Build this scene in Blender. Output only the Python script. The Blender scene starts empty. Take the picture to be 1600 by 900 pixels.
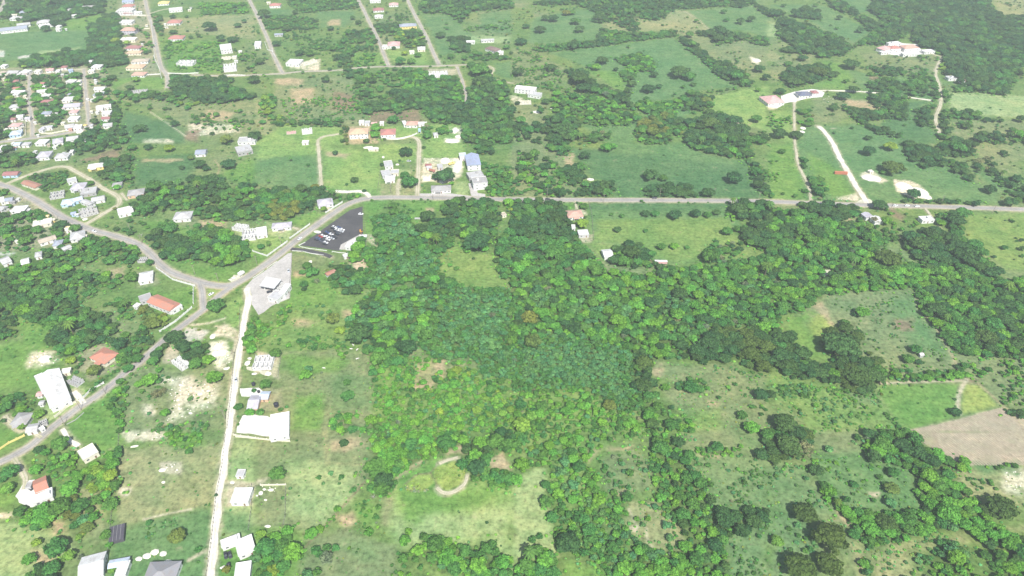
import bpy, bmesh, math, random
import numpy as np
from mathutils import Vector, Matrix

SC = bpy.context.scene
COL = SC.collection
R = math.radians
rng = random.Random(7)
NR = np.random.default_rng(7)

# ------------------------------------------------------------------ camera
HC = 330.0; PITCH = R(38.0); FPX = 1081.0      # flying height, depression of the axis, focal length in px of 1600
cd = bpy.data.cameras.new('camera'); cam = bpy.data.objects.new('camera', cd); COL.objects.link(cam)
cam.location = (0, 0, HC); cam.rotation_euler = (R(90) - PITCH, 0, 0)
cd.sensor_fit = 'HORIZONTAL'; cd.sensor_width = 36.0; cd.lens = 36.0 * FPX / 1600.0
cd.clip_start = 1.0; cd.clip_end = 20000.0
SC.camera = cam

# ------------------------------------------------------------------ light
SUN_DIR = Vector((-0.2035, 0.646, -0.798)).normalized()      # the way the light travels
sl = bpy.data.lights.new('sun', 'SUN'); sl.energy = 5.0; sl.angle = R(0.55); sl.color = (1.0, 0.975, 0.93)
so = bpy.data.objects.new('sun', sl); COL.objects.link(so); so.location = (0, -200, 600)
so.rotation_euler = SUN_DIR.to_track_quat('-Z', 'Y').to_euler()
wd = bpy.data.worlds.new('World'); SC.world = wd; wd.use_nodes = True
nt = wd.node_tree; nt.nodes.clear()
sky = nt.nodes.new('ShaderNodeTexSky'); sky.sky_type = 'NISHITA'; sky.sun_disc = False
sky.sun_elevation = math.asin(-SUN_DIR.z); sky.sun_rotation = math.atan2(-SUN_DIR.x, -SUN_DIR.y)
sky.air_density = 1.0; sky.dust_density = 1.5
bg = nt.nodes.new('ShaderNodeBackground'); bg.inputs['Strength'].default_value = 0.095
wo = nt.nodes.new('ShaderNodeOutputWorld')
nt.links.new(sky.outputs[0], bg.inputs[0]); nt.links.new(bg.outputs[0], wo.inputs[0])
SC.view_settings.view_transform = 'Standard'; SC.view_settings.look = 'None'
SC.view_settings.exposure = 0.46; SC.view_settings.gamma = 1.0
SC.render.engine = 'CYCLES'
SC.cycles.max_bounces = 5; SC.cycles.diffuse_bounces = 2; SC.cycles.glossy_bounces = 2
SC.cycles.transmission_bounces = 2; SC.cycles.volume_bounces = 1; SC.cycles.transparent_max_bounces = 6

# ------------------------------------------------------------------ photograph point -> ground point
SP, CP = math.sin(PITCH), math.cos(PITCH)
def W(u, v, z=0.0):
    t = (v - 450.0) / FPX; x = (u - 800.0) / FPX
    dy = CP - t * SP; dz = -SP - t * CP
    k = (z - HC) / dz
    return Vector((x * k, dy * k, z))
def PXM(v):                                    # horizontal photo pixels per metre at row v
    return FPX * (SP + (v - 450.0) / FPX * CP) / HC
def px_of(p):
    d = Vector(p) - Vector((0, 0, HC)); zc = d.y * CP - d.z * SP; yc = d.y * SP + d.z * CP
    return 800 + FPX * d.x / zc, 450 - FPX * yc / zc
TILE = {'A': (0, 0, 4), 'B': (0, 225, 4), 'C': (0, 450, 4), 'D': (0, 675, 4), 'E': (400, 0, 4), 'F': (400, 225, 4), 'M': (400, 450, 4),
        'N': (400, 675, 4), 'G': (800, 0, 4), 'H': (800, 225, 4), 'K': (800, 450, 4), 'L': (800, 675, 4), 'I': (1200, 0, 4),
        'J': (1200, 225, 4), 'O': (1200, 450, 4), 'Q': (1200, 675, 4), '.': (0, 0, 1),
        'v1': (0, 90, 10), 'v2': (0, 160, 10), 'v5': (0, 290, 10), 'v6': (0, 0, 10), 'v8': (160, 0, 10), 'k1': (440, 310, 10),
        'k2': (360, 380, 10), 'k7': (340, 530, 10), 'n1': (560, 160, 6), 'n2': (340, 0, 6.925), 'n3': (0, 560, 6.43),
        'n4': (1180, 50, 5.714), 'n5': (340, 600, 10), 'n6': (340, 740, 5.625), 'n7': (0, 800, 5.714), 'n8': (600, 680, 6)}
def TP(k, x, y):
    o = TILE[k]; return o[0] + x / o[2], o[1] + y / o[2]
def PTS(k, s, push=False, z=0.0):
    out = []
    for w in s.split():
        x, y = w.split(','); u, v = TP(k, float(x), float(y))
        if push:
            if u <= 0.6: u = -90
            if u >= 1599.4: u = 1690
            if v <= 0.6: v = -28
            if v >= 899.4: v = 975
        p = W(u, v, z); out.append((p.x, p.y))
    return out

# ------------------------------------------------------------------ noise in numpy
def vnoise(x, y, seed=0):
    xi = np.floor(x).astype(np.int64); yi = np.floor(y).astype(np.int64); fx = x - xi; fy = y - yi
    fx = fx * fx * (3 - 2 * fx); fy = fy * fy * (3 - 2 * fy)
    def h(a, b):
        n = (a * 374761393 + b * 668265263 + seed * 1442695041) & 0xffffffff
        n = ((n ^ (n >> 13)) * 1274126177) & 0xffffffff
        return ((n ^ (n >> 16)) & 0xffff) / 65535.0
    a = h(xi, yi); b = h(xi + 1, yi); c = h(xi, yi + 1); d = h(xi + 1, yi + 1)
    return (a * (1 - fx) + b * fx) * (1 - fy) + (c * (1 - fx) + d * fx) * fy
def fbm(x, y, sc, octv=4, seed=0):
    x = np.asarray(x, float) / sc; y = np.asarray(y, float) / sc; s = 0; a = 0.5; t = 0
    for i in range(octv):
        s = s + a * vnoise(x, y, seed + i * 17); t += a; a *= 0.55; x = x * 2.03 + 5.1; y = y * 2.03 + 1.7
    return s / t
def sdist(px, py, poly):                        # signed distance, positive inside
    n = len(poly); d = np.full(px.shape, 1e9); ins = np.zeros(px.shape, bool)
    for i in range(n):
        ax, ay = poly[i]; bx, by = poly[(i + 1) % n]; ex, ey = bx - ax, by - ay; L = ex * ex + ey * ey + 1e-9
        t = np.clip(((px - ax) * ex + (py - ay) * ey) / L, 0, 1)
        d = np.minimum(d, np.hypot(px - ax - t * ex, py - ay - t * ey))
        c = ((ay > py) != (by > py)) & (px < (bx - ax) * (py - ay) / ((by - ay) if abs(by - ay) > 1e-9 else 1e-9) + ax)
        ins ^= c
    return np.where(ins, d, -d)
def ldist(px, py, line):
    d = np.full(np.shape(px), 1e9)
    for (ax, ay), (bx, by) in zip(line[:-1], line[1:]):
        ex, ey = bx - ax, by - ay; L = ex * ex + ey * ey + 1e-9
        t = np.clip(((px - ax) * ex + (py - ay) * ey) / L, 0, 1)
        d = np.minimum(d, np.hypot(px - ax - t * ex, py - ay - t * ey))
    return d
def smooth(line, step=3.0):                     # Catmull-Rom through the given points
    P = [Vector(p) for p in line]
    if len(P) < 3: out = P
    else:
        Q = [2 * P[0] - P[1]] + P + [2 * P[-1] - P[-2]]; out = []
        for i in range(1, len(Q) - 2):
            a, b, c, d = Q[i - 1:i + 3]; n = max(2, int((c - b).length / step))
            for j in range(n):
                t = j / n
                out.append(0.5 * ((2 * b) + (c - a) * t + (2 * a - 5 * b + 4 * c - d) * t * t + (3 * b - a - 3 * c + d) * t ** 3))
        out.append(P[-1])
    return [(p[0], p[1]) for p in out]

# ------------------------------------------------------------------ tags
def tag(o, label=None, cat=None, group=None, kind=None):
    if label: o['label'] = label
    if cat: o['category'] = cat
    if group: o['group'] = group
    if kind: o['kind'] = kind
    return o
def empty(name, loc, rz=0.0):
    o = bpy.data.objects.new(name, None); COL.objects.link(o); o.location = loc; o.rotation_euler = (0, 0, rz)
    o.empty_display_size = 1.0
    return o
def obj(name, me, parent=None, loc=(0, 0, 0), rz=0.0, scale=None):
    o = bpy.data.objects.new(name, me); COL.objects.link(o); o.location = loc; o.rotation_euler = (0, 0, rz)
    if scale: o.scale = scale
    if parent: o.parent = parent
    return o

# ------------------------------------------------------------------ materials
MATS = {}
def mat_base(name):
    m = bpy.data.materials.new(name); m.use_nodes = True; t = m.node_tree; t.nodes.clear()
    o = t.nodes.new('ShaderNodeOutputMaterial'); return m, t, o
def N(t, typ, **kw):
    n = t.nodes.new(typ)
    for k, v in kw.items(): setattr(n, k, v)
    return n
def noise(t, co, scale, detail=4, rough=0.6):
    n = N(t, 'ShaderNodeTexNoise'); n.inputs['Scale'].default_value = scale; n.inputs['Detail'].default_value = detail
    n.inputs['Roughness'].default_value = rough; t.links.new(co, n.inputs['Vector']); return n.outputs['Fac']
def ramp(t, fac, stops):
    r = N(t, 'ShaderNodeValToRGB'); e = r.color_ramp.elements
    while len(e) > 1: e.remove(e[-1])
    e[0].position = stops[0][0]; e[0].color = (*stops[0][1], 1)
    for p, c in stops[1:]:
        x = e.new(p); x.color = (*c, 1)
    t.links.new(fac, r.inputs[0]); return r.outputs[0]
def mixc(t, fac, a, b, mode='MIX'):
    m = N(t, 'ShaderNodeMix', data_type='RGBA', blend_type=mode)
    for sck, v in ((m.inputs[0], fac), (m.inputs[6], a), (m.inputs[7], b)):
        if isinstance(v, bpy.types.NodeSocket): t.links.new(v, sck)
        elif isinstance(v, (int, float)): sck.default_value = v
        else: sck.default_value = (*v, 1)
    return m.outputs[2]
def grey(v): return (v, v, v)
def mat_plain(key, col, rough=0.85, stain=0.25, scale=0.6, spec=0.2, dirt=(0.22, 0.19, 0.15), metal=0.0, stripes=0.0):
    if key in MATS: return MATS[key]
    m, t, o = mat_base(key); b = N(t, 'ShaderNodeBsdfPrincipled')
    tc = N(t, 'ShaderNodeTexCoord').outputs['Object']
    f = noise(t, tc, scale, 6, 0.65)
    f2 = ramp(t, f, [(0.42, grey(0)), (0.75, grey(1))])
    fm = N(t, 'ShaderNodeMath', operation='MULTIPLY'); fm.inputs[1].default_value = stain; t.links.new(f2, fm.inputs[0])
    c = mixc(t, fm.outputs[0], col, dirt)
    g = noise(t, tc, scale * 9, 3, 0.6)
    c = mixc(t, 1.0, c, ramp(t, g, [(0.3, grey(0.86)), (0.7, grey(1.08))]), 'MULTIPLY')
    t.links.new(c, b.inputs['Base Color']); b.inputs['Roughness'].default_value = rough
    b.inputs['Specular IOR Level'].default_value = spec; b.inputs['Metallic'].default_value = metal
    if stripes:
        w = N(t, 'ShaderNodeTexWave'); w.inputs['Scale'].default_value = stripes; t.links.new(tc, w.inputs['Vector'])
        bp = N(t, 'ShaderNodeBump'); bp.inputs['Strength'].default_value = 0.5; bp.inputs['Distance'].default_value = 0.06
        t.links.new(w.outputs['Fac'], bp.inputs['Height']); t.links.new(bp.outputs[0], b.inputs['Normal'])
    t.links.new(b.outputs[0], o.inputs[0]); MATS[key] = m; return m
def mat_leaf(key='foliage', trans=0.22):
    if key in MATS: return MATS[key]
    m, t, o = mat_base(key)
    a = N(t, 'ShaderNodeAttribute', attribute_type='INSTANCER', attribute_name='tint')
    l = N(t, 'ShaderNodeAttribute', attribute_type='GEOMETRY', attribute_name='lv')
    g = ramp(t, l.outputs['Fac'], [(0.0, (0.34, 0.38, 0.42)), (0.5, (0.95, 1.0, 0.97)), (1.0, (1.58, 1.5, 1.3))])  # random leaf tone, plus painted dark crevices and light tops
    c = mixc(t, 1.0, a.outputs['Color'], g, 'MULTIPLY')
    d = N(t, 'ShaderNodeBsdfDiffuse'); tr = N(t, 'ShaderNodeBsdfTranslucent'); mx = N(t, 'ShaderNodeMixShader')
    mx.inputs[0].default_value = trans
    t.links.new(c, d.inputs[0])
    c2 = mixc(t, 1.0, c, (1.25, 1.3, 0.6), 'MULTIPLY'); t.links.new(c2, tr.inputs[0])
    t.links.new(d.outputs[0], mx.inputs[1]); t.links.new(tr.outputs[0], mx.inputs[2]); t.links.new(mx.outputs[0], o.inputs[0])
    MATS[key] = m; return m
def mat_tinted(key, rough=0.4, spec=0.5):         # colour from the object's own tint
    if key in MATS: return MATS[key]
    m, t, o = mat_base(key); b = N(t, 'ShaderNodeBsdfPrincipled')
    a = N(t, 'ShaderNodeAttribute', attribute_type='INSTANCER', attribute_name='tint')
    t.links.new(a.outputs['Color'], b.inputs['Base Color']); b.inputs['Roughness'].default_value = rough
    b.inputs['Specular IOR Level'].default_value = spec; b.inputs['Coat Weight'].default_value = 0.3
    t.links.new(b.outputs[0], o.inputs[0]); MATS[key] = m; return m
M_LEAF = mat_leaf()
M_BARK = mat_plain('bark', (0.16, 0.13, 0.10), stain=0.5)
M_GLASS = mat_plain('window_glass', (0.05, 0.06, 0.07), rough=0.15, spec=0.6, stain=0.1)
M_FRAME = mat_plain('frame_paint', (0.62, 0.62, 0.60), stain=0.1)
M_CONC = mat_plain('raw_concrete', (0.42, 0.40, 0.37), stain=0.5, dirt=(0.2, 0.19, 0.17))

# ------------------------------------------------------------------ ground colours, one tuned tone per kind of cover
GC = {'grass': (.122, .196, .060), 'past': (.100, .190, .074), 'dpast': (.068, .150, .060), 'lush': (.120, .228, .055), 'pale': (.255, .325, .150),
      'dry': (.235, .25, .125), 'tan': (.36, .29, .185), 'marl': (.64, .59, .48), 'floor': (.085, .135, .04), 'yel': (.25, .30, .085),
      'plough': (.37, .315, .235), 'conc': (.46, .44, .40), 'brown': (.20, .155, .105), 'yard': (.25, .25, .155), 'mead': (.15, .235, .070),
      'teal': (.135, .205, .088), 'dirt': (.42, .37, .28), 'lawn': (.185, .285, .088), 'stony': (.50, .46, .36), 'dgras': (.168, .208, .100)}
# ------------------------------------------------------------------ ground cover patches: tile, kind, feather m, outline
PATCH = [
('A','past',4,'0,215 200,200 560,185 560,330 400,330 250,370 0,390'),('A','pale',6,'250,320 500,295 480,330 230,360'),('A','lush',5,'380,130 640,90 640,130 560,190 400,190'),
('A','lawn',6,'0,10 60,10 40,60 0,70'),('A','conc',1,'0,312 30,315 30,358 0,358'),('A','conc',1,'110,352 200,340 205,355 115,368'),
('A','dry',6,'980,100 1560,90 1600,100 1600,250 1500,240 1250,210 1000,210'),('A','grass',4,'940,70 1260,60 1260,110 1000,110'),
('A','lush',4,'1000,240 1380,260 1390,460 1050,450'),('A','lush',4,'700,490 1030,480 1050,560 850,560 830,500 700,560'),('A','grass',4,'1440,480 1600,470 1600,600 1450,570'),
('A','yard',5,'0,440 640,400 700,560 700,800 560,830 0,890'),('A','yard',4,'740,10 930,10 1000,470 830,480 760,300'),
('A','dgras',7,'760,620 1000,610 1250,650 1600,620 1600,860 1300,860 1150,770 1000,700 850,640'),('A','dpast',7,'780,690 900,720 1140,800 1180,900 780,900 750,750'),
('A','tan',5,'1290,680 1480,700 1420,760 1260,740'),('A','stony',4,'1180,770 1500,780 1500,830 1200,850'),('A','stony',3,'900,862 1080,870 1080,900 900,890'),('A','brown',5,'1170,825 1240,815 1250,890 1160,880'),
('B','dpast',8,'830,80 1200,0 1230,110 1200,220 1080,250 830,270'),('B','grass',8,'820,0 1250,0 1230,60 830,90'),('B','tan',3,'900,95 1150,90 1150,105 900,115'),('B','lush',5,'1400,150 1600,90 1600,240 1400,220'),
('B','grass',3,'110,270 340,170 430,160 560,250 700,330 740,370 600,450 520,480 150,290'),('B','yard',4,'460,440 620,400 660,420 560,480'),
('B','lush',6,'1000,730 1500,780 1540,790 1380,870 1250,840 1060,740'),('B','lush',6,'880,480 1060,470 1230,560 1230,640 1140,700 1050,580 900,520'),
('B','brown',5,'470,110 740,20 740,90 640,110'),('B','tan',4,'1250,480 1420,480 1400,540 1260,520'),('B','tan',4,'660,780 780,760 780,830 700,830'),
('B','yard',5,'0,320 200,330 480,500 430,640 0,700'),('B','yard',4,'840,800 970,790 990,870 870,890'),('B','conc',2,'0,660 100,680 60,700 0,690'),
('B','pale',3,'1440,490 1600,560 1600,620 1490,600'),('B','lush',3,'1500,600 1600,620 1600,690 1540,700'),
('C','lush',7,'0,420 140,330 300,260 300,380 360,480 220,620 0,660'),('C','lush',5,'100,180 280,230 290,330 150,330'),('C','stony',4,'200,400 350,400 380,450 300,490 170,500'),('C','marl',2,'250,420 310,425 320,470 260,470'),
('C','lush',3,'420,860 540,740 720,620 750,900 420,900'),('C','dgras',4,'790,500 1040,500 1260,500 1450,400 1450,650 1420,900 750,900 770,640'),
('C','stony',7,'1060,640 1180,560 1350,620 1340,720 1200,800 1020,850 1080,740'),('C','stony',4,'980,560 1150,560 1150,600 980,600'),('C','stony',3,'900,720 1000,740 960,800 880,790'),
('C','lawn',3,'1270,180 1500,60 1520,120 1500,240 1450,250 1400,180'),('C','lawn',3,'1290,0 1380,0 1370,30 1290,80'),('C','lush',4,'800,70 960,20 1210,0 1210,100 1050,180 900,110'),
('C','marl',3,'1320,340 1400,340 1470,440 1380,500 1310,440'),('C','dirt',3,'1050,360 1130,370 1100,480 1020,470'),('C','conc',2,'1160,250 1310,260 1260,330 1150,330'),
('C','dgras',5,'600,130 730,110 750,200 850,220 760,310 640,200'),('C','yard',3,'490,380 640,340 770,440 720,520 560,590 480,500'),('C','pale',3,'270,690 350,760 440,760 490,700 350,830 250,840'),
('C','dirt',2,'40,830 110,900 160,900 60,820'),('C','lush',4,'0,850 60,900 0,900'),('C','pale',3,'420,540 560,640 470,690'),('C','stony',2,'1330,300 1400,210 1480,260 1470,330 1400,300'),
('D','lush',3,'0,340 100,350 140,470 0,500'),('D','lush',3,'440,0 750,0 740,100 620,150 560,60 440,60'),('D','lush',3,'0,0 120,0 30,120 0,110'),('D','grass',3,'120,170 200,130 260,180 200,290 150,230'),
('D','pale',6,'0,540 130,550 300,600 440,700 440,780 250,830 200,900 0,900'),('D','tan',4,'300,560 420,540 420,640 330,640'),('D','tan',4,'200,740 300,760 340,840 240,830'),('D','dry',4,'480,380 600,360 660,480 680,600 600,700 520,660'),
('D','dry',4,'740,100 1380,80 1340,450 1200,480 900,550 740,600 720,480'),('D','past',4,'680,620 900,560 1200,490 1330,470 1290,900 680,900'),('D','dirt',2,'1000,190 1130,190 1130,260 1000,240'),
('D','stony',2,'0,520 90,500 90,540 0,560'),('D','lush',4,'1040,0 1280,0 1280,80 1100,100 1040,60'),('D','pale',4,'1450,50 1600,50 1600,700 1380,700 1420,250'),('D','past',4,'1400,500 1560,500 1560,620 1400,650'),
('D','lush',3,'1380,720 1600,700 1600,900 1340,900'),('D','dirt',2,'1430,310 1600,310 1580,460 1420,460'),('D','stony',3,'780,0 1020,0 1040,40 800,60'),('D','stony',2,'740,340 800,350 790,400 740,390'),
('E','grass',6,'0,190 380,180 600,180 700,330 600,420 400,430 150,440 100,300'),('E','lush',4,'600,330 800,330 820,400 620,420'),('E','past',5,'1040,90 1270,90 1290,180 1380,230 1300,320 1150,350 1080,190'),
('E','past',5,'1400,90 1600,60 1600,200 1400,190'),('E','dgras',6,'120,490 610,480 640,700 640,760 200,760 100,620'),('E','tan',6,'220,560 360,550 350,630 240,650'),('E','tan',5,'120,490 300,490 280,530 130,530'),('E','brown',8,'480,560 640,600 640,700 480,680'),
('E','dry',5,'0,600 60,650 100,830 0,850'),('E','lawn',4,'160,780 540,790 560,900 0,900'),('E','tan',3,'550,790 770,780 770,900 560,900'),('E','brown',4,'700,700 1010,690 1030,760 720,760'),
('E','lawn',3,'1090,780 1300,770 1280,900 1060,900'),('E','marl',2,'1175,865 1280,860 1270,890 1180,892'),('E','stony',3,'1210,800 1300,790 1290,840 1210,830'),('E','past',4,'1490,400 1600,380 1600,500 1500,470'),
('E','lawn',3,'820,310 1060,330 1080,400 860,400'),('E','past',5,'0,60 230,60 230,110 20,110'),('E','past',5,'380,70 620,70 560,170 400,170'),('E','tan',5,'460,120 530,120 530,160 460,160'),
('E','pale',4,'1300,220 1600,230 1600,270 1330,270'),('E','lawn',3,'770,790 1010,790 1060,860 800,870'),('E','stony',3,'200,400 400,370 390,440 210,430'),('E','dirt',2,'1055,430 1250,430 1250,470 1080,470'),
('F','past',6,'0,80 390,60 390,280 240,280 100,260 0,250'),('F','lawn',6,'0,0 390,0 390,70 0,90'),('F','lawn',5,'420,0 780,60 780,330 500,290 420,270'),('F','dry',3,'780,250 880,240 880,320 780,320'),('F','tan',4,'430,40 600,60 560,90 430,70'),
('F','dry',3,'900,270 1000,260 1000,320 900,320'),('F','lawn',4,'780,0 1000,0 1000,110 880,110 780,100'),('F','lawn',4,'1040,0 1300,0 1300,90 1040,90'),('F','stony',2,'1050,90 1280,90 1290,200 1220,240 1040,230'),('F','marl',2,'1160,95 1270,92 1290,150 1250,200 1230,130'),
('F','marl',2,'1035,195 1115,195 1115,230 1040,235'),('F','pale',4,'1230,240 1320,230 1330,330 1230,320'),('F','lush',4,'680,360 840,350 730,470 750,560 690,640'),('F','lush',5,'840,350 1300,340 1100,420 1000,520 960,460 900,400'),
('F','mead',5,'1210,600 1300,620 1330,680 1500,680 1510,780 1560,850 1550,900 1300,900 1140,800 1150,700 1220,720'),('F','dgras',3,'225,680 440,700 430,760 300,800 228,820'),('F','lush',4,'220,820 300,820 500,800 460,900 220,900'),('F','tan',3,'230,800 320,790 320,830 230,830'),
('F','lush',3,'0,680 60,700 0,760'),('F','lush',4,'170,470 380,420 430,440 300,520 200,490'),('F','lawn',3,'0,600 90,570 190,600 90,690 0,670'),('F','dirt',3,'700,570 750,600 750,640 700,600'),('F','tan',2,'1060,400 1110,400 1100,430 1070,430'),
('F','pale',3,'60,490 230,530 200,590 60,570'),('F','dirt',3,'600,700 690,700 680,800 600,790'),('F','pale',2,'880,160 990,160 900,240 880,200'),
('G','past',6,'230,330 1010,235 1100,300 1280,430 1420,540 1230,560 1000,610 740,640 690,540 560,500 470,420'),('G','past',6,'140,110 540,50 570,250 430,290 90,270 50,200'),('G','grass',6,'0,40 140,60 100,270 0,280'),
('G','past',6,'1100,70 1500,35 1600,100 1600,230 1400,180 1250,200'),('G','dry',6,'770,110 1020,60 1100,70 1250,200 1100,220 1000,190 770,200 570,190 590,140'),('G','dgras',6,'1100,240 1600,270 1600,420 1480,500 1300,420 1180,300'),
('G','lawn',5,'1240,600 1600,540 1600,830 1420,770 1250,690'),('G','past',6,'420,780 740,760 950,700 900,740 800,800 740,900 620,900 500,840'),('G','marl',2,'1480,345 1550,380 1540,402 1500,390'),('G','past',6,'940,640 1100,640 1140,700 1040,760 960,690'),
('G','dgras',6,'0,300 130,320 330,430 320,520 0,540'),('G','stony',3,'0,600 60,610 70,660 0,660'),('G','dgras',5,'0,640 230,650 230,900 0,900'),('G','lush',5,'470,440 700,450 720,600 560,500'),
('H','dpast',7,'360,20 680,30 1100,50 1480,110 1540,290 1560,340 640,340 630,240 500,220 450,130 370,60'),('H','past',7,'560,0 1100,0 1200,70 1480,110 1400,130 1100,100 650,60'),('H','dgras',5,'0,0 300,0 350,60 440,220 400,330 0,340'),('H','tan',3,'310,90 380,60 390,140 340,140'),
('H','past',5,'480,370 1370,370 1440,500 1400,600 1500,700 1000,760 640,640 490,600 480,420'),('H','mead',5,'520,470 1380,460 1430,640 1500,700 1000,750 660,620 520,600'),('H','lush',2,'315,370 390,370 390,410 320,410'),('H','dirt',2,'430,570 500,570 490,620 430,610'),
('H','mead',4,'480,620 640,630 640,700 560,740'),('H','stony',2,'300,412 450,412 470,440 310,470'),('H','dpast',6,'480,365 1370,365 1370,400 1000,420 480,410'),
('K','dgras',5,'880,450 1000,460 1200,480 1380,470 1500,530 1600,540 1600,900 1120,900 1130,820 920,640 1030,600 900,560 860,520'),('K','tan',3,'870,500 950,500 930,560 880,550'),('K','mead',7,'1100,760 1300,760 1300,900 1120,900'),('K','tan',2,'1220,700 1300,720 1280,740 1220,730'),
('L','pale',3,'0,360 80,260 130,220 220,220 230,380 180,470 250,480 260,600 270,760 0,800'),('L','dgras',3,'560,180 760,100 890,230 880,350 700,400 560,360'),('L','dry',3,'740,440 900,440 1060,560 1070,720 880,740 760,640 700,560'),
('L','teal',6,'1060,20 1600,0 1600,480 1380,500 1240,450 1130,250 1060,120'),('L','dgras',6,'1060,0 1500,0 1400,110 1160,140 1060,100'),('L','teal',5,'1320,650 1600,560 1600,900 1420,900'),('L','lush',5,'380,840 600,860 600,900 380,900'),
('L','tan',2,'450,110 560,90 480,200 460,150'),('L','tan',2,'560,70 640,100 760,80 720,120 600,110'),('L','tan',2,'640,380 700,360 720,380 650,400'),('L','tan',2,'1150,140 1300,150 1290,160 1150,155'),('L','dirt',1,'740,590 790,590 780,620 740,625'),
('M','mead',6,'210,0 680,0 680,100 560,170 680,340 700,380 560,460 160,420 0,400 0,300 120,200 210,90'),('M','lush',5,'210,0 500,0 480,100 280,130 210,90'),('M','tan',5,'560,150 660,140 640,190 580,190'),('M','tan',5,'240,200 400,200 400,240 250,250'),
('M','dgras',4,'150,400 720,390 740,560 720,760 720,900 220,900 200,700 130,600'),('M','lush',5,'220,660 430,660 400,900 220,890'),('M','lush',5,'160,430 560,450 500,520 300,560 160,520'),('M','teal',5,'470,540 720,540 720,760 480,760'),
('M','mead',4,'740,400 1000,450 960,640 1100,640 1300,480 1600,560 1600,900 830,900 740,760'),('K','mead',6,'0,640 300,620 500,650 640,770 830,780 1060,800 1150,900 0,900'),('L','mead',6,'0,0 860,0 560,90 460,150 560,330 540,380 400,480 260,480 250,440 200,400 200,300 230,220 130,110 0,130'),('M','dry',3,'990,450 1180,450 1160,540 1300,470 1360,460 1200,520 1100,640 950,640 1000,560'),('M','tan',2,'1130,450 1180,450 1160,560 1120,500'),('M','tan',2,'960,610 1110,590 1090,640 980,640'),('M','dirt',2,'0,390 150,420 140,570 100,560 60,530 0,540'),('M','yard',3,'0,620 170,620 200,780 60,770 0,760'),
('N','dgras',4,'0,0 720,0 720,170 700,300 540,470 420,580 200,620 0,600'),('N','pale',7,'200,180 600,220 600,420 420,560 200,520'),('N','lawn',4,'870,310 1330,300 1600,360 1600,900 1460,700 1280,720 1150,640 1060,680 900,720 830,620 810,400 870,350'),
('N','pale',9,'900,500 1600,460 1600,900 1460,700 1280,720 1150,640 1060,680 900,720 830,620 810,400'),('N','lush',5,'880,270 1110,160 1330,330 1500,380 1400,470 1100,500 950,570 880,480'),('N','yel',.5,'1000,270 1100,260 1110,320 1050,370 940,370 940,320'),
('N','yel',.7,'1110,230 1240,180 1310,240 1300,320 1190,370 1130,330'),('N','tan',2,'1430,180 1540,130 1590,230 1480,240'),('N','dry',3,'800,390 880,390 830,600 770,590'),('N','tan',3,'500,520 600,500 640,560 560,600'),('N','dgras',4,'200,700 540,600 900,720 900,900 200,900'),
('N','dirt',2,'0,295 70,290 50,330 0,330'),('N','tan',4,'460,50 700,40 690,90 480,110'),('N','lush',4,'620,420 760,480 760,600 640,560'),('N','dry',2,'880,270 1040,180 1060,190 890,290'),('N','lush',4,'0,600 220,600 300,700 200,900 0,900'),('N','tan',3,'1180,110 1310,80 1310,120 1200,140'),
('N','teal',5,'540,700 760,640 760,760 600,800'),
('I','past',6,'0,30 350,30 560,150 650,200 540,260 350,190 290,150 150,90'),('I','pale',5,'0,130 150,180 60,230 0,230'),('I','dry',4,'0,300 100,350 60,390 0,380'),('I','dgras',6,'150,310 310,340 200,450 20,520 0,420'),('I','lush',5,'340,380 480,400 540,480 480,560 260,540 400,490'),
('I','dgras',6,'580,330 1080,340 1060,440 900,470 640,430'),('I','past',6,'480,420 700,500 760,470 1000,500 1020,620 620,570 560,520'),('I','brown',2,'630,480 690,480 690,500 640,500'),('I','dgras',6,'280,600 480,610 700,650 730,700 500,720 440,760 260,770'),('I','tan',5,'480,620 700,640 700,680 520,670'),
('I','lawn',5,'0,690 150,690 160,900 0,860'),('I','past',6,'200,790 640,780 850,870 850,900 200,900'),('I','pale',6,'1130,580 1440,580 1600,650 1600,750 1300,720 1130,680'),('I','dpast',7,'860,640 1020,620 930,740 1060,830 1060,900 840,900 700,780'),
('I','dgras',6,'1120,750 1600,760 1600,880 1200,880'),('I','dry',7,'1360,0 1600,0 1600,130 1440,90'),('I','past',6,'450,0 700,20 640,70 560,80 450,60'),('I','stony',2,'0,600 90,620 60,680 0,690'),('I','lush',6,'860,490 1000,500 960,540 850,530'),
('J','past',7,'0,0 1000,0 1100,120 1300,240 1440,300 1460,380 700,360 0,350'),('J','lush',7,'0,0 160,0 200,200 240,340 0,340'),('J','lush',7,'260,60 450,160 560,330 420,350 280,280'),('J','dgras',6,'1130,0 1600,0 1600,100 1400,120 1300,40'),('J','past',6,'1280,160 1600,280 1560,340 1430,280'),
('J','stony',2,'570,190 640,160 690,195 745,230 700,245 590,220'),('J','marl',1,'590,190 640,185 690,210 700,235 600,215'),('J','stony',1,'785,222 880,225 960,262 1030,340 930,350 800,295'),('J','marl',1,'800,250 870,270 960,285 1020,335 930,345 805,290'),('J','stony',3,'420,330 560,310 570,360 430,350'),
('J','mead',6,'1240,440 1600,420 1600,840 1480,780 1420,720 1300,640 1220,520'),('J','grass',5,'780,400 960,400 1100,440 1000,580 850,560 900,480'),('J','brown',4,'770,400 850,450 830,480 780,440'),('J','tan',3,'460,455 540,460 500,500'),('J','grass',6,'690,590 800,590 800,640 690,640'),
('O','dgras',5,'270,100 350,50 620,20 870,20 940,50 940,130 1040,230 1100,350 1180,470 1160,520 800,570 740,500 620,480 560,400 480,480 300,460 200,340 100,200'),('O','past',9,'760,60 920,60 1000,230 1120,420 900,360 780,200'),('O','brown',6,'800,200 900,190 900,260 800,250'),
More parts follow.
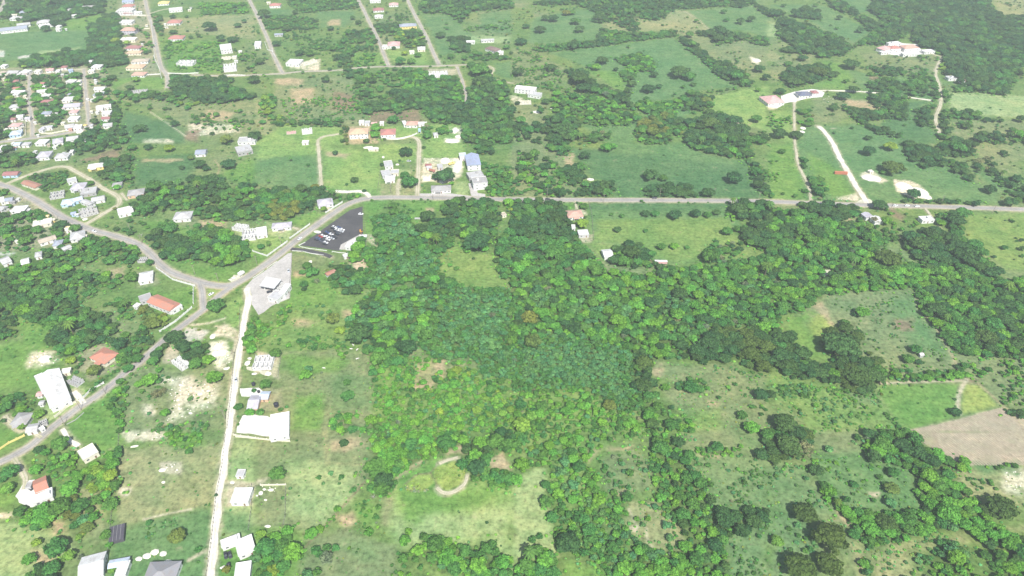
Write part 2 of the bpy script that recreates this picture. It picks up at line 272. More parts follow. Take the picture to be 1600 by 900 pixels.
('O','yel',4,'250,230 350,150 430,250 330,330 260,290'),('O','lush',5,'90,180 290,150 240,230 330,330 400,470 250,450 140,300'),('O','lush',1.5,'680,610 1190,600 1180,740 1200,800 860,890 680,650'),('O','yel',2,'1240,600 1330,610 1440,740 1210,790 1210,660'),
('O','plough',1,'850,895 1200,812 1440,750 1470,750 1600,880 1600,900'),('O','dgras',5,'1170,420 1600,440 1600,900 1480,730 1320,600 1240,560'),('O','mead',6,'0,540 200,590 430,600 500,680 650,640 840,890 250,900 200,780 0,700'),('O','tan',3,'270,100 340,90 380,170 420,230 400,240 330,160'),('O','lush',6,'1180,200 1330,240 1300,250 1200,230'),
('O','brown',3,'1240,560 1310,570 1310,600 1250,600'),('O','teal',5,'480,620 660,620 700,720 560,720'),
('Q','plough',1,'860,0 1600,0 1600,200 1240,210 1060,120 950,60'),('Q','dry',4,'860,0 1030,0 1060,120 950,60'),('Q','dry',5,'1170,230 1600,200 1600,400 1350,470 1260,420 1200,330'),('Q','stony',3,'1480,240 1600,230 1600,380 1480,370'),('Q','past',5,'1310,210 1550,210 1500,230 1330,240'),
('Q','past',6,'260,120 560,120 600,170 900,230 960,470 800,500 560,500 430,460 300,300'),('Q','dgras',5,'260,0 560,0 560,110 300,110'),('Q','teal',5,'0,200 240,210 330,340 420,500 250,520 0,480'),('Q','dry',4,'800,680 1230,630 1240,700 900,740 860,900 620,900 700,760'),('Q','teal',5,'0,480 120,500 320,600 320,760 80,900 0,900'),
('Q','grass',5,'1400,560 1600,540 1600,640 1480,620'),('Q','dirt',2,'620,370 690,380 680,410 630,400'),('Q','tan',2,'430,480 460,490 520,590 490,600'),('Q','dry',3,'500,700 600,740 720,900 640,900 520,760'),('Q','dry',4,'1480,590 1600,600 1600,640 1500,620')]
# worn footpaths, field edges: tile, kind, width m, line
WORN = [('J','dirt',2.2,'980,400 1040,480 1105,560'),('O','dirt',2,'700,595 1000,585 1240,575'),('O','dirt',2.5,'1240,570 1200,640 1185,740 1200,790'),('O','dirt',1.6,'950,60 1060,10'),('O','tan',2,'930,60 950,140 1040,230 1110,350 1180,480 1190,520'),
 ('O','tan',2,'1320,600 1480,750 1600,880'),('N','brown',.8,'1090,255 1120,300 1130,340'),('N','brown',.9,'930,330 1000,270 1090,255 1130,210'),('N','tan',1.5,'870,330 900,260 1040,180'),
 ('M','dgras',4,'440,600 460,700 430,900'),('N','dry',3,'430,0 440,120 450,200'),('N','dry',1.2,'440,190 700,210'),('N','brown',1,'700,290 540,470 430,590 300,730'),('L','dirt',.9,'730,480 780,590'),('L','dirt',.9,'840,600 850,680 880,720'),('Q','brown',1.4,'1035,0 1075,130'),
 ('C','dirt',2.4,'1350,240 1470,270 1475,340 1440,430 1400,470'),('C','stony',2,'1200,230 1300,220 1400,190'),('F','tan',1.2,'0,275 100,280 230,285 457,296'),('B','tan',1.2,'1340,100 1370,150 1350,210'),('A','stony',1.2,'940,700 1060,780 1160,850'),('F','dirt',1.5,'720,570 750,640'),
 ('G','dirt',1.2,'1060,60 1160,120 1250,200'),('G','tan',1,'1380,750 1440,790 1500,770'),('G','stony',1.5,'1400,740 1430,790 1480,800'),('I','dirt',1.2,'380,800 450,805'),('D','stony',1,'900,545 1010,520 1200,480'),('D','dirt',2,'1290,740 1180,800'),('A','stony',1,'0,870 60,880'),
 ('C','dirt',2.5,'20,820 80,870 130,900'),('E','dirt',1.6,'1440,410 1490,440'),('D','brown',.8,'440,110 480,190'),('F','stony',2,'900,250 890,320')]

# roads: name, tile, width m, material, line
ROADS = [
('road','.',7.0,'asphalt','-90,262 0,288 30,300 60,316 90,335 118,349 145,360 180,369 205,377 224,387 238,400 252,415 268,426 290,434 312,441 335,446 352,447 368,443 392,429 432,401 465,374 500,348 530,327 548,317 566,311.5 590,309 630,308.5 700,309.5 800,311.6 950,312.6 1100,313.4 1200,315 1300,319 1400,321.5 1500,324 1600,327.5 1700,332'),
('garden_path','N',1.8,'gravel','1145,198 1180,182 1225,168 1262,160'),('garden_path','N',2.2,'gravel','1128,350 1160,376 1200,384 1240,374 1280,350 1308,315 1322,268'),
('side_road','.',5.6,'asphalt','368,444 345,460 320,482 305,494 282,511 262,527 240,546 217,567 195,583 172,603 150,620 127,634 100,654 75,673 50,695 25,710 0,722 -90,760'),
('link_road','.',5,'asphalt','312,442 316,456 317,470 318,483'),
('marl_track','.',4.6,'marl','386,450 387,458 388,472 384,488 380,512 374,550 369,580 366,605 362,637 359,670 352,705 349,732 344,762 341,782 338,807 336,835 333,865 329,900 322,975'),
('loop_lane','.',4.2,'gravel','8,288 18,284 32,278 62,268 87,261 105,261 120,269 140,280 150,287 162,295 180,304 187,312 185,320 175,326 155,338 133,351'),
('marl_lane','.',3.2,'gravel','502,294 500,262 497,225 498,218 507,213 520,211 532,209'),
('gravel_lane','.',4.2,'gravel','652,306 653,285 654,262 655,240 655,224 650,216 641,213'),
('village_road','.',5.5,'oldroad','225,-30 227,0 232,22 240,50 246,82 252,105 261,119 262,138'),
('village_road','.',5.2,'oldroad','383,-28 390,0 400,20 410,42 420,65 427,85 435,102 442,115'),
('village_road','.',5.2,'oldroad','552,-28 560,0 568,15 575,30 590,60 600,85 607,103'),
('village_road','.',5.2,'oldroad','628,-28 637,0 650,27 665,55 677,82 686,101'),
('grass_lane','.',3.2,'oldroad','300,117 360,119 400,117 440,115 470,112 525,110 560,106 605,104 650,104 685,103 737,101 757,101'),
('grass_lane','.',3.4,'oldroad','714,104 718,115 722,125 727,145 729,150 726,165'),('grass_lane','.',1.8,'gravel','757,101 770,106 771,112 767,119 772,124 785,127 800,130'),
('village_lane','.',4.6,'oldroad','47,114 46,140 46,162 50,190 51,214'),('village_lane','.',4.8,'oldroad','131,108 133,130 134,145 137,170 140,199'),('village_lane','.',5.0,'asphalt','-60,228 0,222 50,216 110,207 142,199'),
('village_lane','.',4.0,'gravel','40,118 60,116 82,113 105,110 132,108'),('village_road','.',6,'oldroad','-10,40 2,15 8,0 14,-25'),
('white_track','.',5.4,'marl','1278,197 1287,205 1300,222 1312,247 1327,272 1340,295 1352,312 1354,318'),('narrow_lane','.',2.6,'gravel','1241,160 1241,190 1242,222 1244,237 1247,257 1257,277 1265,297 1267,314'),
('driveway','.',3.0,'marl','1241,160 1250,152 1262,146 1275,142 1310,142 1355,144 1412,151 1455,157'),('narrow_lane','.',3.6,'gravel','1472,88 1462,112 1467,132 1470,160 1462,185 1470,214'),('narrow_lane','.',2.2,'gravel','1445,325 1460,345'),
('driveway','.',2.2,'gravel','899,314 901,327'),('driveway','.',3.2,'gravel','22,716 32,732 40,748 38,765'),('driveway','.',3.2,'marl','98,670 104,681 112,690 122,698'),('driveway','.',4,'marl','131,631 122,620 115,612'),
('driveway','.',2.2,'gravel','190,302 196,310 199,313'),('driveway','.',3,'gravel','622,305 621,292 624,280'),('driveway','.',4,'marl','578,309 572,302 560,299 542,300 525,299'),('driveway','.',3.0,'gravel','1473,90 1455,84 1440,80'),
('driveway','.',4,'dark','455,389 480,392 505,397 518,402'),('driveway','.',1.6,'gravel','50,297 57,293 62,290'),('driveway','.',3,'marl','641,213 628,216 612,217 600,216'),('driveway','.',2.6,'gravel','440,362 458,356 466,359'),
('driveway','.',2.2,'gravel','520,331 513,326 508,322'),('driveway','.',2.4,'gravel','232,22 255,15 266,14'),('driveway','.',2.4,'gravel','235,24 215,25 205,24'),('driveway','.',3,'gravel','65,684 50,675 30,668 12,655 8,650')]
# paved sheets: name, tile, material, outline
PADS = [('car_park','k1','dark','1265,125 1275,640 1150,650 1000,720 900,820 700,790 380,745 290,735 540,560 760,400 1000,230 1080,180'),
('forecourt','k2','conc','900,160 965,150 945,600 930,860 830,900 640,980 520,1080 440,1120 330,950 330,790 230,690 350,560 560,420 730,290'),
('courtyard','n5','white','390,490 560,480 780,500 860,560 840,820 700,815 480,775 290,760 300,680'),('courtyard','n5','white','350,70 640,60 720,130 660,190 480,200 370,190 350,130'),
('courtyard','k7','marl','440,440 540,430 640,480 790,500 820,570 740,560 640,510 460,480'),('courtyard','D','white','150,310 215,300 220,380 330,360 340,385 200,475 120,440 100,400'),('courtyard','n4','white','230,570 360,530 500,510 560,515 620,540 600,580 480,590 350,620 240,640'),
('courtyard','n4','white','60,600 100,570 90,650 190,650 240,610 235,660 190,680 100,665'),('courtyard','n4','white','1100,170 1200,200 1300,215 1480,200 1590,190 1590,150 1480,160 1450,110 1180,90'),('forecourt','n1','conc','1030,760 1090,750 1120,850 1190,860 1190,885 1060,880'),
('pavement','n1','conc','560,855 880,855 1060,880 1060,890 560,885'),('courtyard','J','marl','300,785 395,785 380,815 345,830'),('courtyard','J','marl','535,375 600,340 640,345 680,375'),('courtyard','C','gravel','450,690 530,690 505,725 455,700'),
('courtyard','F','conc','650,565 690,565 690,600 640,605 560,660 520,660 530,630'),('courtyard','v5','gravel','950,320 1080,320 1000,370'),('courtyard','k2','marl','60,500 120,500 200,480 180,540 30,600 0,590 30,560')]
# walls: tile, height m, colour, line
WALLS = [('B',1.4,'white','980,780 1080,850 1220,890'),('C',1.4,'white','1210,0 1210,100'),('C',1.4,'white','1200,125 1100,210 1000,275'),('C',1.5,'cream','345,810 415,750 490,705'),('C',1.3,'white','525,685 570,640 650,597'),
('D',1.3,'yellow','0,110 60,70 155,25'),('k2',1.3,'white','350,130 450,165 575,205 740,85 860,0'),('k1',1.2,'white','0,750 90,680'),('k1',1.2,'white','130,630 200,580 310,500 440,410'),('k1',1.3,'white','690,230 800,155 950,65'),
('k1',.5,'white','370,690 265,735 310,760 430,785 560,800 710,820'),('k1',.5,'white','165,820 330,830 480,865 600,880 660,890'),('k1',.5,'white','790,850 790,830 900,850 1040,860'),('n1',1.4,'white','235,345 360,350 480,325 550,295'),
('A',1.2,'white','1050,460 1150,463 1240,458'),('A',1.3,'white','660,103 770,97 910,98'),('A',1.2,'white','1010,490 1000,440 960,350'),('A',1.2,'white','920,470 1000,465'),('n2',1.3,'white','80,820 180,815 300,820'),('F',1.3,'white','500,298 580,300 660,302'),
('v2',1.2,'cream','130,590 340,550 400,510'),('v2',1.2,'cream','650,490 800,490 1060,440'),('n2',1.2,'white','590,530 600,580 630,620'),('n2',1,'white','510,460 540,540 600,560'),('n5',1.2,'cream','290,830 640,860 900,890 1130,900'),('n6',1.0,'cream','380,105 600,100'),
('n3',.5,'grey','670,665 760,620 845,545'),('v2',1.5,'cream','405,300 405,430 405,520'),('D',1,'cream','1460,20 1600,40'),('A',1.2,'white','945,130 970,380'),('n1',1.2,'white','560,200 640,190'),('A',1.2,'cream','850,185 935,180'),('k2',.4,'white','350,545 440,490 530,420'),('k2',.4,'white','570,395 640,340 730,285')]
# fences: tile, line
FENCES = [('n6','300,100 297,310 270,500'),('n6','600,100 595,370 575,460'),('k1','1275,110 1290,360 1310,560'),('k2','965,150 950,380 930,620 925,880'),('F','690,600 690,680 680,750'),('k7','985,310 960,480 945,615'),('H','480,365 500,450 510,600'),
('n1','210,610 190,760 175,860'),('D','745,0 735,200 720,380'),('D','700,500 680,690 665,880'),('n2','30,500 45,650 75,800'),('A','1370,300 1400,470'),('G','1240,600 1330,585 1420,545'),('C','1500,130 1500,300 1460,440 1450,620 1420,880'),('D','1410,20 1390,200 1350,420 1320,700 1290,900')]
# woods and thickets: tile, mix of kinds, crown radius from, to (m), cover, outline
WOODS = [
('A','ddm',4,7,.8,'0,0 240,0 230,120 0,130'),('A','dddm',5,8,.95,'240,0 660,0 640,80 480,110 400,130 380,190 320,140 200,120'),('A','ddm',4,7,.95,'580,170 660,100 750,100 760,280 790,400 650,430 560,350 560,200'),('A','dm',4,7,.95,'240,360 400,330 540,320 620,360 600,400 300,430 100,420'),
('A','ddmmbm',3,5.5,.74,'0,460 180,470 175,740 60,740 0,760'),('A','ddmmbm',3,5.5,.74,'200,480 510,460 520,640 400,600 400,760 250,840 205,700'),('A','dmbm',3,5,.6,'545,480 690,500 690,640 560,640'),('A','ddm',4,6.5,.9,'590,770 700,740 780,800 800,900 490,900 540,830'),('A','ddm',4,6.5,.85,'0,740 60,760 60,860 0,890'),('A','ddm',4,6,.85,'690,650 750,640 760,760 700,770'),
('A','dddm',4.5,7.5,.95,'1060,480 1440,500 1430,560 1560,600 1580,620 1400,640 1300,650 1200,620 1100,600 1050,540'),('A','dm',3.5,6,.85,'700,600 760,570 960,570 1100,600 1100,650 1000,620 880,620 750,620'),('A','yybm',3,5,.6,'1080,610 1420,590 1500,640 1250,650 1160,690 1090,670'),('A','bbm',2.5,4.5,.9,'1250,20 1540,20 1550,80 1270,95'),('A','dm',3,5,.7,'950,100 1010,90 1010,220 960,210'),
('A','mmbd',1.5,3,.4,'1180,720 1600,690 1600,820 1200,800'),('A','bbm',1.5,3,.5,'1010,250 1380,260 1390,450 1050,440'),('A','mbd',1.5,3.2,.55,'1480,330 1600,330 1600,460 1510,440'),('A','mbo',2,4,.6,'640,420 700,420 730,500 660,540'),('A','dmb',3,4.5,.5,'860,200 930,150 960,330 900,340'),
('B','ddm',4,7,.85,'0,0 250,60 220,120 120,150 0,140'),('B','dm',4,6.5,.9,'620,110 780,90 830,20 830,240 720,260 620,200'),('B','ddm',3,6,.7,'400,0 740,0 640,40 470,100'),('B','dddm',4,7,.92,'1190,210 1380,210 1400,300 1320,330 1200,320'),('B','mmdb',3,6,.9,'900,290 1050,240 1190,290 1320,330 1400,290 1600,260 1600,480 1440,480 1250,470 1200,420 1050,400 960,420 900,450 850,440 840,370 900,330'),
('B','dddm',4,7,.97,'950,560 1190,600 1200,700 1100,740 1000,700 940,640'),('B','mmdbb',3.5,6.5,.95,'1200,520 1340,520 1540,600 1550,720 1400,760 1220,720 1180,640'),('B','m',2.5,4,.9,'1010,490 1110,490 1100,550 1010,560'),('B','mmd',3,5.5,.8,'0,430 200,420 330,440 420,480 510,520 440,560 300,610 200,600 150,680 60,660 0,640'),('B','mmd',3,5,.85,'340,460 430,480 450,560 400,640 340,580'),
('B','mmmdb',2.5,5,.9,'0,770 120,760 300,660 440,640 540,570 860,640 870,720 790,740 640,690 560,740 400,790 500,800 760,830 740,900 0,900'),('B','dm',2,4,.8,'740,640 870,630 900,700 850,760 760,720'),('B','dm',1.5,3,.7,'170,190 420,170 430,230 300,300 180,230'),('B','mmd',2,4,.45,'560,560 900,600 930,500 760,460 640,520'),('B','dmm',2.5,5,.75,'0,280 60,290 60,320 0,330'),
('C','ddmmdb',3,5.8,.97,'0,0 480,0 480,120 600,150 700,250 700,330 560,370 400,430 310,380 300,270 150,180 60,160 0,150'),('C','omd',3,5,.9,'0,160 90,180 100,300 0,400'),('C','ddmm',3,5.5,.9,'700,350 900,280 1040,370 1030,450 960,480 900,470 780,540 700,400'),('C','mmd',3,4.5,.9,'730,70 820,90 830,200 740,190'),('C','oyo',3,5,.95,'900,110 1060,150 1040,240 920,260 880,180'),
('C','ddm',4,6,.97,'1130,350 1290,350 1320,500 1180,500 1130,400'),('C','mb',2.5,4,.95,'1530,220 1600,200 1600,400 1520,370'),('C','mmb',2,3.5,.9,'735,570 775,570 775,900 745,900 700,760 690,720 730,680'),('C','mm',2,3.5,.75,'410,430 520,430 510,480 490,540 440,500'),('C','dmbm',2.5,4.5,.85,'0,690 60,680 200,700 190,770 100,780 0,800'),('C','tt',1.2,2.2,.8,'950,850 1130,860 1120,900 960,900'),('C','tt',1.2,2.2,.8,'1210,830 1310,840 1310,900 1200,900'),
('C','bm',1.2,2,.9,'540,650 650,560 740,490 760,500 560,650'),('C','mdm',2,3,.6,'640,110 740,60 760,90 640,130'),('C','tm',1,2,.35,'800,520 1040,560 1040,650 820,700'),('C','mt',1,1.8,.3,'1370,650 1440,640 1420,900 1330,880'),('C','dm',1.5,2.5,.8,'490,0 640,0 600,40 500,100'),
('D','bbm',1.5,3,.8,'270,150 480,130 460,260 350,290 290,220'),('D','bmybm',3,4.8,.93,'450,210 600,200 740,110 750,230 730,380 640,380 560,340 480,290'),('D','bmb',3,4.6,.95,'110,500 320,470 320,600 140,600'),('D','mbmo',3,4.6,.93,'420,420 580,460 600,600 500,670 410,560'),('D','mmd',3,4.6,.93,'210,860 380,810 400,900 100,900'),('D','mb',3,4.4,.9,'560,360 700,340 740,400 700,420'),('D','t',.8,1.4,.55,'900,600 980,560 1100,520 1120,580 980,620 930,680 900,660'),
('D','bb',1.5,2.6,.9,'1040,10 1270,0 1270,60 1190,100 1100,90'),('D','mb',1,2,.3,'170,200 270,170 270,260 200,260'),('D','mb',1.5,2.6,.6,'650,740 700,700 710,800 660,830'),
('E','mmd',2.5,4.5,.8,'180,0 640,0 640,50 500,60 300,80 200,30'),('E','mmd',2,4,.75,'20,100 230,100 380,130 380,180 200,190 40,190'),('E','mmd',3,5,.9,'730,150 900,150 910,190 860,220 750,210'),('E','dmy',3,4.5,.85,'880,190 1040,200 1060,290 940,300 880,240'),('E','mmd',2.5,4.5,.65,'560,200 740,180 770,280 760,320 560,330 480,320'),('E','mm',1.5,3,.4,'120,200 560,200 480,320 200,340'),
('E','ddmm',4,6,.88,'1010,20 1600,0 1600,50 1340,70 1280,150 1220,90 1040,80'),('E','mmb',1.8,3.4,.35,'1290,180 1600,120 1600,190 1300,200'),('E','dddm',4.5,6.5,.95,'1210,240 1330,230 1330,330 1240,330'),('E','mmd',2.5,4.5,.75,'1340,340 1600,330 1600,375 1350,375'),('E','ddm',3.5,5.5,.9,'470,350 600,330 600,480 520,400'),('E','mmdb',2.5,4.5,.55,'610,430 900,430 900,650 780,660 700,720 640,740 620,600'),
('E','bmmdm',3,5,.95,'900,440 1070,440 1080,480 1250,480 1300,560 1300,640 1200,640 1060,600 920,560'),('E','ddm',3.5,6,.97,'920,560 1060,600 1200,640 1300,640 1320,780 1180,770 1090,760 1040,680 880,690 760,700 700,720 640,660 780,650'),('E','dmdm',3.5,6,.95,'1330,400 1430,410 1480,470 1480,500 1560,520 1560,600 1600,700 1600,900 1290,900 1310,780 1310,560 1400,510'),
('E','mmy',2,4.5,.7,'60,570 130,620 110,700 200,780 50,760 20,700'),('E','mdm',2.2,3.6,.75,'120,735 540,750 540,795 140,790'),('E','mb',1.2,2.4,.35,'140,620 640,600 640,730 200,750'),('E','mdo',2,3.6,.7,'540,790 580,800 580,900 550,880'),('E','ybm',3,4.5,.9,'730,790 780,780 780,860 730,870'),('E','mm',2,4,.8,'1050,780 1100,790 1090,860 1050,880'),('E','mb',2.5,4,.8,'1140,790 1200,780 1200,840 1150,830'),('E','bmb',1.5,3,.6,'610,340 800,330 820,420 620,420'),('E','mmd',1.5,3,.5,'880,60 960,50 960,120 860,140'),
('F','ddmo',3.5,5.8,.95,'0,290 100,280 240,290 400,270 490,300 480,350 380,370 330,420 270,440 200,470 80,470 0,450'),('F','mmb',2,3.6,.75,'490,330 650,320 640,340 560,350 490,350'),('F','mm',3,4.5,.95,'580,620 680,600 685,730 600,740 570,680'),('F','mttm',2.5,4,.97,'740,460 880,440 960,460 1000,530 1020,620 1180,660 1150,700 1140,800 1000,860 700,900 690,680 760,640 740,560'),
('F','ddmd',3.5,6,.97,'1020,520 1100,480 1220,480 1230,640 1160,670 1040,620'),('F','ddmm',3.5,6,.95,'1160,400 1240,360 1500,330 1520,480 1500,560 1400,520 1250,520 1200,470'),('F','dmmb',3.5,5.5,.95,'1250,520 1400,520 1500,560 1460,640 1380,670 1290,640'),('F','ddmm',3.5,5.5,.95,'1500,600 1600,560 1600,850 1540,830 1500,740'),('F','yyb',3,4,.95,'1555,355 1600,360 1600,430 1570,430'),('F','dtdm',3,5,.97,'470,760 690,780 700,900 460,900'),
('F','bmm',2,4,.72,'1400,110 1560,150 1600,200 1600,330 1450,325 1430,200'),('F','ddm',4,6,.95,'1380,0 1470,0 1480,60 1400,60'),('F','mdmb',3,5,.95,'1000,860 1140,800 1300,900 1000,900'),('F','mm',1.2,2.4,.4,'1150,700 1220,720 1320,900 1300,900'),('F','mm',1.5,3,.6,'860,420 1000,400 1000,450 960,460 880,440'),
('G','ddm',3.5,6,.88,'130,30 500,0 1000,0 1010,60 920,130 780,110 790,190 760,200 640,150 480,130 540,80 400,30'),('G','ddm',3,5.5,.85,'1000,0 1600,0 1500,30 1440,45 1270,40 1150,55 1010,55'),('G','dmm',3,4.8,.92,'560,180 700,210 850,215 1020,190 1030,225 850,248 700,265 580,285 430,300 180,328 130,300 340,275 520,262'),('G','ddm',3,5.2,.92,'1030,225 1095,245 1270,380 1340,390 1480,490 1500,540 1430,540 1300,480 1200,380 1090,300'),
('G','ddm',3,5,.85,'1130,222 1290,170 1340,200 1600,240 1600,290 1440,250 1290,280 1240,230'),('G','dd',3,5,.85,'1500,15 1600,60 1600,100 1540,60'),('G','mmbd',3,5,.93,'640,370 790,340 890,380 880,450 780,440 770,500 700,510 670,450 740,420'),('G','dddm',4,7,.95,'330,440 460,450 540,540 720,600 750,680 700,660 560,600 460,570 380,520'),('G','mbmdb',2.5,5,.85,'240,600 400,600 460,590 560,610 720,660 810,740 740,780 540,790 400,760 330,740 250,680'),
('G','dddm',5,8,.97,'230,740 330,730 410,780 410,860 330,900 220,900'),('G','dm',3,5.5,.9,'410,850 620,820 620,870 500,900 400,900'),('G','ddm',3.5,6,.75,'0,760 200,780 240,820 200,900 0,870'),('G','dddm',4.5,7.5,.97,'1080,760 1200,740 1200,690 1300,720 1420,790 1520,850 1600,860 1600,900 1100,900'),('G','dmo',3.5,6,.93,'760,830 830,740 950,720 960,690 1010,680 1050,780 1080,830 950,860 860,870 780,860'),
('G','mmb',3,5,.92,'800,640 1000,640 1060,600 1090,640 980,700 880,710 790,690'),('G','ddm',3.5,5.5,.8,'1060,640 1140,600 1190,590 1250,620 1240,680 1180,700 1060,690'),('G','mbm',1.2,2.6,.4,'0,300 130,320 330,430 320,520 0,540'),('G','mmb',2,4,.5,'240,540 400,560 380,720 260,700'),('G','mm',1.5,2.5,.4,'1000,570 1230,560 1420,545 1420,560 1240,590 1000,600'),('G','dmb',2.5,5,.8,'560,740 700,700 740,780 560,790'),('G','mmd',2.5,4,.7,'800,860 900,850 1000,870 1000,900 810,900'),('G','mbm',2,3.5,.5,'100,480 230,490 240,560 140,560'),
('H','mmdd',3,5.2,.96,'0,350 300,350 330,410 350,470 400,560 430,620 480,660 480,720 200,760 0,700'),('H','mmbbd',3,5,.96,'0,700 200,760 480,720 500,680 560,760 600,800 840,830 900,780 1180,770 1220,780 1300,900 0,900'),('H','ddm',4,6.5,.97,'1380,350 1480,350 1600,370 1600,480 1460,470 1420,480 1370,430'),('H','dddm',4.5,7,.97,'1440,540 1530,500 1600,480 1600,680 1530,650 1440,600'),('H','mmbm',3,5,.95,'1220,780 1420,740 1600,700 1600,900 1300,900'),
('H','mmbd',2.5,4.5,.72,'30,40 100,60 260,100 350,200 300,330 180,300 100,240 40,200'),('H','ddm',4,6,.95,'230,0 350,0 350,80 240,50'),('H','ddm',3.5,5.5,.95,'320,160 450,130 440,230 380,260 310,200'),('H','dmd',3.5,5.5,.95,'440,270 540,240 640,240 640,330 400,330'),('H','ddd',4,6.5,.97,'830,290 1000,262 1140,280 1140,328 840,330'),('H','ddm',4,6,.97,'1100,0 1480,0 1500,70 1420,90 1250,60 1150,30'),('H','dmm',3,5,.85,'1460,90 1560,150 1600,200 1600,330 1550,280 1500,220'),
('H','mmdd',3.5,5.5,.96,'680,640 800,640 890,700 900,770 700,770 640,760 630,680'),('H','dmmg',3,5,.8,'1180,690 1280,610 1440,630 1400,700 1300,760 1180,740'),('H','mmb',1.5,3,.4,'0,240 180,260 300,330 0,345'),('H','dd',3,5,.9,'200,280 360,270 370,330 200,335'),('H','mm',1,1.8,.6,'780,350 1370,355 1370,368 780,362'),('H','bm',1.5,2.6,.5,'1300,370 1380,400 1430,480 1420,520 1340,480'),
('K','mmbdbmt',2.4,5.2,.97,'0,0 1600,0 1600,300 1400,240 1250,250 1060,380 1050,440 880,445 760,430 700,350 250,290 0,350'),('K','ttttm',1.6,2.6,.98,'0,350 250,290 700,350 750,430 740,620 820,700 830,780 640,760 500,640 300,620 100,640 0,640'),('K','mbbtbbm',1.3,3.4,.86,'0,640 300,620 500,650 640,770 830,780 1060,800 1150,900 0,900'),('K','ddm',3.5,5.5,.96,'720,400 870,430 860,540 900,660 840,710 740,640 720,520'),('K','ddmo',3.5,5.2,.96,'50,120 240,130 240,390 60,380'),
('K','ddmd',4,6,.97,'1060,300 1250,250 1420,330 1400,450 1300,470 1200,460 1060,440'),('K','DDdd',4.5,7,.97,'1250,240 1600,300 1600,520 1480,520 1400,450 1420,330'),('K','mmb',2,4,.95,'1030,590 1200,570 1230,640 1120,670 1030,630'),('K','bmt',1,2.2,.6,'1350,580 1500,620 1480,680 1340,660'),('K','mdm',3,5,.9,'820,700 1000,740 1060,800 1080,900 840,900'),('K','ttm',1,2.2,.35,'1200,600 1600,620 1600,860 1300,700'),('K','tmb',.8,1.8,.4,'1250,480 1600,540 1600,610 1250,560'),
('L','bmbtbtbm',1.4,3.8,.86,'0,0 860,0 560,90 460,150 560,330 540,380 400,480 260,480 250,440 200,400 200,300 230,220 130,110 0,130'),('L','tbmtbm',1.2,3.3,.80,'250,470 400,480 540,380 740,440 700,560 780,700 900,740 1000,760 900,800 700,820 600,860 400,760 270,740 260,600'),('L','bmmbdb',1.8,4.4,.88,'870,0 1060,30 1080,130 1200,360 1260,470 1250,600 1330,650 1420,900 1150,900 1060,700 1080,560 960,500 880,460 890,330 870,180'),
('L','mbb',2.6,4.4,.93,'600,860 900,740 1100,760 1200,900 600,900'),('L','dddm',3.6,5.4,.97,'1250,480 1400,510 1600,490 1600,570 1330,650 1270,600'),('L','ttm',1,2.2,.45,'560,180 760,100 890,230 880,350 700,400 560,360'),('L','ttm',1,2.4,.4,'740,440 900,440 1060,560 1070,720 880,740 760,640'),('L','tm',.8,1.6,.28,'1060,130 1600,150 1600,480 1260,450 1130,250'),('L','tt',.8,1.8,.45,'1380,660 1600,580 1600,900 1440,900'),('L','ttmt',1.6,2.6,.9,'100,110 220,120 200,220 130,200'),
('L','mbm',3,4.6,.96,'20,850 90,760 230,740 270,830 260,900 10,900'),('L','tt',1.6,2.8,.85,'430,740 640,740 640,800 460,820'),('L','mb',1.5,2.6,.7,'1160,90 1440,90 1440,150 1160,150'),
('M','mbmtdb',2.2,4.8,.97,'680,60 780,0 1200,0 1100,200 1000,330 900,500 750,480 700,400 700,350 560,250'),('M','ttmtt',1.8,3,.98,'1200,0 1600,0 1600,560 1420,560 1340,430 1100,440 1000,330 1100,200'),('M','bbmbb',1.2,3.3,.84,'730,380 1000,450 960,640 1100,640 1300,600 1300,900 830,900 740,760 730,560'),('M','btbymb',1.2,3.2,.84,'1300,480 1420,560 1600,560 1600,900 1300,900'),('M','bbym',1.5,3,.6,'980,440 1180,440 1300,430 1380,470 1300,600 1100,650 940,640'),('M','mbm',2.4,3.8,.9,'470,810 620,790 730,810 830,870 800,900 470,900'),
('M','bb',2,3.2,.95,'0,210 100,250 80,290 0,350'),('M','bmm',1.8,2.8,.9,'130,190 180,110 220,110 190,210 150,230'),('M','bmmt',1.2,2.6,.6,'0,330 400,300 600,300 560,440 400,380 160,390 0,380'),('M','tm',1.5,3,.6,'260,110 420,90 480,140 440,200 280,200'),('M','ttm',1,2,.5,'260,270 360,260 350,330 200,340'),('M','t',1.2,2,.7,'960,680 1040,680 1060,800 960,800'),('M','tt',1.2,2,.8,'1100,760 1560,720 1560,860 1100,860'),
('N','bbmb',2,4,.94,'690,0 1300,0 1310,80 1200,110 1000,190 880,270 850,390 720,390 720,230 740,100'),('N','ttt',1.4,2.4,.95,'950,50 1080,10 1130,100 980,150'),('N','mbb',2.8,4.4,.97,'1080,660 1150,640 1290,760 1310,830 1280,890 1130,850 1060,760'),('N','mbm',2.6,4.2,.93,'1270,710 1490,700 1500,770 1590,770 1600,870 1500,900 1330,890 1280,780'),('N','mmd',2.6,4.2,.96,'1310,70 1600,0 1600,130 1500,130 1450,170 1440,300 1340,300 1320,200'),
('N','mmb',2.4,4,.95,'1440,250 1600,240 1600,340 1480,360'),('N','mbm',3,4.6,.95,'0,650 140,640 220,620 200,700 290,760 240,850 60,900 0,880'),('N','gm',2,3.2,.7,'400,720 510,700 530,820 420,880 350,860'),('N','mb',1.2,2.4,.5,'880,760 1040,740 1060,800 1100,900 940,900'),('N','mt',1,2,.3,'220,240 720,250 600,380 240,400'),('N','bm',1,2,.4,'620,430 760,470 760,600 640,570'),('N','bm',1.2,2,.7,'440,560 540,470 510,520 420,600'),
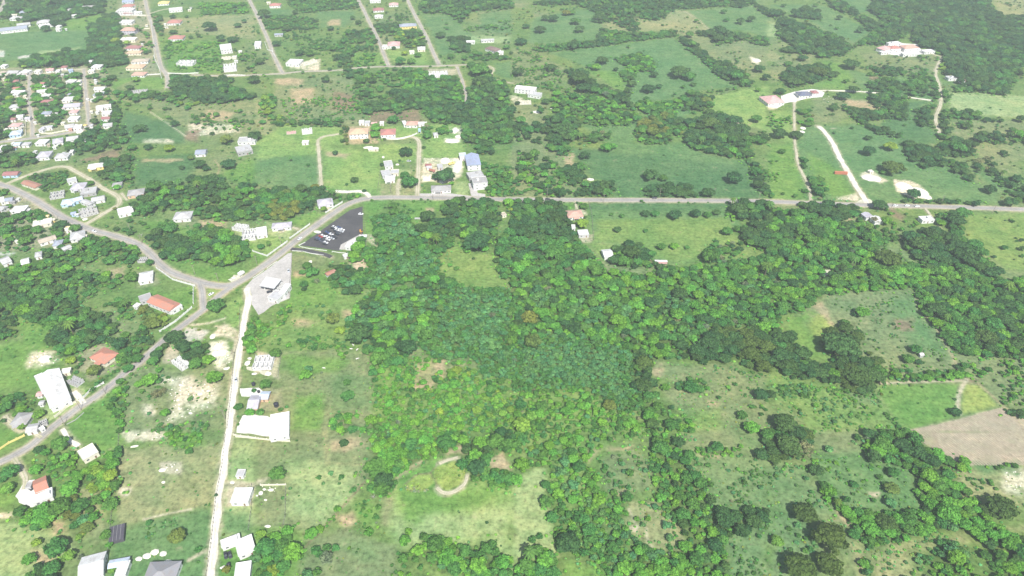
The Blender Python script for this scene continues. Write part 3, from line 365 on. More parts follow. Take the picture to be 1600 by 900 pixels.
('I','dddm',4.5,7,.95,'700,0 1340,0 1400,60 1440,100 1600,130 1600,480 1540,470 1480,600 1330,570 1200,540 1150,480 1110,400 1080,330 930,280 900,190 820,240 720,280 560,280 650,220 700,120 640,60'),('I','ddm',4,6.5,.92,'60,110 200,150 450,240 520,300 470,350 320,360 300,330 180,340 90,320 150,290 60,220'),('I','ddm',4,6,.88,'350,0 560,90 680,140 720,220 640,200 540,100 400,50'),('I','dd',4,6,.92,'140,70 250,55 330,80 320,120 200,115'),('I','ddm',4,6,.9,'0,60 100,80 80,110 0,100'),
('I','ddd',4.5,6.5,.96,'70,470 130,450 220,430 330,400 440,480 300,500 200,550 130,540'),('I','mmd',2.5,4.5,.7,'610,430 730,420 850,420 850,480 620,470'),('I','ddm',3.5,6,.92,'640,530 780,490 820,560 860,620 860,730 740,700 640,640'),('I','ddm',3,5,.92,'460,670 640,690 870,720 860,750 720,740 620,750 650,800 820,840 820,865 700,840 560,760'),('I','ddm',4,6,.9,'930,700 1060,650 1120,700 1120,870 1060,860 1050,800 940,780'),('I','dm',3.5,5.5,.85,'1130,690 1330,700 1330,750 1130,740'),
('I','dmm',3.5,5.5,.82,'800,540 900,490 1000,480 1010,540 960,600 870,600'),('I','mmd',3,4.5,.92,'1170,540 1360,550 1360,580 1170,572'),('I','mmb',3,5,.7,'180,690 270,690 270,790 180,790'),('I','ddm',3.5,5,.8,'1190,770 1270,770 1270,810 1190,805'),('I','ddm',4,6,.8,'1290,830 1600,870 1600,900 1280,900'),('I','yymb',3,4.5,.9,'1070,300 1110,380 1100,450 1060,430'),('I','mm',3,4.5,.9,'1010,480 1060,500 1100,560 1120,630 1080,640 1030,560'),('I','mb',1.5,3,.35,'0,700 120,700 160,760 0,860'),('I','dm',3,4.5,.8,'900,250 1080,300 1060,330 930,330'),('I','mm',2,3.5,.4,'560,420 1060,430 1000,500 860,480 700,450'),
('J','mmbd',3.2,5.2,.97,'0,400 200,440 240,440 440,500 600,500 700,570 700,700 400,900 0,900'),('J','dddm',4,6.5,.97,'200,370 330,350 540,370 560,440 480,470 440,490 240,440'),('J','ddm',3.5,6,.97,'220,510 450,540 430,640 300,570'),('J','ddmd',4,6.5,.97,'820,600 960,580 1050,560 1220,600 1310,650 1310,720 1460,790 1400,850 1200,780 1000,780 900,700'),('J','bmmb',3,5,.96,'700,700 1000,780 1200,780 1450,850 1480,870 1600,860 1600,900 400,900'),('J','mmb',2.5,4.5,.7,'560,440 700,480 790,560 850,580 820,620 700,620 600,540'),
('J','mgm',3,4.5,.85,'240,200 330,240 370,290 330,345 240,320'),('J','mm',3,4.5,.85,'180,80 250,90 240,160 190,150'),('J','ddd',4,6.5,.97,'860,0 1000,20 1080,60 1090,130 980,150 880,100'),('J','ddm',4,6.5,.96,'1090,0 1280,0 1280,80 1100,80'),('J','dmd',3,5,.93,'1090,95 1240,140 1290,200 1280,235 1100,140'),('J','dgd',3,5,.75,'1290,110 1400,80 1440,200 1340,180'),('J','ddm',3,5,.82,'1430,200 1600,290 1600,380 1560,370 1540,320 1440,240'),('J','ddm',3.5,5.5,.95,'1110,430 1240,430 1230,500 1120,500'),
('J','mmd',3,4.5,.7,'1040,450 1110,440 1120,500 1060,500'),('J','mb',1.5,2.6,.5,'700,400 900,420 940,500 820,580 760,520'),('J','mm',1.5,3,.5,'0,300 140,310 220,345 0,345'),('J','mm',2,3.5,.6,'1110,500 1230,510 1220,590 1120,570'),('J','dm',2.5,4,.85,'840,350 1330,365 1330,385 840,368'),('J','mb',1.2,2.2,.5,'0,100 60,100 60,240 0,240'),
('O','bmmb',2.8,4.6,.96,'0,0 860,0 620,15 350,40 270,90 200,140 100,170 60,240 0,260'),('O','dddm',3.6,5.8,.97,'0,260 90,280 170,330 230,460 330,480 430,500 430,590 200,570 60,500 0,480'),('O','DD',4.5,6,.98,'330,330 460,255 580,265 580,400 480,430 370,400'),('O','DDd',4,6,.97,'430,470 480,430 620,400 750,500 700,590 640,640 500,660 430,560'),('O','mbm',2.8,4,.95,'390,440 480,430 490,500 420,540'),('O','mbm',2,3.8,.88,'750,510 900,520 1150,520 1240,470 1250,550 1170,580 760,570'),
('O','mmbdm',3,5,.96,'930,0 1600,0 1600,440 1460,430 1300,420 1170,410 1100,310 1040,240 960,130 940,60'),('O','ddD',4,6,.95,'950,100 1130,90 1130,180 1020,190 960,140'),('O','ddd',4,6,.97,'1270,250 1470,260 1480,340 1300,330'),('O','ddd',4,6,.95,'1420,150 1600,100 1600,240 1440,260'),('O','mm',1.2,2,.75,'650,640 680,690 720,740 840,870 850,890 820,880 690,720'),('O','tt',1.2,2.2,.8,'70,600 250,610 250,680 60,670'),('O','dm',2,3.6,.9,'1480,740 1600,860 1600,900 1480,780'),
('O','mb',1.2,2.6,.35,'1170,430 1600,450 1600,740 1480,720 1320,590 1250,560'),('O','mb',1.5,2.6,.6,'850,440 960,450 960,490 860,490'),('O','mbt',.8,1.6,.28,'0,640 430,610 640,650 820,880 250,890 100,700'),('O','mbt',.7,1.2,.14,'350,60 860,40 940,130 1150,480 800,560 600,400 500,200'),
('Q','DDdm',3.8,6,.97,'0,0 270,0 270,150 150,180 40,180 0,120'),('Q','dmmb',3,5,.96,'560,60 640,0 860,0 1030,110 1250,210 1180,240 1000,230 900,230 760,190 620,170 600,90'),('Q','mbbmd',2.8,4.8,.96,'910,240 1180,240 1200,330 1340,500 1480,640 1600,740 1600,900 1500,900 1400,720 1260,600 1060,620 980,480 930,380'),('Q','bmmb',2.6,4.2,.95,'300,320 370,330 460,480 560,510 700,510 1030,520 1060,620 900,660 740,690 640,760 560,600 440,500 360,420'),
('Q','tmbt',1.8,3.4,.85,'1080,700 1200,670 1260,760 1260,900 980,900 1000,800'),('Q','mdm',2,3.6,.9,'560,790 640,790 740,900 620,900'),('Q','tt',1.2,2.2,.55,'220,370 340,360 380,480 340,500 240,440'),('Q','tt',.9,1.8,.4,'0,200 260,230 240,340 160,300 0,330'),('Q','dD',4,5,.9,'370,60 .' if False else '600,110 720,110 720,180 620,180'),('Q','ttm',.9,1.8,.4,'0,500 150,540 330,620 320,900 80,900 0,900'),('Q','ttm',1,2,.45,'740,700 1230,640 1100,720 960,900 740,900 680,800'),('Q','mt',1,2,.4,'1230,270 1420,320 1400,400 1280,360'),('Q','mm',1.5,2.5,.75,'1310,205 1560,205 1400,235 1320,225'),
('Q','mtb',.8,1.6,.2,'260,150 600,160 900,260 940,460 600,500 430,460 300,300'),('Q','bm',2,3.4,.6,'1260,600 1400,720 1500,900 1260,900')]
# single trees and bushes one can pick out: x,y,radius in tile units,kind
SINGLES = {
'A':'285,175,30,d 1307,158,46,d 1485,152,26,d 1380,238,30,d 1450,238,36,d 1075,100,20,d 1080,192,26,d 1090,768,30,d 1325,830,18,d 870,790,46,d 1230,762,22,m 1350,715,22,m 1410,868,42,o 845,490,28,y 1525,130,18,d 1585,490,42,d 150,120,22,d 185,110,30,d 790,265,24,y 830,215,16,d 720,250,28,y 560,408,20,d 620,590,26,m 480,612,26,y 1030,675,18,m 1170,672,22,m 1305,750,16,m 1470,745,20,m 1240,222,16,d 1190,230,16,d 1165,100,14,m 800,650,18,m 850,620,26,m 935,670,18,m 150,412,20,y 280,270,0,m 1050,730,18,m 985,175,20,d 355,690,28,m 60,610,28,y 700,480,30,d 810,545,26,d 1500,690,18,m 1570,760,22,m 1590,840,46,d',
'B':'1055,25,34,y 925,18,28,d 1245,120,42,d 1425,120,50,d 1135,145,20,d 1290,150,26,d 50,385,24,m 810,555,24,d 910,395,60,m 1010,395,20,p 1400,545,28,d 730,265,28,b 680,720,44,m 820,830,44,m 560,240,26,m 380,150,0,m 935,740,26,m 1130,700,36,d 1325,560,40,d 1470,650,38,b 1440,720,52,b 1290,700,48,m 1060,520,46,m 1360,140,0,d 540,165,0,d 230,420,28,m 380,490,26,m 170,520,26,m 1540,605,16,y 730,20,26,m 1190,85,22,o',
'C':'1085,300,66,d 1345,105,60,m 1338,555,52,b 930,570,56,b 870,600,30,b 1490,740,30,m 1560,772,34,b 1585,640,18,m 590,515,48,o 975,660,46,g 1020,640,30,g 1030,775,34,b 995,510,26,b 240,785,40,y 140,862,30,y 440,450,34,y 1225,470,46,m 710,700,26,m 690,740,26,m 130,755,34,b 680,165,24,m 780,290,32,m 900,240,34,m 1487,850,12,m 1487,800,9,m 1190,690,22,t 850,435,40,m 540,410,0,m 800,500,36,m 20,830,20,d 1190,30,16,m',
'D':'375,70,58,m 240,110,36,d 220,232,42,b 60,245,56,m 40,348,46,y 20,300,26,m 430,350,62,b 375,460,70,m 500,460,60,m 250,530,60,b 685,445,52,m 600,420,44,m 345,720,72,m 430,772,44,y 230,690,34,y 180,790,44,b 660,640,38,m 1105,650,60,o 930,565,24,m 1240,730,26,m 325,850,56,m 690,560,16,m 490,655,26,y 1180,118,28,m 1350,390,14,d 1285,455,10,d 1415,860,30,o 1590,790,40,t 500,780,28,g 680,700,26,b 700,860,28,y 520,550,40,t 560,240,40,b 700,200,46,b 650,330,42,b 480,290,36,b',
'E':'125,270,28,d 270,325,32,d 335,330,28,m 465,175,22,d 245,222,20,d 1155,210,36,d 1195,175,14,m 25,382,30,d 585,470,28,d 855,745,38,m 440,745,30,m 1305,360,22,m 970,380,28,m 900,380,36,m 745,800,32,b 740,840,28,b 690,880,22,d 605,110,18,d 640,135,22,d 1190,145,12,m 245,75,20,d 190,175,28,d 460,430,16,d 1565,290,24,m 1370,330,26,m 480,300,26,m 730,500,30,d 435,495,28,d 870,570,40,d 930,330,22,y 880,230,22,y 960,220,30,d 860,300,16,d 1010,340,24,m 1220,350,24,m 1100,830,0,m 1160,820,26,m 40,760,24,m 70,700,28,y 1050,620,34,m 890,690,30,m 510,745,22,m 55,610,26,y 50,82,42,d 1390,430,60,m 1400,500,50,d',
'F':'935,45,46,d 495,55,20,d 615,222,26,d 785,128,16,d 838,135,18,g 930,195,32,m 960,235,50,m 1180,190,66,d 1120,200,30,d 1222,245,18,b 1075,450,52,d 1200,415,40,d 350,795,46,m 290,800,24,m 300,875,30,m 75,612,20,p 30,640,26,m 855,385,30,m 865,420,34,m 422,405,22,y 1380,600,88,d 640,640,46,b 610,690,40,b 1050,20,14,d 215,85,14,p 75,225,14,p 80,290,16,d 675,290,16,d 100,385,32,o 235,410,42,o 1270,30,0,b 1310,600,0,d 1430,650,30,b 1200,160,30,d 1135,25,0,d 1255,775,20,m 1320,660,26,b 380,855,26,g 320,760,34,m 705,168,8,m 1360,715,12,d 480,375,12,m 580,800,0,y 190,300,30,o 325,130,14,m',
'G':'55,255,36,d 175,178,36,d 90,158,26,d 245,412,42,d 40,447,40,d 425,175,36,d 385,278,42,d 565,370,40,d 525,415,32,b 650,432,18,d 890,464,28,d 750,520,32,d 725,560,28,d 855,548,46,d 920,535,24,d 1055,435,66,D 1110,472,44,m 1135,522,22,d 730,290,14,m 1325,68,22,m 1340,120,20,m 1430,130,28,d 1495,115,28,d 1310,190,38,d 1290,240,36,d 1550,425,36,d 1530,740,36,m 1540,560,20,y 1120,580,30,m 1165,590,28,d 210,110,28,d 260,110,34,d 395,125,36,m 340,75,28,o 375,75,24,m 35,642,18,d 210,632,28,d 325,655,18,d 1152,125,18,m 480,412,20,m 1400,470,44,m 1450,510,32,m 420,490,60,d 1590,480,30,d 450,540,50,d 320,800,70,D 1070,540,16,m 1250,750,60,D 180,690,26,m 1110,215,28,m 660,600,26,d 1085,620,30,m 1215,620,34,o 840,610,20,m 595,845,24,m',
'H':'870,190,52,d 945,212,28,m 1390,205,54,d 1230,300,44,d 1540,250,36,d 455,65,38,d 60,140,38,d 835,430,30,d 895,432,28,m 1020,440,44,d 1150,432,36,d 1225,437,30,m 1280,425,28,d 685,445,20,m 660,532,28,d 835,542,18,m 935,640,32,m 1015,635,30,b 1095,645,18,m 1345,545,36,m 1405,530,26,m 450,385,30,m 440,495,42,y 1240,700,58,m 595,15,44,b 630,12,30,b 620,440,14,m 545,290,40,d 580,250,42,d 380,180,46,d 210,130,40,d 140,60,36,m 890,310,34,d 1060,300,44,d 745,670,60,d 820,700,52,d 700,730,50,m 590,300,36,m 310,305,36,d 950,68,8,d 430,28,12,o 50,215,30,m 810,355,12,m 260,680,60,m 1420,400,60,d',
'K':'1440,792,36,m 1560,662,50,d 1500,870,52,b 830,460,58,D 820,600,58,D 1335,280,50,D 1500,400,64,D 1165,380,60,d 1120,620,50,m 110,180,56,o 130,330,56,o 1035,200,28,g 700,295,22,g 870,85,50,d 500,90,46,m 1050,30,54,d 60,850,60,y 120,800,36,y 610,730,46,o 960,620,30,b 880,850,46,d 1000,850,50,m 1000,745,20,d',
'L':'65,200,52,b 30,295,44,b 210,330,34,m 215,435,48,m 255,535,42,m 130,670,28,m 175,650,24,m 355,690,80,d 480,610,48,m 1110,145,40,m 1335,545,66,d 1560,140,48,d 1285,90,40,m 1190,110,20,m 545,420,46,b 380,420,38,b 120,100,24,y 150,40,24,y 690,200,22,t 740,255,30,m 650,330,20,t 985,660,30,t 850,540,22,b 820,580,20,t 720,400,40,m 420,220,44,m 930,100,56,m 1040,60,44,d 990,190,24,y 1355,235,16,t 1490,285,16,t 1555,345,18,t 1310,380,12,t 1460,440,16,t 1540,490,26,d 1180,320,46,m 1150,790,50,m 380,600,28,b 600,490,26,b 90,830,56,m 200,800,56,b',
'M':'640,290,80,d 690,240,46,d 525,262,36,y 480,190,44,o 575,672,48,m 570,590,28,m 60,595,42,m 25,778,28,m 155,760,18,m 310,545,42,b 330,500,30,t 530,810,18,p 300,5,20,d 410,525,10,g 120,405,40,m 870,110,60,m 950,370,60,d 1330,120,0,o 480,830,30,b 1150,770,30,y 1240,600,40,b 1000,670,30,y 1380,760,34,y 1590,760,30,y 900,280,50,m 760,440,56,m 1060,290,50,m 830,300,46,m 560,20,30,d 620,10,46,d 190,740,14,m',
'N':'745,215,76,m 800,300,70,d 790,355,56,m 720,350,34,m 550,68,34,d 130,255,56,m 345,630,46,b 395,605,34,b 510,482,26,b 195,620,44,b 185,660,44,m 60,720,66,m 140,760,46,m 230,745,66,b 100,870,52,y 440,780,56,g 370,740,34,m 320,890,40,t 930,678,40,b 950,622,28,b 1050,657,34,m 705,632,34,b 765,470,22,m 1010,740,42,b 920,790,36,m 1380,215,60,d 1370,140,44,b 680,287,8,d 1420,240,40,m 1120,700,58,m 1200,780,62,b 1240,850,52,m 1310,740,44,m 1390,830,60,b 1440,730,44,m 1540,810,50,b 1180,60,60,m 1295,800,20,t 30,640,36,y 1290,200,40,m 1400,60,50,b 1500,60,60,m 165,410,14,m',
'I':'525,388,56,D 415,665,34,d 490,505,20,m 300,28,18,m 432,173,15,m 470,590,44,d 540,552,38,d 630,857,25,d 80,565,34,d 75,830,48,d 580,185,28,d 1245,782,34,d 1370,748,24,d 1415,750,20,d 1455,755,16,d 1585,742,32,d 1330,860,44,d 1455,870,28,d 1530,810,25,m 220,355,34,d 130,392,28,m 125,740,20,m 45,80,36,d 300,85,36,d 180,80,34,d 450,108,22,d 850,545,32,d 1040,580,28,d 320,440,56,D 170,500,50,D 315,480,18,y 690,150,24,d 945,660,0,d 180,830,44,d 1180,870,44,d 100,30,18,d 660,20,22,d 520,70,18,d',
'J':'635,42,44,d 790,130,72,D 910,312,44,d 978,538,30,d 700,375,50,d 1475,50,25,d 90,40,26,m 1390,280,40,d 1520,360,44,d 1300,370,26,d 1180,470,56,d 1560,220,38,d 1480,645,22,m 1590,600,18,d 1590,652,22,d 770,10,44,y 1480,170,22,p 1590,230,18,p 1340,150,20,p 1085,490,30,b 1170,560,36,m 1200,555,30,m 760,700,84,D 950,620,66,d 1240,690,80,d 300,530,60,d 670,470,34,g 350,410,60,d 110,620,50,m 740,480,36,b 1040,690,50,d 640,505,26,p 130,40,0,m 285,215,28,m 320,280,30,m 720,175,20,m',
'O':'590,148,46,b 925,380,40,m 880,438,40,m 945,462,24,d 485,215,34,m 1080,450,15,d 785,225,14,d 675,265,10,d 1175,772,36,d 110,840,80,D 1185,490,22,d 1460,480,16,m 1550,500,25,m 1540,682,24,m 1420,575,14,d 895,208,10,d 630,318,9,d 835,330,9,d 450,340,112,D 570,545,86,D 1060,130,66,D 1150,290,40,m 1370,300,70,D 1500,190,60,d 80,420,60,d 330,520,56,D 140,480,56,d 1190,540,34,b 1240,540,26,b 1510,630,14,d 545,160,22,d 690,520,50,m 1290,150,40,m 1200,120,46,b 20,660,34,d',
'Q':'230,500,80,D 400,650,108,D 205,835,104,D 395,825,88,D 310,235,50,D 745,560,68,D 785,252,40,m 780,350,50,o 540,325,30,m 495,422,28,m 770,440,40,t 380,108,28,t 60,680,44,y 1470,460,96,D 1400,480,60,D 1590,670,38,D 150,80,90,D 660,150,50,d 880,540,52,m 950,620,40,b 1010,600,38,b 1090,560,44,m 1350,630,24,d 700,280,22,m 1245,370,34,m 600,820,36,b 940,130,56,d 1030,180,50,d 1020,450,44,b 1120,470,40,b 1060,320,54,m 1150,590,40,t 1160,270,24,y 850,80,60,d 1150,740,50,t 1180,780,60,b 1290,320,16,m 150,240,16,t 240,290,18,t 60,290,12,t 180,330,14,t 760,820,16,m 560,70,0,g 390,370,44,b 370,330,0,b 640,600,60,b 540,640,40,m'}
TINT = {'d': (.056, .130, .046), 'D': (.078, .145, .045), 'm': (.078, .205, .052), 'b': (.125, .31, .052), 'y': (.185, .315, .055), 't': (.100, .245, .092), 'o': (.15, .20, .05), 'p': (.10, .20, .05), 'g': (.17, .21, .12)}
CNAME = {'d': 'dark green', 'D': 'deep green wide spreading', 'm': 'mid green', 'b': 'bright green', 'y': 'yellow green', 't': 'blue green', 'o': 'brownish olive', 'p': 'green', 'g': 'greyish sparse'}
# ------------------------------------------------------------------ smoothed road lines
RL = []
for nm, k, w, mt, s in ROADS:
    RL.append((nm, w, mt, smooth(PTS(k, s), 4.0)))

# ------------------------------------------------------------------ ground sheet
def build_ground():
    ny, nx = 640, 760
    ys = np.exp(np.linspace(math.log(128), math.log(1420), ny))
    hw = (158 + .586 * ys) * 1.06
    fx = np.linspace(-1, 1, nx)
    X = np.outer(hw, fx); Y = np.repeat(ys[:, None], nx, 1)
    # outer rings so that the sheet reaches the horizon on every side
    X = np.concatenate([np.full((ny, 1), -9000.), X[:, :1] * 1.5 - 200, X, X[:, -1:] * 1.5 + 200, np.full((ny, 1), 9000.)], 1); Y = np.concatenate([Y[:, :1]] * 2 + [Y] + [Y[:, :1]] * 2, 1)
    top = [1700., 3000., 11000.]; bot = [-9000., -600., 40.]
    X = np.concatenate([np.repeat(X[:1], 3, 0), X, np.repeat(X[-1:], 3, 0)], 0)
    Y = np.concatenate([np.full((1, Y.shape[1]), b) for b in bot] + [Y] + [np.full((1, Y.shape[1]), b) for b in top], 0)
    H, Wd = X.shape; x = X.ravel(); y = Y.ravel(); n = x.size
    base = np.array(GC['grass']); c = np.tile(base, (n, 1))
    big = fbm(x, y, 90, 4, 3)[:, None]; c = c * (1 - big * .0) + (np.array(GC['dgras']) - base) * np.clip((big - .45) * 3, 0, 1)
    wn = (fbm(x, y, 14, 4, 11) - .5) * 2; wf = (fbm(x, y, 3.2, 3, 29) - .5) * 2
    def blend(idx, a, col): c[idx] = c[idx] * (1 - a[:, None]) + np.array(col) * a[:, None]
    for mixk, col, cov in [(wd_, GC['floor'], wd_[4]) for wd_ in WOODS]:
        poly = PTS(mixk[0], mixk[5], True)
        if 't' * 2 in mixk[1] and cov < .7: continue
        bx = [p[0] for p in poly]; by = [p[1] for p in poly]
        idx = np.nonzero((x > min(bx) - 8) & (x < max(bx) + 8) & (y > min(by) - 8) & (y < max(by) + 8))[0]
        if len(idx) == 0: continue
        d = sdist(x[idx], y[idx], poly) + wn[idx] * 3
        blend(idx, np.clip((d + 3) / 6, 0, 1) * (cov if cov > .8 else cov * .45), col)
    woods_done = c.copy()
    for k, kind, f, s in PATCH:
        poly = PTS(k, s, True); bx = [p[0] for p in poly]; by = [p[1] for p in poly]; f = f * 1.0; m = f * 2 + 2
        idx = np.nonzero((x > min(bx) - m) & (x < max(bx) + m) & (y > min(by) - m) & (y < max(by) + m))[0]
        if len(idx) == 0: continue
        amp = min(f, 5) * 1.1
        d = sdist(x[idx], y[idx], poly) + wn[idx] * amp + wf[idx] * min(f, 3) * .5
        a = np.clip((d + f * .8) / (1.6 * f), 0, 1); a = a * a * (3 - 2 * a)
        if kind in ('marl', 'stony', 'conc'): a = a * np.clip(1.15 + wf[idx] * (1.6 if kind == 'stony' else .5), 0, 1)
        blend(idx, a * .93, GC[kind])
    for k, kind, w, s in WORN:
        ln = smooth(PTS(k, s), 5); bx = [p[0] for p in ln]; by = [p[1] for p in ln]; m = w + 2
        idx = np.nonzero((x > min(bx) - m) & (x < max(bx) + m) & (y > min(by) - m) & (y < max(by) + m))[0]
        if len(idx) == 0: continue
        d = w / 2 - ldist(x[idx] + wn[idx] * .5, y[idx] + wf[idx] * .5, ln)
        blend(idx, np.clip((d + .7) / 1.4, 0, 1) * .85, GC[kind])
    for nm, w, mt, ln in RL:                     # dusty verges
        bx = [p[0] for p in ln]; by = [p[1] for p in ln]; m = w
        idx = np.nonzero((x > min(bx) - m) & (x < max(bx) + m) & (y > min(by) - m) & (y < max(by) + m))[0]
        if len(idx) == 0: continue
        vw = {'asphalt': 1.3, 'marl': 1.2, 'gravel': .8, 'oldroad': 1.2, 'dark': .6}[mt]
        d = w / 2 + vw - ldist(x[idx], y[idx], ln) + wf[idx] * 1.3 + wn[idx] * .6
        blend(idx, np.clip((d + .8) / 1.6, 0, 1) * .6, GC['dirt'])
    me = bpy.data.meshes.new('ground')
    iy, ix = np.mgrid[0:H - 1, 0:Wd - 1]; a = (iy * Wd + ix).ravel()
    quads = np.stack([a, a + 1, a + Wd + 1, a + Wd], 1).astype(np.int32)
    me.vertices.add(n); co = np.zeros((n, 3), np.float32); co[:, 0] = x; co[:, 1] = y
    inn = (y > 128) & (y < 1400) & (np.abs(x) < 1100)
    co[:, 2] = np.where(inn, (fbm(x, y, 7, 3, 41) - .5) * .25 - .03, -.03)
    me.vertices.foreach_set('co', co.ravel())
    me.loops.add(quads.size); me.loops.foreach_set('vertex_index', quads.ravel())
    me.polygons.add(len(quads)); me.polygons.foreach_set('loop_start', np.arange(0, quads.size, 4, dtype=np.int32))
    try: me.polygons.foreach_set('loop_total', np.full(len(quads), 4, np.int32))
    except Exception: pass
    me.polygons.foreach_set('use_smooth', np.ones(len(quads), bool))
    at = me.attributes.new('cover', 'FLOAT_COLOR', 'POINT'); cc = np.ones((n, 4), np.float32); cc[:, :3] = c; at.data.foreach_set('color', cc.ravel())
    me.update(calc_edges=True); me.validate()
    m, t, o = mat_base('ground_cover'); b = N(t, 'ShaderNodeBsdfPrincipled'); b.inputs['Roughness'].default_value = 1; b.inputs['Specular IOR Level'].default_value = 0.05
    A = N(t, 'ShaderNodeAttribute', attribute_name='cover').outputs['Color']; tc = N(t, 'ShaderNodeTexCoord').outputs['Object']
    n1 = noise(t, tc, 1 / 34, 7, .62); n2 = noise(t, tc, 1 / 2.6, 5, .7); n3 = noise(t, tc, 1 / 9, 5, .65); n4 = noise(t, tc, 1 / 120, 3, .5)
    mp = N(t, 'ShaderNodeMapping'); mp.inputs['Rotation'].default_value = (0, 0, .5); mp.inputs['Scale'].default_value = (.35, 1, 1); t.links.new(tc, mp.inputs['Vector']); n5 = noise(t, mp.outputs[0], 1 / 5, 6, .72)
    c1 = mixc(t, ramp(t, n1, [(.38, grey(0)), (.68, grey(1))]), mixc(t, 1, A, (.84, .95, .88), 'MULTIPLY'), mixc(t, 1, A, (1.26, 1.12, 1.10), 'MULTIPLY'))
    c1 = mixc(t, ramp(t, n4, [(.35, grey(0)), (.65, grey(1))]), mixc(t, 1, c1, (.92, 1.0, 1.02), 'MULTIPLY'), mixc(t, 1, c1, (1.1, 1.04, .96), 'MULTIPLY'))
    c2 = mixc(t, 1, c1, ramp(t, n2, [(.28, grey(.42)), (.48, grey(.98)), (.72, grey(1.42))]), 'MULTIPLY')
    c2 = mixc(t, 1, c2, ramp(t, n5, [(.33, (.80, .87, .79)), (.5, (1, 1, 1)), (.68, (1.16, 1.11, 1.08))]), 'MULTIPLY')
    c3 = mixc(t, 1, c2, ramp(t, n3, [(.32, (.66, .74, .66)), (.5, (1, 1, 1)), (.7, (1.18, 1.10, 1.06))]), 'MULTIPLY')
    soil = ramp(t, n3, [(.62, grey(0)), (.74, grey(.55))]); c4 = mixc(t, soil, c3, (.33, .28, .19))
    t.links.new(c4, b.inputs['Base Color']); t.links.new(b.outputs[0], o.inputs[0])
    me.materials.append(m)
    tag(obj('ground', me), kind='structure')
build_ground()

# ------------------------------------------------------------------ roads
def mat_road(key):
    if 'road_' + key in MATS: return MATS['road_' + key]
    base, alt = {'asphalt': ((.37, .355, .33), (.29, .278, .26)), 'oldroad': ((.41, .385, .34), (.30, .285, .24)), 'gravel': ((.50, .455, .37), (.36, .34, .24)), 'marl': ((.74, .71, .63), (.55, .51, .42)),
                 'dark': ((.065, .062, .066), (.095, .09, .092)), 'conc': ((.50, .47, .44), (.40, .38, .35)), 'white': ((.72, .70, .65), (.62, .60, .54))}[key]
    m, t, o = mat_base('road_' + key); b = N(t, 'ShaderNodeBsdfPrincipled'); b.inputs['Roughness'].default_value = .9; b.inputs['Specular IOR Level'].default_value = .2
    tc = N(t, 'ShaderNodeTexCoord').outputs['Object']
    n1 = noise(t, tc, 1 / 12, 6, .65); n2 = noise(t, tc, 1 / 1.6, 4, .7)
    c = mixc(t, ramp(t, n1, [(.38, grey(0)), (.66, grey(1))]), base, alt)
    c = mixc(t, 1, c, ramp(t, n2, [(.3, grey(.8)), (.7, grey(1.16))]), 'MULTIPLY')
    if key in ('asphalt', 'oldroad', 'gravel', 'marl'):
        a = N(t, 'ShaderNodeAttribute', attribute_name='across').outputs['Fac']
        wv = ramp(t, a, [(0, (1.12, 1.06, .94)), (.25, (1.10, 1.05, .97)), (.36, (.82, .83, .84)), (.47, (1.0, 1, 1)), (.5, (1.07, 1.06, 1.03)), (.53, (1, 1, 1)), (.64, (.82, .83, .84)), (.75, (1.10, 1.05, .97)), (1, (1.12, 1.06, .94))] if key in ('asphalt', 'oldroad') else [(0, (.8, .82, .72)), (.2, (1, .99, .97)), (.33, (1.08, 1.08, 1.08)), (.5, (.90, .89, .84)), (.67, (1.08, 1.08, 1.08)), (.8, (1, .99, .97)), (1, (.8, .82, .72))] if key == 'marl' else
                  [(0, (.8, .9, .7)), (.2, (1.08, 1.05, 1)), (.38, (1.1, 1.07, 1.02)), (.5, (.72, .84, .6)), (.62, (1.1, 1.07, 1.02)), (.8, (1.08, 1.05, 1)), (1, (.8, .9, .7))])
        c = mixc(t, 1, c, wv, 'MULTIPLY')
    t.links.new(c, b.inputs['Base Color']); t.links.new(b.outputs[0], o.inputs[0]); MATS['road_' + key] = m; return m
ZR = {'asphalt': .16, 'oldroad': .15, 'gravel': .13, 'marl': .14, 'dark': .12}
def ribbon(nm, line, w, mt, z, ragged=.35):
    P = [Vector(p) for p in line]; n = len(P); cs = [-.5, -.3, 0, .3, .5]; V = []; ac = []
    for i, p in enumerate(P):
        t = (P[min(n - 1, i + 1)] - P[max(0, i - 1)]).normalized(); nn = Vector((-t.y, t.x))
        for j, q in enumerate(cs):
            ww = w
            if abs(q) == .5: ww = w + (float(vnoise(np.array([p.x * .21]), np.array([p.y * .21 + j * 9]), 5)[0]) - .5) * 2 * ragged * 1.6
            r = p + nn * q * ww; V.append((r.x, r.y, z + (0 if abs(q) == .5 else .03 if q else .06))); ac.append(q + .5)
    F = []
    for i in range(n - 1):
        for j in range(4): a = i * 5 + j; F.append((a, a + 1, a + 6, a + 5))
    # skirt down to the ground
    for side in (0, 4):
        b0 = len(V)
        for i in range(n): v = V[i * 5 + side]; V.append((v[0], v[1], -.2)); ac.append(0)
        for i in range(n - 1): F.append((i * 5 + side, b0 + i, b0 + i + 1, (i + 1) * 5 + side))
    me = bpy.data.meshes.new(nm); me.from_pydata(V, [], F); at = me.attributes.new('across', 'FLOAT', 'POINT'); at.data.foreach_set('value', ac)
    me.materials.append(mat_road(mt)); return tag(obj(nm, me), kind='structure')
zi = 0
for nm, w, mt, ln in RL:
    zi += 1
    ln2 = ln if len(ln) > 3 else smooth([ln[0], ((ln[0][0] + ln[-1][0]) / 2, (ln[0][1] + ln[-1][1]) / 2), ln[-1]], 3)
    ribbon(nm, ln2, w, mt, ZR[mt] + zi * .004, {'asphalt': .3, 'oldroad': .5, 'gravel': .7, 'marl': .9, 'dark': .05}[mt])
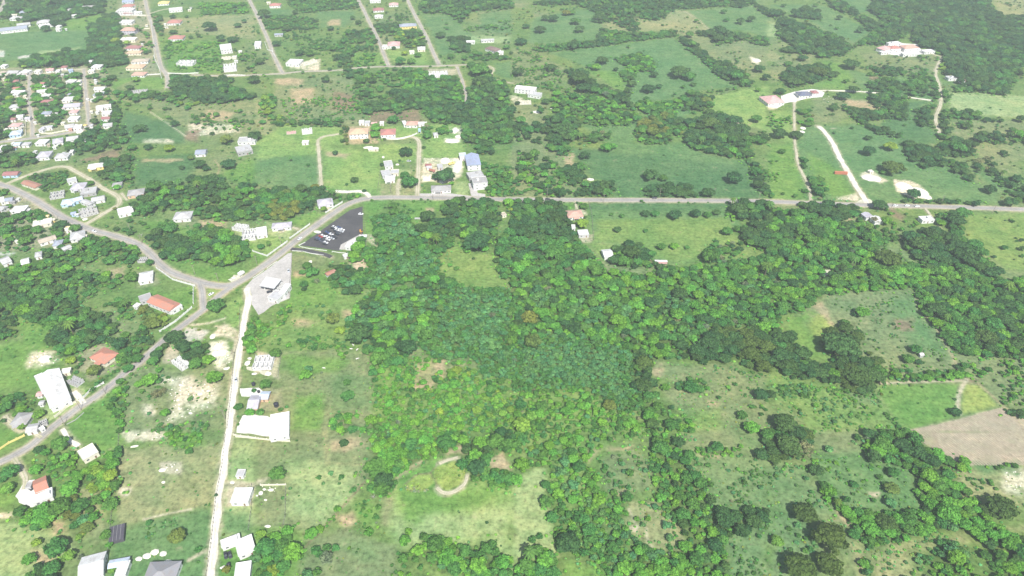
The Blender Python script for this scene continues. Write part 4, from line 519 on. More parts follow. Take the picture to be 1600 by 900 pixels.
def sheet(nm, poly, mt, z, ragged=0.0):
    P = []
    n = len(poly)
    for i in range(n):
        a = Vector(poly[i]); b = Vector(poly[(i + 1) % n]); k = max(1, int((b - a).length / 2.5)) if ragged else 1
        for j in range(k):
            p = a.lerp(b, j / k)
            if ragged: p += Vector(((float(vnoise(np.array([p.x * .4]), np.array([p.y * .4]), 3)[0]) - .5), (float(vnoise(np.array([p.x * .4]), np.array([p.y * .4]), 8)[0]) - .5))) * ragged * 2
            P.append((p.x, p.y))
    bm = bmesh.new(); vs = [bm.verts.new((x, y, z)) for x, y in P]; f = bm.faces.new(vs); bm.normal_update()
    if f.normal.z < 0: f.normal_flip()
    r = bmesh.ops.extrude_face_region(bm, geom=[f]); vv = [g for g in r['geom'] if isinstance(g, bmesh.types.BMVert)]
    for v in vv: v.co.z = z
    for v in vs: v.co.z = -.2
    bmesh.ops.triangulate(bm, faces=[q for q in bm.faces if len(q.verts) > 4])
    bmesh.ops.recalc_face_normals(bm, faces=bm.faces)
    me = bpy.data.meshes.new(nm); bm.to_mesh(me); bm.free(); me.materials.append(mt); return tag(obj(nm, me), kind='structure')
for i, (nm, k, mt, s) in enumerate(PADS):
    sheet(nm, PTS(k, s, True), mat_road(mt), .08 + i * .0035 + (.02 if mt == 'dark' else 0), {'marl': .9, 'gravel': 1.0, 'white': .4}.get(mt, .15))

# ploughed field with its furrows
def furrows(poly, ang, gap, col, name):
    ca, sa = math.cos(ang), math.sin(ang); Q = [(x * ca + y * sa, -x * sa + y * ca) for x, y in poly]
    y0 = min(q[1] for q in Q); y1 = max(q[1] for q in Q); V = []; F = []; y = y0 + gap
    while y < y1:
        xs = []
        for i in range(len(Q)):
            (ax, ay), (bx, by) = Q[i], Q[(i + 1) % len(Q)]
            if (ay > y) != (by > y): xs.append(ax + (bx - ax) * (y - ay) / (by - ay))
        xs.sort()
        for a, b in zip(xs[::2], xs[1::2]):
            n = max(1, int((b - a) / 6)); prev = None
            for j in range(n + 1):
                x = a + (b - a) * j / n; jj = rng.uniform(-.12, .12); hh = rng.uniform(.16, .3); ring = []
                for dy, z in ((-gap * .33, -.05), (jj, hh), (gap * .33, -.05)):
                    yy = y + dy; V.append((x * ca - yy * sa, x * sa + yy * ca, z)); ring.append(len(V) - 1)
                if prev: F += [(prev[0], ring[0], ring[1], prev[1]), (prev[1], ring[1], ring[2], prev[2])]
                prev = ring
        y += gap
    me = bpy.data.meshes.new(name); me.from_pydata(V, [], F); me.materials.append(mat_plain(name, col, stain=.5, scale=.12, dirt=(.38, .34, .26), rough=1)); return tag(obj(name, me), kind='stuff')
fo = furrows(PTS('.', '1419,673 1500,656 1558,638 1567,636 1610,676 1640,720 1640,727 1510,727 1466,707', False), R(118), 1.5, (.34, .285, .21), 'ploughed_furrows')
tag(fo, 'brown ridges running across the bare ploughed field at the right edge')
# ------------------------------------------------------------------ foliage meshes
ICO = None
def ico_arrays():
    global ICO
    if ICO is None:
        bm = bmesh.new(); bmesh.ops.create_icosphere(bm, subdivisions=2, radius=1.0)
        v = np.array([x.co[:] for x in bm.verts]); f = np.array([[a.index for a in q.verts] for q in bm.faces]); bm.free(); ICO = (v, f)
    return ICO
def crown_mesh(name, seed, lobes, leaves, leaf, flat=1.0, spread=.62, lr=(.26, .42), core=.80, low=.42, gap=0.0):
    g = np.random.default_rng(seed); V = []; F = []; L = []; nv = 0; iv, if_ = ico_arrays()
    cs = []
    for i in range(lobes):
        a = i * 2.39996 + g.uniform(-.4, .4); q = (i + .5) / lobes; rad = spread * math.sqrt(q) * g.uniform(.85, 1.12)
        z = low + flat * .78 * math.sqrt(max(0, 1 - (rad / .95) ** 2)) * g.uniform(.72, 1.02) - .1 * flat
        cs.append((rad * math.cos(a), rad * math.sin(a), z, g.uniform(*lr)))
    for i, (x, y, z, r) in enumerate(cs):
        lb = g.uniform(.22, .78); sx, sy, sz = r * g.uniform(.9, 1.15), r * g.uniform(.9, 1.15), r * g.uniform(.68, .85) * (.6 + .4 * flat)
        if core:
            nz = 1 + (g.random(len(iv)) - .5) * .3
            V.append(np.stack([x + iv[:, 0] * sx * core * nz, y + iv[:, 1] * sy * core * nz, z + iv[:, 2] * sz * core * nz], 1))
            F += [tuple(q + nv) for q in if_]; L += list(np.clip(lb - .34 + (g.random(len(if_)) - .5) * .2, 0, 1)); nv += len(iv)  # cores coloured darker, painting in the occlusion shade inside each lobe
        n = leaves
        d = g.normal(size=(n, 3)); d[:, 2] = np.abs(d[:, 2]) * .9 - .35; d /= np.linalg.norm(d, axis=1)[:, None]
        rr = g.uniform(.82, 1.16, n)[:, None]; P = np.array([x, y, z]) + d * np.array([sx, sy, sz]) * rr
        nr = d + g.normal(size=(n, 3)) * .45; nr[:, 2] += .35; nr /= np.linalg.norm(nr, axis=1)[:, None]
        u = np.cross(nr, g.normal(size=(n, 3))); u /= np.linalg.norm(u, axis=1)[:, None]; w = np.cross(nr, u)
        s = (leaf * g.uniform(.6, 1.35, n))[:, None]; dr = g.uniform(.55, 1.0, n)[:, None]
        q = np.stack([P - u * s, P - w * s * dr * .8, P + u * s * .9, P + w * s * dr], 1).reshape(-1, 3); V.append(q)
        F += [tuple(range(nv + 4 * k, nv + 4 * k + 4)) for k in range(n)]; nv += 4 * n
        L += list(np.clip(lb + (g.random(n) - .5) * .55 + d[:, 2] * .16, 0, 1))  # random leaf tone, with upper leaves painted lighter as if lit
    V = np.concatenate(V); me = bpy.data.meshes.new(name); me.from_pydata(V.tolist(), [], F)
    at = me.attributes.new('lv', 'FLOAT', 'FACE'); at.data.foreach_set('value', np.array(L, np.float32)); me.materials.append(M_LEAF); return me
def limb(V, F, a, b, ra, rb, n=6):
    a = Vector(a); b = Vector(b); d = (b - a).normalized(); u = d.orthogonal().normalized(); w = d.cross(u); k = len(V)
    for c, r in ((a, ra), (b, rb)):
        for i in range(n): t = 2 * math.pi * i / n; V.append(tuple(c + u * math.cos(t) * r + w * math.sin(t) * r))
    for i in range(n): F.append((k + i, k + (i + 1) % n, k + n + (i + 1) % n, k + n + i))
def trunk_mesh(name, seed, h=.55, r=.055, spread=.5, top=.95, nb=6):
    g = random.Random(seed); V = []; F = []; bend = (g.uniform(-.05, .05), g.uniform(-.05, .05), h * .55)
    limb(V, F, (0, 0, -.04), bend, r * 1.25, r * .9); limb(V, F, bend, (bend[0] * 1.4, bend[1] * .6, h), r * .9, r * .7)
    for i in range(nb):
        a = i * 6.283 / nb + g.uniform(-.3, .3); q = spread * g.uniform(.7, 1.1)
        m = (math.cos(a) * q * .5, math.sin(a) * q * .5, h + (top - h) * .4); limb(V, F, (bend[0], bend[1], h * g.uniform(.7, .98)), m, r * .5, r * .32, 5)
        limb(V, F, m, (math.cos(a + .2) * q, math.sin(a + .2) * q, h + (top - h) * g.uniform(.6, 1)), r * .32, r * .12, 4)
    me = bpy.data.meshes.new(name); me.from_pydata(V, [], F); me.materials.append(M_BARK); return me
def palm_meshes(seed):
    g = random.Random(seed); V = []; F = []; L = []
    for i in range(18):
        a = i * 2.4; el = .9 - i * .085; pts = []
        for j in range(6):
            t = j / 5; pts.append(Vector((math.cos(a) * t * (.55 + .45 * math.cos(el)), math.sin(a) * t * (.55 + .45 * math.cos(el)), 2.2 + math.sin(el) * t * .7 - t * t * .75)))
        sd = Vector((-math.sin(a), math.cos(a), 0))
        for j in range(5):
            w0 = .16 * math.sin(math.pi * (j / 5 * .85 + .1)); w1 = .16 * math.sin(math.pi * ((j + 1) / 5 * .85 + .1)) if j < 4 else .02; p, q = pts[j], pts[j + 1]
            for s in (-1, 1):
                k = len(V); V.extend([tuple(p), tuple(q), tuple(q + sd * s * w1 - Vector((0, 0, w1 * .5))), tuple(p + sd * s * w0 - Vector((0, 0, w0 * .5)))]); F.append((k, k + 1, k + 2, k + 3)); L.append(g.uniform(.3, .8))
    c = bpy.data.meshes.new('palm_fronds'); c.from_pydata(V, [], F); at = c.attributes.new('lv', 'FLOAT', 'FACE'); at.data.foreach_set('value', L); c.materials.append(M_LEAF)
    V = []; F = []; limb(V, F, (0, 0, -.05), (.05, .02, 1.1), .07, .05); limb(V, F, (.05, .02, 1.1), (0, 0, 2.25), .05, .045)
    t = bpy.data.meshes.new('palm_trunk'); t.from_pydata(V, [], F); t.materials.append(M_BARK); return c, t
CR = {
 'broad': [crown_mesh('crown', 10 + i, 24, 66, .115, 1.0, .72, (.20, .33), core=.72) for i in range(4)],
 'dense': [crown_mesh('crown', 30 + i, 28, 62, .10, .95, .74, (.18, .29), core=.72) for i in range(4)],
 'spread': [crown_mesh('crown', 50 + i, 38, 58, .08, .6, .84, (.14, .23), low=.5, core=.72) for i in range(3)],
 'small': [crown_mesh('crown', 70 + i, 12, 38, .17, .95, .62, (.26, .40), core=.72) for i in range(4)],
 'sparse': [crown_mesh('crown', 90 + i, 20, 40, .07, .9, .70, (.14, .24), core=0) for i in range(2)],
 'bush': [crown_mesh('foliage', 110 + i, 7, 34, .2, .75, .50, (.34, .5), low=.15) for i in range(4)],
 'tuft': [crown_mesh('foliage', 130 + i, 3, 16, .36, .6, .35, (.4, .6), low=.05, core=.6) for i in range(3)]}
TK = {'broad': trunk_mesh('trunk', 1), 'dense': trunk_mesh('trunk', 2), 'spread': trunk_mesh('trunk', 3, .45, .06, .7, .85, 8), 'small': trunk_mesh('trunk', 4, .4, .05, .35, .7, 4), 'sparse': trunk_mesh('trunk', 5, .5, .05, .65, 1.1, 9)}
PALM = [palm_meshes(1), palm_meshes(2)]

LAND = [(95,68,'the playing field'),(240,60,'the straight village road'),(357,85,'the two white roofless houses'),(250,125,'the end of the village road'),(89,167,'the village lanes'),(384,228,'the grey flat roofed house'),(314,238,'the small blue roofed shed'),
 (120,300,'the loop lane'),(170,342,'the white foundation walls'),(285,338,'the pale hip roofed house in the trees'),(388,358,'the roofless white house by the road'),(440,355,'the lilac roofed bungalow'),(258,476,'the long red roofed house'),(330,480,'the small grassy road island'),
 (163,556,'the red hip roofed house'),(80,608,'the big white hall'),(345,545,'the marl heaps'),(60,763,'the red roofed house with the round drive'),(137,705,'the white house by the bend'),(182,832,'the dark shade house'),(210,876,'the white flat roofs at the bottom'),(250,890,'the dark grey roof'),
 (405,568,'the unfinished white house'),(400,622,'the grey and blue roofs'),(410,662,'the big white courtyard'),(377,775,'the white square house'),(375,850,'the angular white roof'),(540,615,'the mown plot'),(430,445,'the filling station'),(525,360,'the black car park'),(508,315,'the house above the road bend'),
 (560,208,'the orange roofed villa'),(606,206,'the red and white villa'),(640,195,'the walled white house'),(607,278,'the flat grey buildings'),(690,265,'the quarry yard'),(738,250,'the blue roofed building'),(745,285,'the tall grey block'),(690,293,'the long grey roofed building'),(710,215,'the white marl patch'),
 (540,230,'the pale lane'),(463,100,'the white house with the curved drive'),(520,150,'the dry tan field'),(615,68,'the pink roofed house'),(595,20,'the houses at the top'),(655,60,'the two top lanes'),(770,78,'the dark roofed house at the top'),(690,113,'the white house at the lane end'),(727,145,'the small lane fork'),
 (823,146,'the white villa on the knoll'),(960,120,'the large pasture at the top'),(1065,112,'the great dark tree in the pasture'),(1030,230,'the cloudy green pasture'),(900,335,'the red roofed house below the road'),(950,397,'the small white shed'),(1033,410,'the white trailer'),(1050,350,'the paddock below the road'),
 (720,745,'the yellow pond beds'),(730,820,'the big mown lawn'),(780,720,'the orange bare patch'),(690,560,'the bright thicket'),(880,560,'the blue green thicket'),(740,430,'the grassy clearing'),(1000,430,'the wood edge'),(1150,480,'the mid wood'),(1120,600,'the meadow beside the wood'),(1000,800,'the scrub at the bottom'),(1180,770,'the bluish meadow'),
 (1210,155,'the pink roofed villa'),(1255,145,'the dark blue roof'),(1405,78,'the hilltop villa'),(1465,120,'the winding hill lane'),(1300,230,'the white straight track'),(1425,297,'the white marl pit'),(1365,275,'the small stony pit'),(1365,340,'the white sheds by the junction'),(1450,342,'the small roadside house'),(1243,230,'the narrow field lane'),
 (1345,520,'the walled pasture on the right'),(1320,540,'the great dark tree group'),(1440,630,'the green crop plot'),(1520,680,'the ploughed field'),(1370,740,'the meadow below the hedge'),(1290,830,'the three dark round trees'),(1530,560,'the scrub at the right edge'),(1560,380,'the field at the right edge'),(1500,190,'the pasture at the right edge'),(1450,30,'the hill wood'),(1480,800,'the thick hedge at the lower right'),(900,100,'the top pasture'),(850,250,'the brush above the road'),(1100,30,'the tan hillside'),(1240,30,'the small fields at the top')]
def where(u, v):
    b = min(LAND, key=lambda l: math.hypot(l[0] - u, (l[1] - v) * 1.3)); du, dv = u - b[0], v - b[1]
    if math.hypot(du, dv) < 9: return 'at ' + b[2]
    if abs(du) > abs(dv): return ('right of ' if du > 0 else 'left of ') + b[2]
    return ('below ' if dv > 0 else 'above ') + b[2]

# ------------------------------------------------------------------ where nothing may grow
EXC = []                                          # circles: x, y, r
SEG = []
for nm, w, mt, ln in RL:
    for i in range(0, len(ln) - 1): EXC.append((ln[i][0], ln[i][1], w / 2 + .2))
PADPOLY = [PTS(k, s) for nm, k, mt, s in PADS]
GRID = {}
def exc_add(x, y, r):
    for i in range(int((x - r) // 12), int((x + r) // 12) + 1):
        for j in range(int((y - r) // 12), int((y + r) // 12) + 1): GRID.setdefault((i, j), []).append((x, y, r))
for e in EXC: exc_add(*e)
def blocked(x, y, r):
    for i in range(int((x - r) // 12), int((x + r) // 12) + 1):
        for j in range(int((y - r) // 12), int((y + r) // 12) + 1):
            for (a, b, c) in GRID.get((i, j), ()):
                if (a - x) ** 2 + (b - y) ** 2 < (c + r) ** 2: return True
    return False
# ------------------------------------------------------------------ buildings
PAINT = {'white': (.72, .72, .70), 'cream': (.74, .70, .56), 'grey': (.38, .375, .37), 'lgrey': (.50, .50, .50), 'dgrey': (.30, .30, .32), 'pink': (.66, .40, .38), 'salmon': (.60, .36, .28), 'red': (.48, .20, .17), 'brick': (.52, .22, .15), 'maroon': (.36, .15, .15), 'brown': (.20, .13, .12),
 'orange': (.64, .44, .29), 'yellow': (.78, .62, .22), 'blue': (.36, .42, .58), 'pblue': (.55, .64, .76), 'bgrey': (.33, .37, .45), 'lilac': (.50, .48, .54), 'tan': (.50, .43, .34), 'navy': (.13, .15, .23), 'lblue': (.42, .58, .74), 'rust': (.42, .20, .14)}
def paint(c, roof=False):
    return mat_plain(('roof_' if roof else 'wall_') + c, PAINT[c], rough=.55 if roof else .85, stain=.6 if roof else .25, scale=.35 if roof else .5, stripes=1.1 if roof else 0, dirt=(.30, .25, .21) if roof else (.33, .30, .25))
def bm_mesh(name, bm, *mats):
    me = bpy.data.meshes.new(name); bmesh.ops.recalc_face_normals(bm, faces=bm.faces); bm.to_mesh(me); bm.free()
    for m in mats: me.materials.append(m)
    return me
def box(bm, x0, x1, y0, y1, z0, z1):
    v = [bm.verts.new(p) for p in ((x0, y0, z0), (x1, y0, z0), (x1, y1, z0), (x0, y1, z0), (x0, y0, z1), (x1, y0, z1), (x1, y1, z1), (x0, y1, z1))]
    for f in ((0, 3, 2, 1), (4, 5, 6, 7), (0, 1, 5, 4), (1, 2, 6, 5), (2, 3, 7, 6), (3, 0, 4, 7)): bm.faces.new([v[i] for i in f])
WM = {}
def opening(kind, w, h, frame=True):
    k = (kind, round(w, 1), round(h, 1))
    if k not in WM:
        bm = bmesh.new(); t = .09; box(bm, -w / 2 - t, w / 2 + t, -.02, .07, 0, t); box(bm, -w / 2 - t, w / 2 + t, -.02, .07, h - t, h)
        box(bm, -w / 2 - t, -w / 2, -.02, .07, t, h - t); box(bm, w / 2, w / 2 + t, -.02, .07, t, h - t)
        if kind == 'window': box(bm, -.03, .03, -.02, .06, t, h - t)
        fr = bm_mesh(kind + '_frame', bm, M_FRAME)
        bm = bmesh.new(); box(bm, -w / 2, w / 2, -.02, .03, t, h - t)
        pn = bm_mesh(kind, bm, M_GLASS if kind == 'window' else mat_plain('door_wood', (.22, .13, .08), stain=.2)); WM[k] = (fr, pn)
    return WM[k]
def put_opening(root, kind, w, h, x, y, z, rz, near):
    fr, pn = opening(kind, w, h)
    o = obj(kind, pn, root, (x, y, z), rz)
    if near: obj(kind + '_frame', fr, o)
    return o
def roof_mesh(L, w, kind, ov, rise, th, mat):
    bm = bmesh.new(); a, b = L / 2 + ov, w / 2 + ov
    lo = [bm.verts.new(p) for p in ((-a, -b, 0), (a, -b, 0), (a, b, 0), (-a, b, 0))]; hi = [bm.verts.new((v.co.x, v.co.y, th)) for v in lo]
    bm.faces.new(lo[::-1])
    for i in range(4): bm.faces.new((lo[i], lo[(i + 1) % 4], hi[(i + 1) % 4], hi[i]))
    if kind == 'gable': r0, r1 = bm.verts.new((-a, 0, rise + th)), bm.verts.new((a, 0, rise + th))
    else:
        q = max(.15, a - b); r0, r1 = bm.verts.new((-q, 0, rise + th)), bm.verts.new((q, 0, rise + th))
    bm.faces.new((hi[0], hi[1], r1, r0)); bm.faces.new((hi[2], hi[3], r0, r1)); bm.faces.new((hi[1], hi[2], r1)); bm.faces.new((hi[3], hi[0], r0))
    return bm_mesh('roof', bm, mat), (r0, r1)
NH = 0
HL = []                                            # all buildings, for later labels
def house(k, x1, y1, x2, y2, w, typ, rc, wc='white', h=3.0, label=None, cat='house'):
    global NH; NH += 1; g = random.Random(NH * 13)
    u1, v1 = TP(k, x1, y1); u2, v2 = TP(k, x2, y2)
    zz = h + (.6 if typ in ('hip', 'gable') else 0)
    a = W(u1, v1, zz); b = W(u2, v2, zz); c = (a + b) / 2; L = max((b - a).length, 2.5); ang = math.atan2(b.y - a.y, b.x - a.x)
    near = PXM(v1) > 1.55; ov = .45 if typ in ('hip', 'gable') else .25; L = max(2.2, L - 2 * ov); w = max(2.0, w - 2 * ov)
    if ang > math.pi / 2: ang -= math.pi
    if ang < -math.pi / 2: ang += math.pi
    nm = {'shell': 'unfinished_house'}.get(typ, 'house' if cat == 'house' else cat.replace(' ', '_'))
    root = empty(nm, (c.x, c.y, 0), ang); wm = paint(wc); rm = paint(rc, True)
    if typ == 'shell':
        bm = bmesh.new(); box(bm, -L / 2 - .3, L / 2 + .3, -w / 2 - .3, w / 2 + .3, -.1, .3); obj('floor_slab', bm_mesh('floor_slab', bm, M_CONC if rc != 'white' else paint('lgrey')), root)
        xs = [-L / 2] + [-L / 2 + L * (i + g.uniform(-.12, .12)) / 4 for i in (1, 2, 3)] + [L / 2]; ys = [-w / 2, g.uniform(-.08, .12) * w, w / 2]; t = .28
        for yy in ys:
            for i in range(4):
                bm = bmesh.new(); x0, x1_ = xs[i] + t / 2, xs[i + 1] - t / 2; d = (x1_ - x0) * .36; hh = h * g.uniform(.72, 1)
                box(bm, x0, x0 + d, yy - t / 2, yy + t / 2, .3, hh); box(bm, x1_ - d, x1_, yy - t / 2, yy + t / 2, .3, hh); box(bm, x0 + d, x1_ - d, yy - t / 2 + .01, yy + t / 2 - .01, .3, 1.1 if g.random() < .7 else .35); box(bm, x0 + d, x1_ - d, yy - t / 2 + .01, yy + t / 2 - .01, hh - .45, hh - .02)
                obj('wall', bm_mesh('wall', bm, wm), root)
        for xx in xs:
            bm = bmesh.new(); hh = h * g.uniform(.8, 1)
            box(bm, xx - t / 2, xx + t / 2, ys[0] - t / 2 - .02, ys[1] - .9, .3, hh); box(bm, xx - t / 2, xx + t / 2, ys[1] + .9, ys[2] + t / 2 + .02, .3, hh)
            obj('cross_wall', bm_mesh('cross_wall', bm, wm), root)
        bm = bmesh.new()
        for xx in xs:
            for yy in (ys[0], ys[2]): box(bm, xx - .17, xx + .17, yy - .17, yy + .17, .3, h + .7)
        obj('column', bm_mesh('column', bm, M_CONC), root)['kind'] = 'stuff'
    else:
        bm = bmesh.new(); box(bm, -L / 2, L / 2, -w / 2, w / 2, -.3, h)
        if typ == 'gable':
            rise = w * .5 * .36
            for s in (-1, 1):
                x = s * (L / 2 - .002); q = [bm.verts.new(p) for p in ((x, -w / 2, h), (x, w / 2, h), (x, 0, h + rise * .93), (x - s * .25, -w / 2, h), (x - s * .25, w / 2, h), (x - s * .25, 0, h + rise * .93))]
                for f in ((0, 1, 2), (3, 5, 4), (0, 2, 5, 3), (1, 4, 5, 2)): bm.faces.new([q[i] for i in f])
        obj('wall', bm_mesh('wall', bm, wm), root)
        if typ in ('hip', 'gable'):
            rise = w * .5 * (.42 if typ == 'hip' else .36); me, _ = roof_mesh(L, w, typ, ov, rise, .16, rm); rf = obj('roof', me, root, (0, 0, h - .02))
            bm = bmesh.new(); q = L / 2 + ov if typ == 'gable' else max(.3, L / 2 - w / 2); box(bm, -q, q, -.16, .16, rise + .12, rise + .22); obj('ridge_cap', bm_mesh('ridge_cap', bm, rm), rf)
            if near and L > 9 and typ == 'hip' and g.random() < .7:      # a front porch with its own roof and posts
                px = g.uniform(-.2, .2) * L; pw = min(5, L * .4)
                bm = bmesh.new(); r = [bm.verts.new(p) for p in ((px - pw / 2, -w / 2 - 2.4, h - .5), (px + pw / 2, -w / 2 - 2.4, h - .5), (px + pw / 2, -w / 2 - ov + .1, h - .06), (px - pw / 2, -w / 2 - ov + .1, h - .06))]
                f = bm.faces.new(r); e = bmesh.ops.extrude_face_region(bm, geom=[f])
                for v in [v for v in e['geom'] if isinstance(v, bmesh.types.BMVert)]: v.co.z -= .14
                obj('porch_roof', bm_mesh('porch_roof', bm, rm), root)
                for s in (-1, 1):
                    bm = bmesh.new(); box(bm, px + s * (pw / 2 - .2) - .12, px + s * (pw / 2 - .2) + .12, -w / 2 - 2.3, -w / 2 - 2.06, -.1, h - .55); obj('column', bm_mesh('column', bm, wm), root)
        else:
            bm = bmesh.new(); box(bm, -L / 2 - ov, L / 2 + ov, -w / 2 - ov, w / 2 + ov, h, h + .22)
            rf = obj('roof', bm_mesh('roof', bm, rm), root)
            bm = bmesh.new(); A, B = L / 2 + ov, w / 2 + ov; t = .2; z0, z1 = h + .22, h + .6
            box(bm, -A, A, -B, -B + t, z0, z1); box(bm, -A, A, B - t, B, z0, z1); box(bm, -A, -A + t, -B + t, B - t, z0, z1); box(bm, A - t, A, -B + t, B - t, z0, z1); obj('parapet', bm_mesh('parapet', bm, wm), rf)
            if L > 9 and g.random() < .6:
                bm = bmesh.new(); xx = g.uniform(-.3, .3) * L; yy = g.uniform(-.2, .2) * w; box(bm, xx - 1.3, xx + 1.3, yy - 1.1, yy + 1.1, h + .2, h + 1.7); obj('roof_hut', bm_mesh('roof_hut', bm, wm), rf)
        sty = 2 if h > 5 else 1; sh = h / sty
        for fl in range(sty):
            n = max(1, int(L / 3.6)); did = False
            for side in (-1, 1):
                for i in range(n):
                    x = -L / 2 + L * (i + .5) / n
                    if side < 0 and fl == 0 and not did and i >= n // 2 and L > 4: put_opening(root, 'door', .95, 2.1, x, side * (w / 2 + .002), .02, 0 if side < 0 else math.pi, near); did = True
                    else: put_opening(root, 'window', 1.3 if sh > 2.5 else .8, min(1.25, sh * .4), x, side * (w / 2 + .002), fl * sh + sh * .38, math.pi if side < 0 else 0, near)
            for side in (-1, 1):
                for i in range(max(1, int(w / 5))):
                    y = -w / 2 + w * (i + .5) / max(1, int(w / 5)); put_opening(root, 'window', 1.1, min(1.2, sh * .4), side * (L / 2 + .002), y, fl * sh + sh * .38, -side * math.pi / 2, near)
    exc_n = max(1, int(L / w + .5)); ex, ey = math.cos(ang), math.sin(ang)
    for i in range(exc_n):
        t = (i + .5) / exc_n - .5; exc_add(c.x + ex * L * t, c.y + ey * L * t, max(w, L / exc_n) * (.5 if near else .42) + .3)
    # a clear strip in front of the wall that faces the camera, so that the house stays in view
    exc_add(c.x, c.y - w * .5 - (2.0 if near else 1.0), min(L, w) * (.38 if near else .25))
    u, v = px_of(c)
    cn = {'lgrey': 'pale grey', 'dgrey': 'dark grey', 'bgrey': 'blue grey', 'pblue': 'pale blue', 'lblue': 'light blue', 'navy': 'dark blue', 'rust': 'rusty red', 'brick': 'brick red'}
    rn, wn_ = cn.get(rc, rc), cn.get(wc, wc)
    if not label:
        size = 'small ' if L * w < 60 else 'large ' if L * w > 200 else ''
        if typ == 'shell': label = f'{size}{wn_} unfinished roofless {cat} of bare walls'
        else: label = f'{size}{cat} with {rn} {"hipped" if typ == "hip" else "gabled" if typ == "gable" else "flat"} roof and {wn_} walls'
    tag(root, label, cat); HL.append((root, u, v)); return root
S_ = 'shed'
